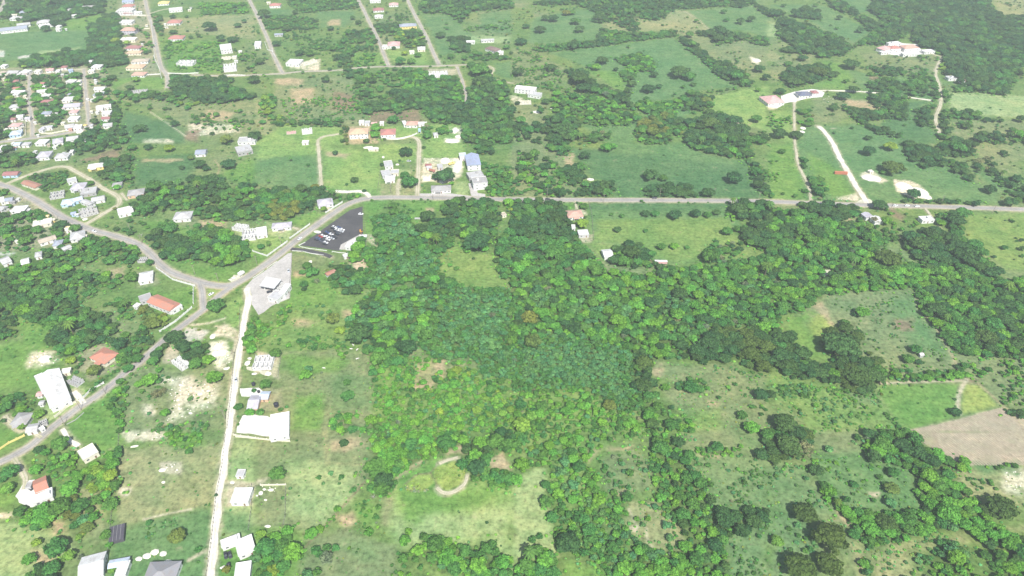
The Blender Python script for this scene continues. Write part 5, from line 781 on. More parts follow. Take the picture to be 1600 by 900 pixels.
HOUSES = [
('A',0,185,172,166,15,'gable','bgrey','white',4,'long blue grey roofed school block left of the playing field','school'),('A',110,350,0,0,0,'',0,0,0) if False else ('A',105,153,190,143,10,'gable','lgrey'),('A',228,138,322,128,14,'hip','lgrey'),('A',352,160,380,160,8,'hip','white'),('A',352,182,378,182,6,'flat','white'),('A',60,112,140,106,10,'hip','lgrey'),('A',120,74,165,70,9,'hip','bgrey'),('A',312,40,350,38,8,'hip','pink'),
('A',515,42,600,37,10,'gable','grey'),('A',438,97,480,90,7,'gable','white'),('A',425,60,470,58,6,'flat','lgrey'),('A',240,165,330,150,8,'flat','white'),('A',60,90,108,88,5,'gable','cream'),
('v8',315,85,490,80,13,'hip','red'),('v8',250,150,490,150,14,'flat','white','white',6.5),('v8',330,195,480,190,8,'hip','maroon'),('v8',290,335,480,335,13,'flat','white','white',3.5),('v8',305,450,530,450,15,'hip','salmon','lilac',5.5),('v8',290,610,530,605,12,'flat','white','cream',3.5),('v8',370,730,600,730,12,'hip','maroon'),('v8',385,810,615,805,10,'hip','orange','cream'),
('A',822,378,930,372,11,'hip','tan','white'),('A',795,412,902,412,14,'hip','orange','cream'),('A',828,458,912,458,12,'hip','salmon'),('A',765,5,835,3,9,'gable','blue','pblue'),('v8',870,40,1045,30,13,'hip','yellow'),('v8',1040,150,1250,130,13,'flat','white','white',3.5),
('v8',1020,335,1230,330,15,'hip','red','white',3.4,'red hipped house standing alone right of the straight village road, the upper of two'),('v8',1040,580,1275,575,15,'hip','red','white',3.4,'red hipped house in the grass right of the straight village road, the lower of two'),('v8',490,190,620,185,4,'flat','white'),
('A',1110,385,1215,385,14,'shell','white','white',3.6,'white roofless shell of a house alone in the green plot by the top left wall','unfinished house'),('n2',25,515,150,500,22,'flat','white','white',6,'tall white flat roofed block, upper of the two left of the diagonal lane','building'),('n2',40,620,205,610,8,'shell','white','cream',2.6,'low roofless white walls between the two tall white blocks','unfinished house'),('n2',60,715,200,700,20,'shell','white','white',5,'white roofless shell with many rooms, lower of the two white blocks','unfinished house'),
('A',820,572,920,562,9,'shell','grey','lgrey',3,'low pale ruin in the bushes below the end of the village road','ruin'),
('v1',20,115,100,115,9,'hip','white'),('v1',0,215,80,225,8,'hip','tan'),('v1',130,215,300,215,9,'gable','lgrey'),('v1',340,215,460,222,11,'flat','white','white',3),('v1',545,208,640,208,7,'flat','cream'),('v1',720,185,845,175,9,'gable','pink'),('v1',950,140,1050,135,8,'hip','maroon'),('v1',1065,190,1140,180,7,'gable','blue','lblue'),('v1',870,210,940,205,7,'flat','white'),('v1',1370,55,1460,40,7,'hip','white'),
('v1',1440,125,1590,125,11,'hip','white'),('v1',1380,205,1480,200,6,'flat','cream'),('v1',200,362,290,352,8,'hip','maroon'),('v1',205,470,310,465,7,'gable','rust'),('v1',190,522,400,520,8,'gable','white'),('v1',640,392,700,390,6,'gable','red'),('v1',655,440,710,438,5,'gable','white'),('v1',580,520,760,502,9,'gable','white'),('v1',650,602,800,580,5,'flat','white'),('v1',640,675,820,668,8,'hip','maroon'),
('v1',980,640,1150,628,12,'hip','white'),('v1',1060,560,1105,560,5,'hip','bgrey'),('v1',1050,365,1180,370,8,'flat','white'),('v1',1480,475,1650,470,10,'gable','white'),('v1',1465,560,1610,560,10,'hip','bgrey'),('v1',1005,745,1265,728,12,'gable','lilac'),('v1',1085,835,1220,830,9,'hip','pink'),('v1',150,755,310,742,10,'hip','lgrey'),('v1',645,860,805,852,9,'hip','bgrey'),('v1',1510,790,1620,780,9,'gable','white'),('v1',1210,370,1270,368,7,'flat','cream'),
('v2',1065,238,1232,232,10,'hip','white'),('v2',260,210,370,200,8,'gable','white'),('v2',390,238,480,232,7,'gable','lilac'),('v2',150,345,325,340,10,'hip','pink'),('v2',145,480,340,455,12,'hip','pblue','lblue'),('v2',1010,375,1160,350,11,'gable','lgrey'),('v2',1150,390,1280,375,9,'flat','white'),('v2',630,440,700,385,5,'flat','lilac'),('v2',690,390,820,380,5,'flat','lilac'),('v2',570,605,740,602,11,'hip','white'),('v2',815,605,985,575,13,'hip','lilac'),('v2',1040,565,1230,540,12,'gable','lgrey'),
('v2',230,640,330,635,8,'gable','pblue'),('v2',345,640,470,635,8,'hip','lgrey'),('v2',0,700,72,695,13,'hip','white'),('v2',590,810,795,795,14,'hip','lilac','white',3.6,'large lilac grey hip roofed house below the village road with white walls'),('v2',865,830,1080,815,12,'hip','lgrey'),('v2',1090,770,1150,765,6,'flat','white'),('v2',170,250,250,245,6,'gable','maroon'),
('A',640,705,695,702,9,'flat','white'),('A',635,735,690,733,7,'gable','maroon'),('A',645,778,705,772,9,'gable','lgrey'),('A',600,668,695,655,10,'gable','white'),
('B',548,138,648,124,10,'hip','white','yellow',3.2,'yellow walled house with white hip roof above the loop lane'),('B',22,182,118,178,9,'gable','maroon','lblue',2.8,'maroon roofed house with pale blue walls at the left edge'),('B',150,232,240,262,8,'gable','rust','cream',2.8,'rusty gable roofed house just inside the loop lane'),('B',420,232,478,218,8,'flat','lgrey'),('B',446,262,536,255,13,'hip','lilac','white',3.4,'grey hip roofed house with bright white walls inside the loop'),
('B',310,318,400,302,11,'shell','grey','lgrey',2.8,'grey half built house with bare walls left inside the loop','unfinished house'),('B',382,362,470,350,10,'hip','pblue','lblue',3,'pale roofed house with light blue walls inside the loop, left wing'),('B',455,348,515,332,8,'gable','pblue','lblue'),('B',505,300,605,285,12,'flat','lgrey','grey'),('B',570,345,655,330,9,'gable','lgrey'),('B',515,350,575,372,6,'gable','lgrey'),('B',492,428,605,398,13,'shell','grey','lgrey',3,'long grey unfinished block of bare rooms at the loop lane','unfinished house'),
('B',440,432,475,425,5,'gable','blue','lblue',2.4,None,S_),('B',735,428,832,405,12,'flat','white','white',3),('B',795,305,902,290,12,'hip','grey','orange',3.2,'grey roofed house with orange walls right of the loop lane'),('B',700,252,762,244,8,'hip','grey'),('B',205,500,325,478,9,'flat','white','cream',3),('B',435,575,530,555,13,'hip','lgrey','white',3.2),('B',238,608,348,575,8,'gable','tan'),('B',330,618,390,610,9,'hip','bgrey'),('B',385,655,440,632,6,'gable','lgrey',),('B',215,690,260,680,8,'hip','lgrey'),('B',130,735,182,722,9,'gable','white'),
('B',0,352,28,345,10,'flat','white'),('B',30,345,82,338,7,'gable','bgrey'),('B',75,402,165,396,10,'hip','white'),('B',0,395,32,400,8,'gable','lgrey'),('B',0,735,60,712,11,'gable','lgrey'),('B',405,530,445,522,6,'gable','cream',),
('B',1088,445,1200,438,13,'hip','lgrey','white',3.4,'pale hip roofed house with white walls among the trees left of the main road'),('B',865,832,955,815,13,'hip','white','white',3.2,'white hip roofed house just below the curving main road'),('B',1462,505,1540,520,8,'shell','white','white',3,'narrow white roofless wing beside the roofless white house','unfinished house'),('B',1510,560,1600,550,15,'shell','white','white',3.4,'white roofless house with bare room walls left of the main road','unfinished house'),
('B',1222,48,1290,44,11,'gable','bgrey','white',3.2,'small blue grey roofed building alone in the left meadow','building'),('B',1475,40,1570,20,15,'flat','lgrey','grey',4,'large pale grey flat roofed house in the left meadow'),('B',1490,-25,1600,-30,12,'flat','lgrey','white',3.5),('B',862,720,915,715,6,'shell','grey','lgrey',2,'tiny grey ruin at the roadside bushes','ruin'),
('C',948,60,1092,118,10.5,'gable','brick','white',4,'long house with a bright red gable roof near the road junction'),('C',870,72,945,48,8,'flat','grey','lgrey',3.2,'grey flat roofed annex at the upper end of the long red roof'),('C',1062,140,1130,102,4.5,'flat','white','white',3.4,'white porch block at the lower end of the long red roof'),('C',842,120,870,98,4,'flat','white','white',2.5,None,S_),('C',600,398,698,440,12,'hip','brick','cream',3,'square house with a red hip roof above the side road'),
('n3',488,130,608,455,12.5,'gable','white','white',4.3,'big white church hall with a pale gable roof beside the side road','hall'),('n3',385,165,470,340,5,'flat','white','white',3.5,'long low white lean-to along the left side of the big hall','annex'),('n3',365,352,432,345,4.5,'gable','pink','white',2.4,None,S_),('n3',388,442,442,436,4,'gable','lgrey','white',2.3,None,S_),('n3',705,198,800,238,6,'shell','white','lgrey',2.4,'small grey store building right of the big hall','store'),('n3',618,135,712,118,5,'flat','white','cream',2.5,None,S_),
('n3',135,600,300,600,10,'hip','grey','lgrey',2.9,'small grey hip roofed house left of the side road'),('n3',265,702,385,682,7,'gable','lgrey','white',2.8),('n3',385,655,470,625,4.5,'shell','grey','lgrey',2.2,'narrow grey open store beside the side road','store'),('n3',395,720,445,690,3,'flat','white','white',2.2,None,S_),
('C',1095,435,1160,485,7,'shell','white','white',2.8,'white roofless building under the dark trees left of the marl track','unfinished house'),('n5',485,275,660,270,12,'gable','lilac','orange',3,'lilac grey roofed house with orange walls beside the marl track'),('n5',660,168,808,168,7,'gable','pblue','orange',2.9,'pale blue roofed wing with an orange wall beside the lilac roof'),('n5',975,460,965,835,11.5,'flat','white','white',3.3,'long white flat roofed building right of the big white courtyard'),
('k7',560,345,860,330,12,'shell','white','white',3,'unfinished white house with roofless rooms on bare earth by the track','unfinished house'),('D',500,152,598,98,9.5,'flat','white','cream',3.4,'white flat roofed house at the bend below the side road'),('D',210,345,295,308,11,'gable','brick','white',3.2,'red gable roofed part of the house with the round white drive'),('D',198,424,330,376,7,'flat','white','white',3,'white flat terrace house below the red gable roof'),('D',165,335,200,330,4,'flat','grey','lgrey',2.4,None,S_),
('n7',708,505,935,445,13.5,'gable','white','white',3.4,'large white gabled house at the very bottom left'),('n7',965,465,1150,432,5,'gable','pblue','white',2.8,'narrow pale blue roof beside the large white gabled house'),('n7',1045,510,1145,500,8,'flat','white','white',2.8),('n7',1292,556,1580,546,14,'hip','dgrey','white',3.4,'dark grey hip roofed house at the bottom edge'),
('n6',132,192,292,190,9.6,'flat','white','white',3.2,'square white house alone beside the marl track'),('n6',165,665,318,600,10,'flat','white','white',3.6,'wide white flat block of the angular white house'),('n6',30,625,200,560,5,'flat','white','white',3.0,'long thin white wing pointing to the marl track'),('n6',150,885,290,862,12,'flat','white','white',3.2,'white flat roofed house at the bottom edge right of the marl track'),('D',1480,258,1530,258,5,'flat','lgrey','white',2.2,None,S_),
('E',85,28,155,26,13,'hip','red','white',3.8,'red hip roofed house with tall white walls right of the diagonal lane at the top'),('E',730,58,800,54,13,'hip','maroon'),('E',740,97,795,95,9,'hip','white'),('E',830,24,890,22,12,'hip','pink'),('E',712,4,780,2,9,'flat','white'),('E',895,158,1003,152,13,'hip','bgrey','yellow',3.8,'blue grey roofed house with yellow walls between the two top lanes'),('E',822,272,900,270,17,'hip','pink','white',3.8,'pink hip roofed house beside the top middle lane'),('E',790,288,828,288,9,'flat','white'),('E',1008,300,1058,298,12,'hip','white','cream',3),
('E',958,322,990,320,6,'flat','cream'),('E',1312,257,1368,255,8,'gable','white'),('E',1405,248,1488,244,8,'gable','lgrey'),('E',1448,292,1515,312,13,'hip','brown','white',3.4,'dark brown hip roofed house alone at the top centre'),('E',1515,325,1548,325,7,'flat','white'),('n2',760,665,905,672,17,'flat','white','white',3.5,'white flat roofed house left of the curved white drive'),('n2',905,690,1060,640,8,'shell','white','cream',2.6,'curving white roofless walls beside the white flat house','unfinished house'),('n2',400,475,470,470,18,'flat','white','white',4.5,'white flat roofed block right beside the diagonal lane','building'),
('E',1078,458,1198,450,15,'shell','white','white',4,'white roofless house at the end of the top right lane','unfinished house'),('E',115,212,170,210,7,'gable','bgrey','lgrey',2.6,None,S_),('n2',530,22,575,20,6,'gable','cream','cream',2.6,None,S_),
('E',582,820,702,814,15,'hip','orange','white',5.6,'grand two storey villa with an orange hip roof','villa'),('n1',205,275,350,268,15,'hip','red','white',3.6,'red roofed villa with white wings behind a white wall','villa'),('n1',415,195,450,190,10,'flat','white'),('n1',448,190,558,190,11,'hip','salmon','white',3.4,'salmon hip roofed house above the drive end'),('n1',560,198,620,196,6,'flat','white'),('n1',5,182,55,180,7,'flat','white'),('n1',60,188,108,188,7,'flat','lgrey'),('n1',118,190,175,186,5,'gable','pink','white',2.6,None,S_),('n1',200,192,240,190,6,'flat','white','white',2.6,None,S_),
('E',285,815,350,808,10,'shell','white','white',3,'scattered white unfinished walls above the pale lane','unfinished house'),('E',190,828,250,822,5,'shell','grey','pink',1.4,'low pinkish foundation walls in the meadow','foundation'),('n1',700,295,745,290,8,'hip','lgrey','white',2.8,None,S_),('E',288,888,330,886,6,'flat','white','white',2.4,None,S_),
('F',382,365,480,350,12,'hip','lilac','white',3.2,'pale lilac hip roofed house above the main road bend'),('F',98,508,222,498,9,'hip','lilac','white',3.4,'lilac grey hip roofed bungalow left of the main road'),('F',0,552,68,540,13,'flat','white','white',3.2),('n1',240,580,320,570,12,'flat','lgrey','white',3.2),('n1',215,668,300,655,11,'flat','lgrey','lgrey',3.2),('n1',245,705,345,700,10,'hip','white','white',3.3,'pale arched roof house in front of the flat grey buildings'),('n1',300,650,380,648,8,'flat','lgrey','cream',3),
('n1',680,800,870,792,10,'hip','grey','white',3.4,'long grey hip roofed building at the roadside','building'),('n1',1060,485,1085,585,14,'gable','blue','white',6,'two storey building with a blue metal roof','building'),('n1',945,495,1010,490,8,'flat','pblue','white',5,'pale blue roofed wing joined to the blue metal roof','building'),('n1',1080,650,1110,700,15,'flat','lgrey','grey',4.5,'grey flat roof below the blue metal roof','building'),('n1',1125,700,1145,760,14,'flat','grey','white',7,'tall grey flat roofed block at the roadside','building'),
('n1',740,600,790,595,8,'flat','lgrey','lgrey',2.6,None,S_),('F',435,812,495,786,5,'gable','rust','white',2.6,'small rusty roofed shed in the grass below the car park',S_),('F',545,702,582,690,4,'flat','white','white',2.4,None,S_),('k1',1030,770,1080,690,5,'flat','white','white',2.8,'narrow white roof at the lower edge of the black car park','building'),('k1',1085,700,1180,650,5,'flat','white','white',2.8,'white building strip beside the square white tent','building'),('F',1532,442,1560,435,5,'flat','tan','cream',2.4,None,S_),
('G',105,580,182,592,9,'flat','lgrey','white',4,'lower white wing at the right of the villa on the knoll','villa'),('G',22,545,150,558,11,'flat','white','white',5.2,'large white flat roofed villa on the knoll at the top centre','villa'),('G',40,632,120,630,7,'shell','white','cream',3,'cream walled lower terrace of the white villa','terrace'),('H',342,436,440,428,12,'hip','salmon','white',3,'salmon red hip roofed house below the long straight road'),('H',372,518,396,518,6,'flat','white','white',2.4,None,S_),('H',412,556,478,552,8,'flat','white','lgrey',2.8),('H',566,682,625,676,11,'gable','white','white',3,'white gabled shed at the edge of the wood',S_),
('n4',1120,150,1190,130,14,'hip','pink','white',4.5),('n4',1195,135,1290,130,11,'hip','red','white',5,'small bright red hip roof in the middle of the hilltop villa','villa'),('n4',1310,132,1440,122,14,'hip','salmon','white',5,'wide salmon red hip roof, right wing of the hilltop villa','villa'),('n4',1115,180,1210,172,6,'flat','white','white',3),('n4',1310,195,1440,188,7,'flat','white','white',3.4),('n4',1180,100,1290,92,7,'flat','white','white',4),('n4',1495,172,1590,165,9,'flat','white','white',3),
('n4',75,605,225,590,22,'hip','pink','white',3.8,'pinkish hip roofed villa at the left end of the white drive','villa'),('n4',375,548,490,545,13,'hip','navy','white',3.4,'dark navy hip roofed house on the white drive'),('n4',500,532,560,530,9,'hip','maroon','white',3),('J',605,428,640,455,8,'gable','lilac','white',3.2),('J',665,452,700,482,9,'gable','white','white',3.2,'bright white gabled roof by the road junction on the right'),('J',952,468,1030,464,7,'flat','white','white',3,'small white flat roofed house below the road on the right'),
('I',1118,485,1170,484,9,'flat','lgrey','white'),('I',1200,500,1230,498,6,'gable','salmon','white',2.8),('J',205,815,0,0,0,'',0) if False else ('J',630,172,655,168,4,'flat','white','cream',2.2,None,S_),('O',948,410,975,408,3,'gable','white','lgrey',2.2,'tiny white livestock shelter in the walled pasture',S_)]
for h_ in HOUSES: house(*h_)

# ------------------------------------------------------------------ walls and fences
def wall_run(k, h, col, s):
    P = PTS(k, s); bm = bmesh.new(); root = empty('boundary_wall', (P[0][0], P[0][1], 0)); th = .13; o = Vector((P[0][0], P[0][1]))
    for a, b in zip(P[:-1], P[1:]):
        a = Vector(a) - o; b = Vector(b) - o; d = (b - a); L = d.length; d.normalize(); n = Vector((-d.y, d.x)); c = [a + n * th, b + n * th, b - n * th, a - n * th]
        lo = [bm.verts.new((p.x, p.y, -.2)) for p in c]; hi = [bm.verts.new((p.x, p.y, h)) for p in c]; bm.faces.new(hi)
        for i in range(4): bm.faces.new((lo[i], lo[(i + 1) % 4], hi[(i + 1) % 4], hi[i]))
    obj('panel', bm_mesh('panel', bm, paint(col)), root); pm = None
    for a, b in zip(P[:-1], P[1:]):
        a = Vector(a) - o; b = Vector(b) - o; L = (b - a).length; m = max(1, int(L / 4))
        for i in range(m + 1):
            if h < .8: break
            if pm is None:
                q = bmesh.new(); box(q, -.22, .22, -.22, .22, -.2, h + .22); box(q, -.28, .28, -.28, .28, h + .22, h + .32); pm = bm_mesh('pillar', q, paint(col))
            p = a.lerp(b, i / m); obj('pillar', pm, root, (p.x, p.y, 0), math.atan2((b - a).y, (b - a).x))
    u, v = TP(k, *[float(q) for q in s.split()[len(s.split()) // 2].split(',')])
    tag(root, f'{"low" if h < .8 else "long"} {col} boundary wall {where(u, v)}' if h > .8 else f'low {col} kerb wall {where(u, v)}', 'wall')
for w_ in WALLS: wall_run(*w_)
def fence_run(k, s):
    P = PTS(k, s); root = empty('wire_fence', (P[0][0], P[0][1], 0)); o = Vector((P[0][0], P[0][1])); pm = bmesh.new(); wm = bmesh.new()
    for a, b in zip(P[:-1], P[1:]):
        a = Vector(a) - o; b = Vector(b) - o; L = (b - a).length; m = max(1, int(L / 2.5)); d = (b - a).normalized(); n = Vector((-d.y, d.x)) * .02
        for i in range(m + 1):
            p = a.lerp(b, i / m); box(pm, p.x - .08, p.x + .08, p.y - .08, p.y + .08, -.2, 1.5 + rng.uniform(-.1, .15))
        for z in (.4, .8, 1.2):
            c = [a + n, b + n, b - n, a - n]; lo = [wm.verts.new((p.x, p.y, z)) for p in c]; hi = [wm.verts.new((p.x, p.y, z + .03)) for p in c]; wm.faces.new(hi)
            for i in range(4): wm.faces.new((lo[i], lo[(i + 1) % 4], hi[(i + 1) % 4], hi[i]))
    obj('post', bm_mesh('post', pm, M_BARK), root)['kind'] = 'stuff'; obj('wire', bm_mesh('wire', wm, mat_plain('wire', (.3, .3, .3), stain=.1)), root)
    u, v = TP(k, *[float(q) for q in s.split()[len(s.split()) // 2].split(',')]); tag(root, f'thin wire fence on wooden posts {where(u, v)}', 'fence')
for f_ in FENCES: fence_run(*f_)

# ------------------------------------------------------------------ cars
def loft(secs, name, mat):                         # sections: list of (x, [(y, z)...])
    bm = bmesh.new(); rings = [[bm.verts.new((x, y, z)) for y, z in r] for x, r in secs]
    for a, b in zip(rings[:-1], rings[1:]):
        n = len(a)
        for i in range(n): bm.faces.new((a[i], a[(i + 1) % n], b[(i + 1) % n], b[i]))
    bm.faces.new(rings[0][::-1]); bm.faces.new(rings[-1]); return bm_mesh(name, bm, mat)
def sec(w, z0, z1): return [(-w, z0), (w, z0), (w + .03, (z0 + z1) / 2), (w * .93, z1), (-w * .93, z1), (-w - .03, (z0 + z1) / 2)]
M_CAR = mat_tinted('car_paint')
CARB = loft([(-2.2, sec(.72, .42, .78)), (-2.1, sec(.84, .30, .95)), (-1.2, sec(.88, .25, 1.0)), (.7, sec(.88, .25, .98)), (1.7, sec(.86, .26, .86)), (2.15, sec(.78, .32, .72)), (2.25, sec(.68, .4, .6))], 'body', M_CAR)
CARC = loft([(-1.75, sec(.74, .93, .98)), (-1.25, sec(.70, .95, 1.40)), (.25, sec(.70, .95, 1.42)), (1.05, sec(.76, .90, .97))], 'cabin', M_GLASS)
CARR = loft([(-1.25, sec(.66, 1.40, 1.45)), (-.5, sec(.67, 1.41, 1.49)), (.2, sec(.66, 1.41, 1.46))], 'car_roof', M_CAR)
def wheel_mesh(r=.33, w=.11):
    bm = bmesh.new(); bmesh.ops.create_cone(bm, cap_ends=True, segments=12, radius1=r, radius2=r, depth=w * 2, matrix=Matrix.Rotation(math.pi / 2, 4, 'X')); return bm_mesh('wheel', bm, mat_plain('rubber', (.03, .03, .03), stain=.1))
WHEEL = wheel_mesh()
def car(k, x, y, dx, dy, col, tint, label, group=None, h=0.0, sc=1.0, cat='car'):
    u, v = TP(k, x, y); p = W(u, v, .9); q = W(u + dx, v + dy, .9); ang = math.atan2(q.y - p.y, q.x - p.x)
    r = empty('parked_car' if cat == 'car' else cat, (p.x, p.y, .22 + h), ang); r.scale = (sc, sc, sc)
    b = obj('body', CARB, r); b['tint'] = tint; obj('cabin', CARC, r); c = obj('car_roof', CARR, b); c['tint'] = tint
    for sx in (-1.35, 1.35):
        for sy in (-.78, .78): obj('wheel', WHEEL, r, (sx, sy, .33))
    tag(r, label, cat, group); exc_add(p.x, p.y, 2.5)
CC = {'white': (.80, .80, .80), 'silver': (.5, .52, .54), 'black': (.03, .03, .04), 'navy': (.04, .06, .18), 'dark grey': (.10, .10, .12), 'red': (.40, .04, .04), 'dark blue': (.05, .08, .22)}
LOT = [(820,443,'white'),(872,466,'silver'),(865,486,'white'),(950,483,'white'),(935,512,'silver'),(800,462,'black'),(893,452,'navy'),(842,510,'black'),(888,538,'dark grey'),(862,555,'black'),(735,512,'black'),(708,528,'dark blue'),(685,545,'black'),(645,578,'white'),(606,592,'red'),(775,556,'white'),(812,590,'black'),(832,606,'black'),(716,597,'white'),(790,622,'silver'),
 (725,637,'white'),(690,685,'white'),(672,708,'black'),(580,612,'dark grey'),(562,628,'dark blue'),(545,642,'black'),(634,648,'black'),(618,670,'dark grey'),(652,662,'black')]
for x, y, c in LOT:
    u, v = x, y; row = 'upper right rank' if x > 780 and y < 570 else 'middle rank' if x > 660 and y < 625 else 'lower left rank'
    car('k1', x, y, 1, .34, c, CC[c], f'{c} car parked in the {row} of the black car park', 'cars parked in the car park')
for k, x, y, dx, dy, c, lb in [('k1',1237,240,1,0,'white','white car parked alone in the upper corner of the black car park'),('k1',285,625,1,-.75,'white','white car driving at the mouth of the car park'),('k2',908,428,.1,1,'silver','silver car at the right edge of the filling station forecourt'),('k2',610,755,1,-.3,'black','black car standing below the filling station canopy'),
  ('.',330,459,1,-.6,'white','white car parked on the grassy road island'),('J',797,384,1,0,'white','leftmost of three white cars at the roadside on the right'),('J',870,384,1,0,'white','middle one of three white cars at the roadside on the right'),('J',932,387,1,0,'white','rightmost of three white cars at the roadside on the right'),('H',222,343,1,0,'black','dark car on the long straight road in the centre'),
  ('.',368.5,593,.1,1,'silver','silver car on the white marl track'),('B',612,281,1,.3,'black','black car parked at the loop lane corner'),('.',147,361,1,.35,'white','white car on the main road by the loop lane'),('v8',830,680,.2,1,'silver','silver car on the straight village road'),('n6',108,712,.3,1,'black','right one of two black cars beside the angular white house'),
  ('n6',70,716,.2,1,'black','left one of two black cars beside the angular white house'),('D',186,350,1,.6,'black','black car beside the red gable roof on the round drive'),('F',955,105,1,0,'silver','silver van standing in the meadow by the gravel lane'),('n1',470,548,1,0,'white','white pickup standing in the meadow by the gravel lane') if False else ('H',890,336,1,0,'dark grey','grey car on the long straight road above the paddock')]:
    car(k, x, y, dx, dy, c, CC[c], lb)

def thing_box(name, parts, k, x, y, ang_vec, label, cat, z=0.0, zc=1.0):
    u, v = TP(k, x, y); p = W(u, v, zc); q = W(u + ang_vec[0], v + ang_vec[1], zc); r = empty(name, (p.x, p.y, z), math.atan2(q.y - p.y, q.x - p.x))
    for nm, mt, boxes in parts:
        bm = bmesh.new()
        for b in boxes: box(bm, *b)
        obj(nm, bm_mesh(nm, bm, mt), r)
    tag(r, label, cat); exc_add(p.x, p.y, 3); return r
thing_box('shipping_container', [('shell', mat_plain('container_red', (.50, .17, .10), stain=.4), [(-6, 6, -1.2, 1.2, .15, 2.6)] + [(-6 + i * .75, -5.75 + i * .75, -1.26, -1.2, .2, 2.5) for i in range(16)]), ('door', mat_plain('container_door', (.40, .13, .08)), [(6, 6.06, -1.1, 1.1, .25, 2.5)])], 'J', 455, 182, (1, .05), 'long rusty red shipping container in the grass left of the white straight track', 'container')
thing_box('trailer', [('body', paint('pink'), [(-5, 5, -1.2, 1.2, .7, 2.8)]), ('roof', paint('white', True), [(-5.1, 5.1, -1.25, 1.25, 2.8, 2.92)]), ('wheel', mat_plain('rubber', (.03, .03, .03)), [(-3.4, -2.7, -1.26, 1.26, .0, .72), (2.7, 3.4, -1.26, 1.26, 0, .72)])], 'H', 930, 742, (1, .02), 'long pinkish white trailer at the lower edge of the paddock', 'trailer')
M_YEL = mat_plain('digger_paint', (.62, .30, .06), stain=.3); M_BLK = mat_plain('rubber', (.03, .03, .03))
ex = thing_box('excavator', [('body', M_YEL, [(-1.6, 1.4, -1.2, 1.2, .95, 1.9)]), ('cab', M_GLASS, [(.2, 1.5, .1, 1.15, 1.9, 2.9)]), ('track', M_BLK, [(-1.9, 1.9, -1.35, -.75, 0, .9)]), ('track', M_BLK, [(-1.9, 1.9, .75, 1.35, 0, .9)]), ('counterweight', M_BLK, [(-2.1, -1.61, -1.1, 1.1, 1.0, 1.8)])], 'k1', 1240, 512, (.2, 1), 'orange excavator parked beside the square white tent', 'excavator')
V = []; F = []; limb(V, F, (1.2, -.3, 1.7), (3.6, -.3, 3.6), .22, .2, 4); limb(V, F, (3.6, -.3, 3.6), (5.2, -.3, 1.5), .2, .15, 4); me = bpy.data.meshes.new('boom'); me.from_pydata(V, [], F); me.materials.append(M_YEL); bo = obj('boom', me, ex)
bm = bmesh.new(); box(bm, 4.8, 5.6, -.8, .2, .6, 1.5); obj('bucket', bm_mesh('bucket', bm, M_BLK), bo)
for i, (x, y, c) in enumerate([(690, 640, 'rust'), (655, 590, 'maroon'), (870, 575, 'yellow')]):
    thing_box('dump_truck', [('cab', paint('red' if i < 2 else 'yellow'), [(1.6, 3.2, -1.1, 1.1, .8, 2.6)]), ('bed', paint(c), [(-3, 1.4, -1.2, 1.2, 1.0, 1.3), (-3, 1.4, -1.2, -1.1, 1.3, 2.1), (-3, 1.4, 1.1, 1.2, 1.3, 2.1), (-3, -2.9, -1.1, 1.1, 1.3, 2.1), (1.3, 1.4, -1.1, 1.1, 1.3, 2.3)]), ('wheel', M_BLK, [(2, 2.9, -1.15, 1.15, 0, .8)]), ('wheel', M_BLK, [(-2.6, -1.7, -1.15, 1.15, 0, .9), (-1.5, -.6, -1.15, 1.15, 0, .9)])],
              'n1', x, y, (1, .3 - i * .3), [f'rust coloured dump truck in the quarry yard, the lowest of three', 'maroon dump truck beside the gravel lane in the quarry yard', 'yellow dump truck at the right of the quarry yard'][i], 'truck')
thing_box('delivery_truck', [('cargo_box', paint('white'), [(-2.6, 1.2, -1.1, 1.1, .9, 3.2)]), ('cab', paint('white'), [(1.3, 2.8, -1, 1, .6, 2.3)]), ('windscreen', M_GLASS, [(2.8, 2.84, -.9, .9, 1.4, 2.2)]), ('wheel', M_BLK, [(1.7, 2.4, -1.05, 1.05, 0, .7)]), ('wheel', M_BLK, [(-2, -1.2, -1.12, 1.12, 0, .8)])], 'B', 1508, 812, (1, -.7), 'white box truck at the roadside left of the filling station', 'truck')
# filling station canopy
u0 = [W(*TP('k2', *p), 5.6) for p in ((560, 520), (800, 562), (680, 705), (450, 660))]; cc = sum(u0, Vector()) / 4; root = empty('station_canopy', (cc.x, cc.y, 0))
o = cc.copy(); bm = bmesh.new(); vs = [bm.verts.new((p.x - o.x, p.y - o.y, 5.3)) for p in u0]; f = bm.faces.new(vs); e = bmesh.ops.extrude_face_region(bm, geom=[f])
for v in [v for v in e['geom'] if isinstance(v, bmesh.types.BMVert)]: v.co.z = 4.75
obj('roof', bm_mesh('roof', bm, paint('dgrey')), root)
def lerp4(a, b): return (u0[0] * (1 - a) + u0[1] * a) * (1 - b) + (u0[3] * (1 - a) + u0[2] * a) * b - o
MG = mat_plain('roof_seam', (.22, .22, .24))
na, nb_ = 5, 4
for i in range(na):
    for j in range(nb_):
        g_ = .045; P4 = [lerp4((i + g_) / na, (j + g_) / nb_), lerp4((i + 1 - g_) / na, (j + g_) / nb_), lerp4((i + 1 - g_) / na, (j + 1 - g_) / nb_), lerp4((i + g_) / na, (j + 1 - g_) / nb_)]
        bm = bmesh.new(); vs = [bm.verts.new((p.x, p.y, 5.52)) for p in P4]; f = bm.faces.new(vs); e = bmesh.ops.extrude_face_region(bm, geom=[f])
        for v in [v for v in e['geom'] if isinstance(v, bmesh.types.BMVert)]: v.co.z = 5.31
        obj('roof_panel', bm_mesh('roof_panel', bm, paint('white')), root)
for i in (.2, .8):
    for j in (.2, .8):
        p = lerp4(i, j); bm = bmesh.new(); box(bm, p.x - .25, p.x + .25, p.y - .25, p.y + .25, 0, 4.75); obj('column', bm_mesh('column', bm, paint('white')), root)
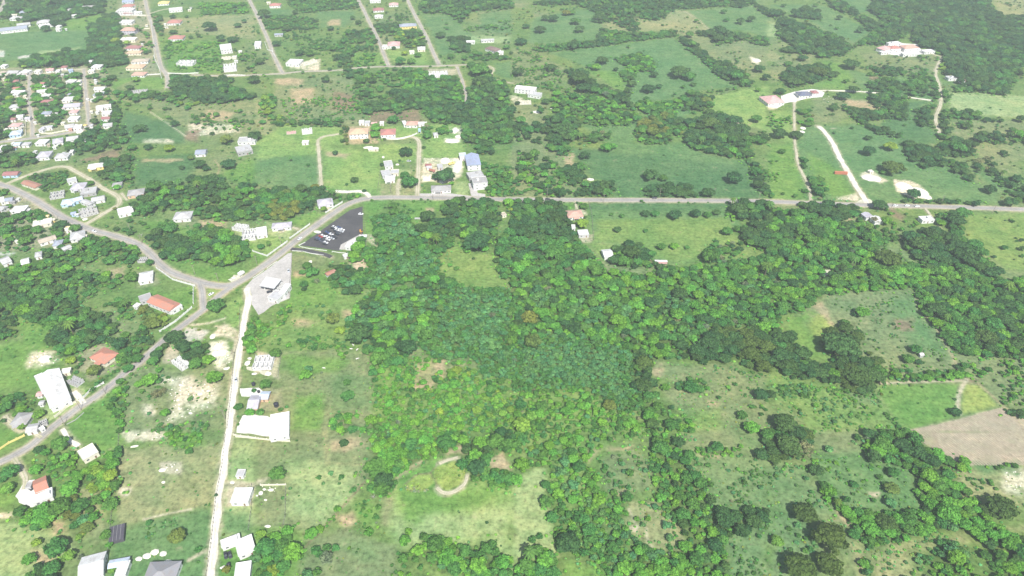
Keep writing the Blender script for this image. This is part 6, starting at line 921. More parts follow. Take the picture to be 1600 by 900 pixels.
bm = bmesh.new()
for i in (.35, .65):
    p = lerp4(i, .5); box(bm, p.x - .4, p.x + .4, p.y - .3, p.y + .3, .2, 1.8)
obj('fuel_pump', bm_mesh('fuel_pump', bm, paint('red')), root); tag(root, 'white panelled canopy of the filling station on four columns', 'canopy')
exc_add(o.x, o.y, 10)
house('k2', 640, 790, 800, 835, 10, 'flat', 'lgrey', 'white', 3.6, 'white flat roofed shop of the filling station, lower wing', 'shop'); house('k2', 800, 790, 905, 640, 5, 'flat', 'white', 'white', 4.2, 'long white wall roof at the right edge of the filling station', 'shop')
house('k2', 720, 700, 850, 640, 9, 'shell', 'white', 'white', 3.2, 'open white roof frame behind the filling station shop', 'building')
# square white tent at the car park corner
p = W(*TP('k1', 1265, 605), 3); r = empty('marquee', (p.x, p.y, 0), .05); bm = bmesh.new(); q = [bm.verts.new(c) for c in ((-3.2, -4.6, 2.6), (3.2, -4.6, 2.6), (3.2, 4.6, 2.6), (-3.2, 4.6, 2.6))]; tp = bm.verts.new((0, 0, 3.6))
for i in range(4): bm.faces.new((q[i], q[(i + 1) % 4], tp))
me = bm_mesh('canvas_roof', bm, paint('white')); obj('canvas_roof', me, r)
for sx in (-3.1, 3.1):
    for sy in (-4.5, 4.5): bm = bmesh.new(); box(bm, sx - .05, sx + .05, sy - .05, sy + .05, 0, 2.62); obj('pole', bm_mesh('pole', bm, paint('lgrey')), r)
tag(r, 'square white tent at the right corner of the black car park', 'tent')
# dark shade house
P4 = [W(*TP('n7', *q), 2.4) for q in ((985, 132), (1115, 98), (1103, 238), (970, 270))]; c = sum(P4, Vector()) / 4; r = empty('shade_house', (c.x, c.y, 0)); bm = bmesh.new()
lo = [bm.verts.new((p.x - c.x, p.y - c.y, .05)) for p in P4]; hi = [bm.verts.new((p.x - c.x, p.y - c.y, 2.4)) for p in P4]; bm.faces.new(hi)
for i in range(4): bm.faces.new((lo[i], lo[(i + 1) % 4], hi[(i + 1) % 4], hi[i]))
obj('netting', bm_mesh('netting', bm, mat_plain('shade_net', (.075, .07, .085), stain=.4, dirt=(.14, .13, .15), scale=.3)), r)
for i in range(1, 4):
    bm = bmesh.new(); a = hi if False else None
    s0 = (P4[0].lerp(P4[1], i / 4) - c); s1 = (P4[3].lerp(P4[2], i / 4) - c); V = []; F = []; limb(V, F, (s0.x, s0.y, 2.44), (s1.x, s1.y, 2.44), .07, .07, 4); me = bpy.data.meshes.new('rail'); me.from_pydata(V, [], F); me.materials.append(paint('grey')); obj('rail', me, r); bm.free()
tag(r, 'dark netted shade house on the grass at the bottom left', 'shade house'); exc_add(c.x, c.y, 6)
# water tanks
TANK = bmesh.new(); bmesh.ops.create_cone(TANK, cap_ends=True, segments=14, radius1=1.0, radius2=1.0, depth=1.7, matrix=Matrix.Translation((0, 0, .85))); bmesh.ops.create_cone(TANK, cap_ends=True, segments=14, radius1=.98, radius2=.3, depth=.4, matrix=Matrix.Translation((0, 0, 1.9))); TANK = bm_mesh('tank_body', TANK, mat_plain('tank_black', (.035, .035, .05), rough=.4, stain=.05)); 
LIDM = bmesh.new(); bmesh.ops.create_cone(LIDM, cap_ends=True, segments=10, radius1=.3, radius2=.27, depth=.12, matrix=Matrix.Translation((0, 0, 2.16))); LIDM = bm_mesh('lid', LIDM, M_BLK)
for k, x, y, s, lb in [('n5', 915, 328, 1.5, 'black water tank on the grass right of the lilac roof'), ('n6', 257, 240, .7, 'small black water tank beside the square white house'), ('k7', 560, 700, 1.2, 'black water tank below the unfinished white house'), ('n6', 96, 800, 1.0, 'dark water tank above the bottom edge near the track'), ('k7', 640, 815, .9, 'dark water tank behind the pale blue roof'), ('A', 585, 400, 1, 'dark water tank at the top of the village lane')]:
    p = W(*TP(k, x, y), 1); r = empty('water_tank', (p.x, p.y, 0)); r.scale = (s, s, s); obj('tank_body', TANK, r); obj('lid', LIDM, r); tag(r, lb, 'water tank'); exc_add(p.x, p.y, 1.6)
# heaps of marl and rubble
HM = []
for i in range(4):
    bm = bmesh.new(); bmesh.ops.create_icosphere(bm, subdivisions=3, radius=1); g = random.Random(i)
    import mathutils
    for v in bm.verts:
        n = mathutils.noise.noise(v.co * 1.7 + Vector((i * 7, 0, 0))); v.co *= 1 + .22 * n + .08 * mathutils.noise.noise(v.co * 6)
        v.co.z = max(v.co.z, -.15) * .55
    HM.append(bm_mesh('heap', bm, mat_plain('marl_heap', (.74, .71, .62), stain=.35, scale=1.2, dirt=(.45, .40, .30))))
HEAPS = [('n7', 1240, 415, 32, 18), ('n7', 1310, 390, 36, 26), ('n7', 1382, 355, 38, 28), ('n7', 1455, 370, 32, 24), ('n7', 1500, 452, 46, 26), ('k7', 465, 368, 40, 42), ('k7', 790, 535, 50, 32), ('k7', 570, 535, 40, 18), ('k7', 500, 295, 34, 18), ('k7', 130, 455, 40, 22), ('k7', 40, 200, 50, 50), ('C', 1360, 365, 26, 22), ('C', 1330, 300, 18, 16), ('C', 1390, 400, 26, 20), ('C', 1340, 410, 18, 24),
 ('n1', 640, 715, 36, 22), ('n1', 815, 545, 45, 28), ('n1', 930, 600, 36, 60), ('n1', 790, 740, 34, 18), ('n1', 880, 360, 66, 20), ('n1', 940, 318, 34, 14), ('n1', 365, 580, 16, 9), ('n1', 905, 260, 26, 28), ('J', 720, 195, 0, 0) if False else ('J', 640, 172, 14, 12), ('J', 650, 212, 60, 20), ('J', 850, 262, 46, 26),
 ('J', 940, 300, 60, 34), ('J', 990, 330, 30, 16), ('k2', 1250, 285, 28, 24), ('n6', 205, 20, 36, 26), ('n6', 440, 460, 28, 12), ('n6', 378, 168, 20, 18), ('n6', 470, 140, 26, 12), ('n6', 420, 228, 14, 8), ('n6', 410, 135, 16, 10), ('n6', 345, 190, 10, 8), ('n6', 130, 75, 22, 12), ('n6', 30, 825, 12, 10), ('n6', 370, 858, 24, 24), ('D', 1400, 845, 16, 12), ('A', 500, 820, 20, 12), ('B', 1460, 835, 12, 7), ('B', 1440, 845, 9, 6), ('B', 1485, 828, 7, 6), ('B', 530, 468, 14, 8), ('A', 1000, 380, 0, 0) if False else ('k1', 560, 520, 60, 20),
 ('E', 1250, 812, 20, 10), ('H', 490, 220, 22, 8), ('G', 1530, 375, 26, 10), ('G', 150, 700, 24, 8), ('F', 795, 80, 8, 7), ('F', 700, 20, 30, 7), ('F', 745, 25, 24, 7), ('F', 605, 790, 22, 14), ('C', 280, 440, 40, 24), ('I', 215, 822, 14, 8), ('I', 220, 800, 18, 8), ('v5', 1330, 518, 34, 20), ('k7', 170, 440, 20, 16), ('C', 1130, 605, 14, 6), ('C', 1250, 660, 16, 8), ('C', 1300, 640, 10, 6), ('C', 1190, 780, 14, 6), ('C', 1110, 700, 10, 6), ('D', 1015, 235, 22, 12), ('D', 1020, 312, 12, 8), ('D', 840, 88, 24, 6)]
for i, (k, x, y, rx, ry) in enumerate(HEAPS):
    s4 = TILE[k][2]; u, v = TP(k, x, y); p = W(u, v, .3); pm = PXM(v); r = rx / s4 / pm; dep = math.atan((SP + (v - 450) / FPX * CP) / (CP - (v - 450) / FPX * SP)); r2 = ry / s4 / pm / math.sin(dep)
    dirty = k in ('C', 'D', 'B') and rx > 36
    o_ = obj('earth_mound' if dirty else 'marl_heap', HM[i % 4], None, (p.x, p.y, -.05), rng.uniform(-.3, .3), (r, max(.4, r2), min(1.6, r * (.28 if dirty else .55)))); tag(o_, f'{"broad low" if r > 4 else "small" if r < 1.6 else "rounded"} white marl heap {where(u, v)}', 'heap'); exc_add(p.x, p.y, min(r, 3) * .8)
# utility poles along the roads
PM = bmesh.new(); box(PM, -.13, .13, -.13, .13, -.3, 9); PM = bm_mesh('post', PM, mat_plain('pole_wood', (.30, .26, .22))); XM = bmesh.new(); box(XM, -1.1, 1.1, -.07, .07, 8.3, 8.5); XM = bm_mesh('crossarm', XM, M_BARK)
INS = bmesh.new()
for x in (-1, 0, 1): box(INS, x - .07, x + .07, -.07, .07, 8.5, 8.75)
INS = bm_mesh('insulator', INS, paint('lgrey'))
for k, x, y in [('.', 88, 344), ('.', 40, 318), ('.', 205, 362), ('.', 222, 380), ('.', 305, 428), ('.', 342, 440), ('.', 402, 413), ('.', 440, 383), ('.', 518, 321), ('.', 611, 300), ('.', 677, 311), ('.', 735, 304), ('.', 790, 317), ('.', 855, 306), ('.', 943, 316), ('.', 1031, 306), ('.', 1115, 306), ('.', 1185, 312), ('.', 1390, 330), ('.', 1470, 318), ('.', 1550, 333), ('.', 102, 664), ('.', 127, 640), ('.', 165, 614), ('.', 366, 560), ('.', 352, 655), ('.', 233, 60), ('.', 262, 100), ('.', 408, 62), ('.', 600, 68), ('.', 665, 75), ('.', 659, 257), ('.', 643, 270)]:
    p = W(x, y + 1, 0); r = empty('utility_pole', (p.x, p.y, 0), rng.uniform(-.4, .4)); obj('post', PM, r); a_ = obj('crossarm', XM, r); obj('insulator', INS, a_); tag(r, f'slim grey utility pole {where(x, y)}', 'utility pole')
# a few animals grazing
def cow_mesh():
    bm = bmesh.new()
    def ell(c, r, seg=8): bmesh.ops.create_uvsphere(bm, u_segments=seg, v_segments=6, radius=1, matrix=Matrix.Translation(c) @ Matrix.Diagonal((*r, 1)))
    ell((0, 0, 1.0), (.85, .34, .38)); ell((.65, 0, 1.08), (.38, .27, .33)); ell((1.0, 0, 1.0), (.34, .15, .2)); ell((1.35, 0, .75), (.26, .12, .14)); ell((-.62, 0, 1.08), (.33, .3, .33))
    for x, y in ((.55, .2), (.55, -.2), (-.6, .2), (-.6, -.2)):
        ell((x, y, .72), (.13, .1, .28)); ell((x + .02, y, .32), (.07, .07, .34))
    ell((-.93, 0, .85), (.04, .04, .4)); ell((1.2, .17, .9), (.05, .12, .05)); ell((1.2, -.17, .9), (.05, .12, .05)); return bm_mesh('cow', bm, mat_plain('cow_hide', (.74, .71, .66), stain=.2))
CW = cow_mesh()
for i, (k, x, y, a) in enumerate([('M', 592, 380, 0), ('M', 632, 385, 1), ('M', 608, 356, 2.4), ('M', 632, 442, .4), ('M', 425, 500, 3), ('H', 632, 238, 1), ('G', 243, 680, 0)]):
    p = W(*TP(k, x, y), .8); tag(obj('cow', CW, None, (p.x, p.y, 0), a), f'pale cow grazing {where(*TP(k, x, y))}', 'cow', 'pale cattle grazing in the grass')
# blue tank on a stand, memorial blocks
thing_box('storage_tank', [('tank', paint('lblue'), [(-1.4, 1.4, -1.4, 1.4, 2.2, 5)]), ('leg', paint('white'), [(-1.3, -1, -1.3, -1, 0, 2.2), (1, 1.3, -1.3, -1, 0, 2.2), (-1.3, -1, 1, 1.3, 0, 2.2), (1, 1.3, 1, 1.3, 0, 2.2)])], 'n1', 575, 280, (1, 0), 'light blue tank on legs right of the white garden wall', 'tank')
for i, x in enumerate((997, 1008, 1019)):
    thing_box('concrete_block', [('block', paint('lgrey'), [(-.8, .8, -.5, .5, 0, 1.1)]), ('base', paint('grey'), [(-1, 1, -.7, .7, -.1, .15)])], 'F', x, 462, (1, 0), ['left', 'middle', 'right'][i] + ' one of three small white blocks in the grass below the road', 'block')
# leaning pale dead trees
DT = [trunk_mesh('trunk', 60 + i, .5, .045, .75, 1.2, 11) for i in range(2)]
for i, (k, x, y, r) in enumerate([('N', 735, 400, 34), ('K', 850, 640, 26), ('J', 1480, 170, 22), ('J', 270, 300, 22), ('K', 905, 730, 22), ('L', 1010, 60, 20), ('Q', 700, 180, 18), ('B', 880, 570, 20)]):
    u, v = TP(k, x, y); p = W(u, v, 1.5); s = r / 4 / PXM(v); ro = empty('dead_tree', (p.x, p.y, 0), i * 1.3); ro.rotation_euler.x = .35; me = DT[i % 2].copy(); me.materials.clear(); me.materials.append(mat_plain('dead_wood', (.46, .43, .39), stain=.3)); o_ = obj('trunk', me, ro, scale=(s, s, s)); tag(ro, f'bare pale dead tree {where(u, v)}', 'dead tree')
# small outbuildings and yard clutter in the village
for i, (k, x, y, l, w, c, wc) in enumerate([('v1',110,260,50,4,'lgrey','cream'),('v1',300,250,40,4,'white','white'),('v1',410,255,45,4,'rust','white'),('v1',130,300,50,4,'grey','white'),('v1',60,330,40,4,'cream','cream'),('v1',620,250,40,3,'lgrey','white'),('v1',980,265,60,4,'white','grey'),('v1',1040,265,40,4,'grey','white'),
 ('v1',1500,380,50,4,'lgrey','white'),('v1',1490,340,40,4,'white','cream'),('v1',1255,430,40,4,'cream','white'),('v1',1075,450,30,4,'white','white'),('v1',390,600,50,4,'cream','cream'),('v1',410,640,40,3,'white','cream'),('v1',250,580,90,4,'white','white'),('v1',700,600,60,3,'white','white'),('v1',560,640,30,3,'lblue','white'),('v1',930,800,60,4,'white','white'),
 ('v1',1000,790,50,4,'pink','white'),('v1',1370,640,40,4,'white','white'),('v1',1440,660,60,4,'lgrey','white'),('v1',1430,830,40,4,'cream','white'),('v1',820,855,40,4,'maroon','white'),('v1',880,860,40,3,'white','white'),('v2',1520,150,50,4,'white','white'),('v2',340,240,60,4,'lgrey','white'),('v2',200,270,70,4,'maroon','lilac'),('v2',350,340,50,4,'grey','white'),
 ('v2',320,400,60,4,'tan','white'),('v2',545,300,25,3,'white','white'),('v2',95,425,50,4,'cream','white'),('v2',590,500,40,3,'white','white'),('v2',985,320,60,4,'white','cream'),('v2',1180,345,60,4,'white','white'),('v2',1100,420,60,3,'salmon','salmon'),('v2',1330,350,50,4,'yellow','white'),('v2',1430,360,50,4,'lilac','white'),('v2',1440,400,40,3,'white','cream'),
 ('v2',200,640,40,4,'white','white'),('v2',220,700,60,3,'maroon','lblue'),('v2',550,770,50,4,'lgrey','white'),('v2',850,690,60,3,'white','white'),('v2',760,660,50,3,'tan','tan'),('v2',1350,570,50,3,'white','white'),('v2',1320,620,40,3,'lilac','white'),('v2',1000,780,50,4,'lgrey','white'),('v5',740,480,50,3,'cream','yellow'),('v5',820,520,80,4,'cream','yellow'),('v5',760,560,50,3,'lgrey','white'),
 ('v5',200,240,80,4,'dgrey','grey'),('v5',280,210,50,3,'lgrey','white'),('v5',180,380,60,3,'lilac','white'),('v5',450,380,50,3,'white','lgrey'),('v5',1200,440,50,3,'white','pblue'),('v5',270,860,60,3,'cream','white'),('v5',1330,770,50,3,'cream','white'),('v5',1060,660,80,4,'yellow','cream'),('v6',800,370,30,4,'pink','white'),('v6',820,330,40,3,'lgrey','white'),('v6',910,335,60,4,'white','white'),
 ('v6',900,445,60,3,'white','white'),('v6',1030,445,30,3,'white','white'),('v6',1350,195,50,4,'white','white'),('v6',1490,165,50,4,'lgrey','white'),('v6',1080,145,40,3,'white','white'),('v6',600,240,70,4,'pink','white'),('v8',980,375,40,3,'white','white'),('v8',1000,418,60,3,'white','cream'),('v8',225,185,40,4,'white','white'),('v8',80,255,50,3,'white','white'),('v8',540,205,60,3,'white','white'),
 ('v8',500,80,30,3,'pink','white'),('v8',690,390,40,4,'yellow','white'),('v8',620,675,30,2,'white','white'),('v8',1360,155,50,3,'white','cream'),('v8',1380,110,40,3,'lgrey','white'),('n2',245,555,40,4,'white','white'),('n2',185,605,50,3,'white','white'),('n2',200,660,40,4,'white','white'),('n1',140,430,100,4,'white','cream'),('n1',665,610,50,4,'lilac','white'),('n1',650,585,40,3,'maroon','white')]):
    house(k, x - l / 2, y, x + l / 2, y - 2, w, 'gable' if i % 2 else 'flat', c, wc, 2.3, None, 'shed')
# ------------------------------------------------------------------ collect every tree
def in_poly(x, y, poly):
    c = False; n = len(poly); j = n - 1
    for i in range(n):
        if (poly[i][1] > y) != (poly[j][1] > y) and x < (poly[j][0] - poly[i][0]) * (y - poly[i][1]) / (poly[j][1] - poly[i][1]) + poly[i][0]: c = not c
        j = i
    return c
PB = [(p, min(q[0] for q in p), max(q[0] for q in p), min(q[1] for q in p), max(q[1] for q in p)) for p in PADPOLY]
def on_pad(x, y):
    return any(a <= x <= b and c <= y <= d and in_poly(x, y, p) for p, a, b, c, d in PB)
TG = {}
def tree_free(x, y, r, f):
    for i in range(int((x - 14) // 14), int((x + 14) // 14) + 1):
        for j in range(int((y - 14) // 14), int((y + 14) // 14) + 1):
            for a, b, c in TG.get((i, j), ()):
                if (a - x) ** 2 + (b - y) ** 2 < (f * (c + r)) ** 2: return False
    return True
def tree_add(x, y, r): TG.setdefault((int(x // 14), int(y // 14)), []).append((x, y, r))
TREES = []                                        # x, y, r, type, single?, tile
for k, s in SINGLES.items():
    for e in s.split():
        x, y, r, t = e.split(','); x, y, r = float(x), float(y), float(r)
        if r == 0: continue
        u, v = TP(k, x, y); rm = r / TILE[k][2] / PXM(v); p = W(u, v, rm * .75)
        if t == 'p': p = W(u, v, rm * 2)
        TREES.append((p.x, p.y, rm, t, True, k)); tree_add(p.x, p.y, rm * .9)
for wi, (k, mix, r0, r1, cov, s) in enumerate(WOODS):
    poly = PTS(k, s, True, 1.0); x0, x1, y0, y1 = min(p[0] for p in poly), max(p[0] for p in poly), min(p[1] for p in poly), max(p[1] for p in poly)
    rmn = (r0 + r1) / 2; g = random.Random(wi * 31 + 5); f = .52 if cov > .9 else .64
    area = (x1 - x0) * (y1 - y0); n = int(area / (rmn * rmn) * (3.2 if cov > .9 else 1.6))
    if n <= 0: continue
    gx = np.array([g.random() for _ in range(n)]) * (x1 - x0) + x0; gy = np.array([g.random() for _ in range(n)]) * (y1 - y0) + y0
    e = (fbm(gx, gy, 11, 3, 77) - .5) * (20 if k in 'AEGI' else 13); sd_ = sdist(gx, gy, poly) + e * .5; keep = sd_ > -.5
    ty = fbm(gx, gy, 20, 2, 99); cl = fbm(gx, gy, 16, 3, 55)
    for i in np.nonzero(keep)[0]:
        x, y = float(gx[i]), float(gy[i])
        if cov < .95 and cl[i] > .30 + cov * .42 and g.random() < .9: continue
        if cov < .62 and g.random() > cov * .55: continue
        r = r0 + (r1 - r0) * g.random() ** 1.3
        if g.random() < .10: r *= 1.35
        elif g.random() < .2: r *= .72
        if sd_[i] < 2: r *= .8
        if not tree_free(x, y, r, f) or blocked(x, y, r * .55) or on_pad(x, y): continue
        q = min(.999, max(0, (ty[i] - .3) / .4 * .65 + g.random() * .35)); t = mix[int(q * len(mix))] if g.random() < .75 else g.choice(mix)
        if t == 't' and sd_[i] < 9 and g.random() < .6: t = 'm'
        if t == 'm' and g.random() < .06: t = 'p' if r > 2.4 and g.random() < .4 else 'g' if g.random() < .3 else 'b'
        tree_add(x, y, r); TREES.append((x, y, r, t, False, k))
print('trees', len(TREES))
# low bushes and tussocks scattered on open ground: tile regions with density per 100 m2
TUFTS = []
def tufts(k, s, n, t, r0, r1):
    poly = PTS(k, s, True, .3); x0, x1, y0, y1 = min(p[0] for p in poly), max(p[0] for p in poly), min(p[1] for p in poly), max(p[1] for p in poly)
    m = int((x1 - x0) * (y1 - y0) * n / 100); gx = NR.uniform(x0, x1, m); gy = NR.uniform(y0, y1, m); sd_ = sdist(gx, gy, poly); cl = fbm(gx, gy, 8, 3, 66)
    for x, y in zip(gx[(sd_ > 0) & (cl < .56)], gy[(sd_ > 0) & (cl < .56)]):
        if blocked(x, y, .3) or on_pad(x, y): continue
        TUFTS.append((x, y, rng.uniform(r0, r1), rng.choice(t)))
for k, ru, n in [('A', '0,0 1600,0 1600,900 0,900', 1.0), ('B', '0,0 1600,0 1600,900 0,900', 1.4), ('C', '0,0 1600,0 1600,900 0,900', 1.6), ('D', '0,0 1600,0 1600,900 0,900', 1.3), ('E', '0,0 1600,0 1600,900 0,900', 1.3), ('F', '0,0 1600,0 1600,900 0,900', .9), ('M', '0,0 700,0 740,900 0,900', 2.2), ('N', '0,0 720,0 840,400 820,620 900,900 0,900', 1.8),
   ('G', '0,0 1600,0 1600,900 0,900', .7), ('H', '0,0 1600,0 1600,900 0,900', .8), ('I', '0,0 1600,0 1600,900 0,900', .6), ('J', '0,0 1600,0 1600,900 0,900', .7), ('K', '880,450 1600,540 1600,900 1120,900', 8), ('L', '560,100 1600,0 1600,900 600,900', 8), ('O', '0,540 430,590 640,640 840,890 0,900', 9), ('O', '1170,420 1600,440 1600,900 1320,600', 5), ('O', '270,100 870,20 1180,470 800,570 480,480', 1.5), ('Q', '0,180 300,120 900,230 960,480 640,900 0,900', 8), ('Q', '600,640 1240,630 1600,900 600,900', 8), ('Q', '1170,230 1600,200 1600,560 1300,460', 5)]:
    tufts(k, ru, n, 'tmmtob' if n > 3 else 'mmbo', .3, .85 if n > 3 else .65)
CLEAN = []
for k_, kd, f_, s_ in PATCH:
    if kd in ('past', 'dpast', 'lawn', 'pale', 'plough', 'marl', 'conc', 'tan', 'yel', 'dirt', 'stony') and k_ not in 'MNLQCD':
        p_ = PTS(k_, s_, True); CLEAN.append((p_, min(q[0] for q in p_), max(q[0] for q in p_), min(q[1] for q in p_), max(q[1] for q in p_)))
def clean(x, y): return any(a <= x <= b and c <= y <= d and in_poly(x, y, p) for p, a, b, c, d in CLEAN)
BR = []
for k, dn, r0, r1 in [('A', .9, 1, 2.4), ('B', 1.2, .8, 2), ('C', 1.2, .6, 1.6), ('E', 1.2, 1.1, 2.6), ('F', .8, .8, 2), ('G', .9, 1.1, 2.6), ('H', .8, .8, 2), ('I', .9, 1.2, 2.8), ('J', .8, 1, 2.2), ('O', .8, .7, 1.6), ('D', .5, .5, 1.3), ('M', .5, .6, 1.5), ('N', .5, .5, 1.3)]:
    poly = PTS(k, '0,0 1600,0 1600,900 0,900', True, .3); x0, x1, y0, y1 = min(p[0] for p in poly), max(p[0] for p in poly), min(p[1] for p in poly), max(p[1] for p in poly)
    m = int((x1 - x0) * (y1 - y0) * dn / 100); gx = NR.uniform(x0, x1, m); gy = NR.uniform(y0, y1, m); sd_ = sdist(gx, gy, poly); cl = fbm(gx, gy, 22, 4, 166)
    for x, y, c in zip(gx, gy, np.where(sd_ > 0, cl, 0)):
        if c < .46 or (c < .54 and rng.random() < .6): continue
        cln = clean(x, y)
        if (cln and rng.random() < .93) or blocked(x, y, 1.0) or on_pad(x, y): continue
        r = r0 + (r1 - r0) * rng.random() ** 1.7
        if tree_free(x, y, r, .5): tree_add(x, y, r); TREES.append((float(x), float(y), r, rng.choice('mmdmbmto'), False, k))
print('brush', len(TREES))
tufts('N', '1005,272 1098,262 1108,320 1050,368 945,368 945,322', 30, 'y', .3, .55); tufts('N', '1112,234 1238,184 1306,242 1296,318 1190,366 1134,328', 26, 'yyo', .3, .5); tufts('N', '935,320 960,330 1010,345 1060,345 1100,325 1100,345 1060,375 950,380 930,350', 60, 'g', .5, .85)
tufts('N', '1080,250 1100,255 1125,300 1130,340 1160,372 1150,378 1118,340 1105,290', 50, 'd', .3, .5)
tufts('D', '900,600 980,560 1100,520 1120,580 980,620 930,680 900,660', 14, 't', .6, 1.1); tufts('n8', '200,440 450,440 400,520 220,530', 10, 'o', .4, .8)
print('tufts', len(TUFTS))

def jitter(t, g, amt=.22):
    c = TINT[t]; a = 1 + g.uniform(-amt, amt); b = g.uniform(-.08, .12)
    return (max(.01, c[0] * a * (1 + b * 2.2)), max(.01, c[1] * a * (1 + b * .3)), max(.01, c[2] * a * (1 - b)))
def fam(t, r, g):
    if t == 'g': return 'sparse'
    if r < 1.5: return 'bush'
    if r < 2.9: return 'small'
    if t == 'D': return 'spread'
    if t == 't': return 'small'
    if t == 'd' and r > 6: return g.choice(['spread', 'broad', 'dense'])
    return g.choice(['broad', 'dense', 'broad'])
REGION = {'A': 'in the village at the top left', 'B': 'around the loop lane on the left', 'C': 'beside the side road on the left', 'D': 'by the houses at the bottom left', 'E': 'between the straight lanes at the top', 'F': 'around the black car park', 'M': 'in the wood right of the marl track', 'N': 'around the big mown lawn',
 'G': 'in the pastures at the top centre', 'H': 'beside the long straight road', 'K': 'in the middle of the big wood', 'L': 'in the scrub at the bottom centre', 'I': 'on the slopes at the top right', 'J': 'around the white straight track', 'O': 'around the crop plot on the right', 'Q': 'below the ploughed field on the right'}
kinds = {'tree': [], 'shade': [], 'bush': [], 'palm': []}
for T in TREES:
    x, y, r, t, s, k = T; u, v = px_of((x, y, r * .7)); inv = -20 < u < 1620 and -15 < v < 915
    key = 'palm' if t == 'p' else 'shade' if (t == 'D' or (t == 'd' and r > 4.6)) else 'bush' if r < 2.3 else 'tree'
    kinds[key].append((PXM(v) * r * (1.35 if s else 1) if inv else 0, T, u, v))
REST = []
NAME = {'tree': 'broadleaf_tree', 'shade': 'shade_tree', 'bush': 'bush', 'palm': 'palm_tree'}
for key, lst in kinds.items():
    lst.sort(key=lambda q: -q[0])
    for i, (sz, (x, y, r, t, s, k), u, v) in enumerate(lst):
        g = random.Random(int(x * 31 + y * 17)); 
        if i >= 300 or sz <= 0: REST.append((x, y, r, t)); continue
        tint = jitter(t, g, .15); rz = g.uniform(0, 6.28); size = 'big' if r > 7 else 'small' if r < 3 else 'medium'
        if key == 'palm':
            c, tk = g.choice(PALM); root = empty('palm_tree', (x, y, 0), rz); o = obj('fronds', c, root, scale=(r, r, r)); o['tint'] = tint; obj('trunk', tk, root, scale=(r, r, r)); tag(root, f'feathery palm tree {where(u, v)}', 'palm tree'); continue
        fm = fam(t, r, g); hs = r * g.uniform(.82, 1.08)
        if key == 'bush':
            fm = 'bush' if r < 1.6 else 'small'; o = obj('bush', g.choice(CR[fm]), None, (x, y, -.05 * r), rz, (r, r, hs)); o['tint'] = tint; root = o; kn = 'bush'
        else:
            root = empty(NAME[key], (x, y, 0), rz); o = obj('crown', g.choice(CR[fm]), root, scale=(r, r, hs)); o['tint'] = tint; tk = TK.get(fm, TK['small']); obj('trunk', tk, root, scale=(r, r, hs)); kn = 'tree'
        if s: tag(root, f'{size} {CNAME[t]} {kn} {where(u, v)}', 'bush' if key == 'bush' else 'tree', 'trees and bushes ' + REGION[k] if False else None)
        else: tag(root, f'{size} {CNAME[t]} {kn} among others {where(u, v)}', 'bush' if key == 'bush' else 'tree', f'{size} {CNAME[t]} {kn} growth {where(u, v)}')
print('rest', len(REST))
# undergrowth between the trunks of the dense woods
for wi, (k, mix, r0, r1, cov, s) in enumerate(WOODS):
    if cov < .8: continue
    poly = PTS(k, s, True, 1.0); x0, x1, y0, y1 = min(p[0] for p in poly), max(p[0] for p in poly), min(p[1] for p in poly), max(p[1] for p in poly)
    n = int((x1 - x0) * (y1 - y0) / 26); gx = NR.uniform(x0, x1, n); gy = NR.uniform(y0, y1, n); sd_ = sdist(gx, gy, poly)
    n = int((x1 - x0 + 12) * (y1 - y0 + 12) / 16); ex_ = NR.uniform(x0 - 6, x1 + 6, n); ey_ = NR.uniform(y0 - 6, y1 + 6, n); se = sdist(ex_, ey_, poly)
    for x, y, d in zip(ex_, ey_, se):
        if -6 < d < 0 and rng.random() < .5 and not blocked(x, y, .8) and not on_pad(x, y): TUFTS.append((float(x), float(y), rng.uniform(.5, 1.3), rng.choice('mbmbt')))
    for x, y in zip(gx[sd_ > 0], gy[sd_ > 0]):
        if not blocked(x, y, 1.2) and not on_pad(x, y): REST.append((float(x), float(y), rng.uniform(1.1, 2.0), rng.choice('bbmt' if (k in 'MKL' and 'b' in mix and r0 < 2) else 'mbmtd' if 't' not in mix else 'mttb')))
print('rest', len(REST))

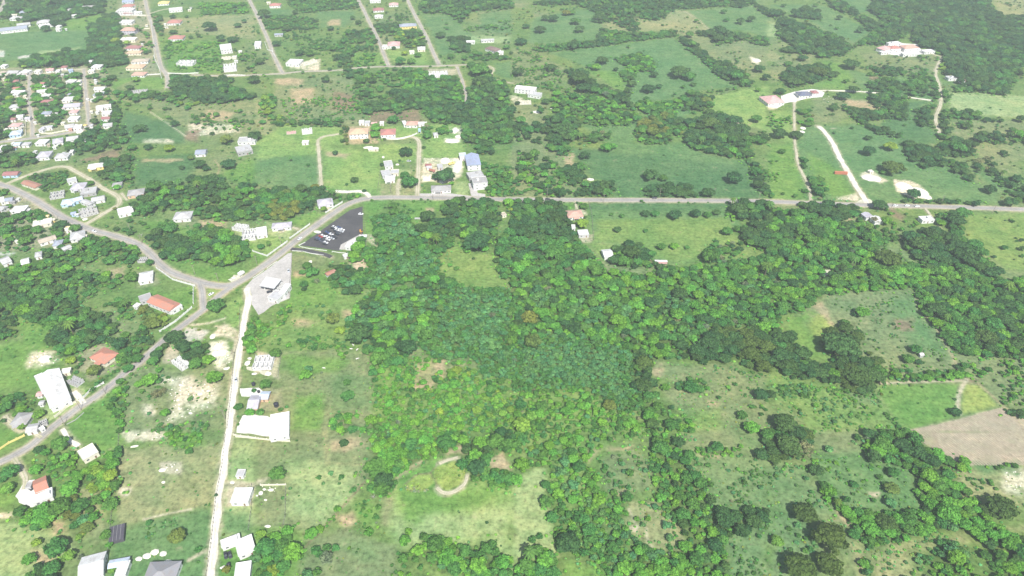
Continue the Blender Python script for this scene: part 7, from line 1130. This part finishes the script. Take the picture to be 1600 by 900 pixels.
# ------------------------------------------------------------------ the uncounted rest: points that carry one mesh each
pc = bpy.data.collections.new('foliage_kinds'); order = []
for fm in ('broad', 'dense', 'spread', 'small', 'sparse', 'bush', 'tuft'):
    for i, me in enumerate(CR[fm]):
        o = bpy.data.objects.new(f'kind_{len(order):02d}', me); pc.objects.link(o); order.append((fm, i))
IDX = {}
for n, (fm, i) in enumerate(order): IDX.setdefault(fm, []).append(n)
def scatter(name, rows, label):
    me = bpy.data.meshes.new(name); me.from_pydata([(a[0], a[1], a[2]) for a in rows], [], [])
    me.attributes.new('pick', 'INT', 'POINT').data.foreach_set('value', [a[3] for a in rows])
    me.attributes.new('size', 'FLOAT_VECTOR', 'POINT').data.foreach_set('vector', np.array([a[4] for a in rows], np.float32).ravel())
    me.attributes.new('turn', 'FLOAT_VECTOR', 'POINT').data.foreach_set('vector', np.array([(0, 0, a[5]) for a in rows], np.float32).ravel())
    c = np.ones((len(rows), 4), np.float32); c[:, :3] = [a[6] for a in rows]; me.attributes.new('tint', 'FLOAT_COLOR', 'POINT').data.foreach_set('color', c.ravel())
    o = tag(obj(name, me), label, None, None, 'stuff'); ng = bpy.data.node_groups.new(name, 'GeometryNodeTree')
    ng.interface.new_socket('Geometry', in_out='INPUT', socket_type='NodeSocketGeometry'); ng.interface.new_socket('Geometry', in_out='OUTPUT', socket_type='NodeSocketGeometry')
    gi = ng.nodes.new('NodeGroupInput'); go = ng.nodes.new('NodeGroupOutput'); ci = ng.nodes.new('GeometryNodeCollectionInfo'); ci.inputs['Collection'].default_value = pc
    ci.inputs['Separate Children'].default_value = True; ci.inputs['Reset Children'].default_value = True
    ip = ng.nodes.new('GeometryNodeInstanceOnPoints'); ip.inputs['Pick Instance'].default_value = True
    def at(nm, ty):
        q = ng.nodes.new('GeometryNodeInputNamedAttribute'); q.data_type = ty; q.inputs['Name'].default_value = nm; return q.outputs['Attribute']
    L = ng.links.new; L(gi.outputs[0], ip.inputs['Points']); L(ci.outputs[0], ip.inputs['Instance']); L(at('pick', 'INT'), ip.inputs['Instance Index'])
    er = ng.nodes.new('FunctionNodeEulerToRotation'); L(at('turn', 'FLOAT_VECTOR'), er.inputs[0]); L(er.outputs[0], ip.inputs['Rotation']); L(at('size', 'FLOAT_VECTOR'), ip.inputs['Scale']); L(ip.outputs[0], go.inputs[0])
    m = o.modifiers.new('scatter', 'NODES'); m.node_group = ng; return o
rows = []; rowb = []
for x, y, r, t in REST:
    g = random.Random(int(x * 31 + y * 17)); fm = fam(t if t != 'p' else 'm', r, g)
    if fm == 'sparse' and r < 2: fm = 'bush'
    q = (x, y, -.02 * r, g.choice(IDX[fm]), (r, r, r * g.uniform(.8, 1.1)), g.uniform(0, 6.28), jitter(t if t != 'p' else 'm', g)); (rowb if r < 2.3 else rows).append(q)
scatter('woodland', rows, 'continuous green woodland canopy filling the woods and thickets'); scatter('thicket', rowb, 'low green thicket growth between the trees and on field edges')
rows = []
print('tufts', len(TUFTS))
for x, y, r, t in TUFTS:
    g = random.Random(int(x * 71 + y * 37)); rows.append((x, y, -.03, g.choice(IDX['tuft'] if r < .7 else IDX['bush']), (r, r, r * g.uniform(.6, 1.1)), g.uniform(0, 6.28), tuple(min(.5, q * 1.5) for q in jitter(t, g, .3))))
rub = []
for k, s, n in [('C', '1060,640 1180,560 1350,620 1340,720 1200,800 1020,850 1080,740', 9), ('C', '200,400 350,400 380,450 300,490 170,500', 9), ('C', '1320,340 1400,340 1470,440 1380,500 1310,440', 14), ('C', '980,560 1150,560 1150,600 980,600', 9), ('D', '780,0 1020,0 1040,40 800,60', 6), ('D', '1000,190 1130,190 1130,260 1000,240', 10), ('J', '420,330 560,310 570,360 430,350', 8), ('A', '1180,770 1500,780 1500,830 1200,850', 3), ('n6', '320,110 580,100 560,160 330,200', 10), ('Q', '1480,240 1600,230 1600,380 1480,370', 12), ('n1', '590,520 860,520 860,640 590,640', 8), ('I', '340,600 440,600 430,660 350,650', 6), ('B', '1430,800 1500,800 1490,850 1420,850', 12)]:
    poly = PTS(k, s); x0, x1, y0, y1 = min(p[0] for p in poly), max(p[0] for p in poly), min(p[1] for p in poly), max(p[1] for p in poly)
    m = int((x1 - x0) * (y1 - y0) * n / 100); gx = NR.uniform(x0, x1, m); gy = NR.uniform(y0, y1, m); sd_ = sdist(gx, gy, poly)
    for x, y in zip(gx[sd_ > 0], gy[sd_ > 0]): rub.append((float(x), float(y), rng.uniform(.2, .7)))
V = []; F = []
for x, y, r in rub:
    k = len(V); a = rng.uniform(0, 6.28)
    for i in range(5): t = a + i * 1.257; q = r * rng.uniform(.7, 1.2); V.append((x + math.cos(t) * q, y + math.sin(t) * q, -.1))
    for i in range(5): t = a + i * 1.257; q = r * rng.uniform(.4, .7); V.append((x + math.cos(t) * q, y + math.sin(t) * q, r * rng.uniform(.35, .6)))
    F.append(tuple(range(k + 5, k + 10)))
    for i in range(5): F.append((k + i, k + (i + 1) % 5, k + 5 + (i + 1) % 5, k + 5 + i))
me = bpy.data.meshes.new('rubble'); me.from_pydata(V, [], F); me.materials.append(mat_plain('marl_heap', (.74, .71, .62))); tag(obj('rubble', me), 'loose pale marl rubble strewn over the bare ground', None, None, 'stuff')
scatter('ground_cover', rows, 'scattered low tussocks and weeds over the open ground')

# ------------------------------------------------------------------ labels that would repeat: tell them apart by their order
def finish_labels():
    by = {}
    for o in COL.objects:
        if o.parent is None and 'label' in o and 'kind' not in o and 'group' not in o: by.setdefault(o['label'], []).append(o)
    ORD = ['', 'second', 'third', 'fourth', 'fifth', 'sixth', 'seventh', 'eighth', 'ninth']
    for lb, os_ in by.items():
        if len(os_) < 2: continue
        os_.sort(key=lambda o: px_of(o.location)[0]); n = len(os_)
        pl = lb
        for i, o in enumerate(os_):
            w = 'leftmost' if i == 0 else 'rightmost' if i == n - 1 else ('middle' if n == 3 else ORD[min(i, 8)] + ' from left')
            o['label'] = f'{pl}, {w} of {n}'
for root, u, v in HL:                              # auto-labelled buildings also say where they stand
    lb = root['label']
    if ' with ' in lb and ' roof and ' in lb or 'of bare walls' in lb: root['label'] = lb.replace(' walls', ' walls', 1) + ' ' + where(u, v)
finish_labels()

# ------------------------------------------------------------------ the air
bm = bmesh.new(); box(bm, -9500, 9500, -9500, 11500, -1.5, HC + 12); hz = obj('haze', bm_mesh('haze', bm)); tag(hz, kind='stuff')
m, t, o = mat_base('air'); pv = N(t, 'ShaderNodeVolumePrincipled'); pv.inputs['Density'].default_value = HAZE = 0.00017; pv.inputs['Color'].default_value = (.86, .92, 1.0, 1); pv.inputs['Anisotropy'].default_value = 0.0
t.links.new(pv.outputs[0], o.inputs['Volume']); hz.data.materials.append(m)
for o in COL.objects:
    if o.parent is None and 'label' in o and len(o['label'].split()) > 16:
        o['label'] = o['label'].replace(' the upper of two', ' upper one').replace(' the lower of two', ' lower one').replace(' among others', '').replace('the thick hedge at the lower right', 'the lower right hedge').replace('with the round drive', 'with round drive').replace(' with white walls', '')
        o['label'] = o['label'].replace(' roof and ', ' roof, ').replace(' of bare walls', '')
        import re
        if len(o['label'].split()) > 16: o['label'] = re.sub(r',( \w+){1,2} walls', '', o['label'])
        if len(o['label'].split()) > 16: print('LONG', o.name, o['label'])
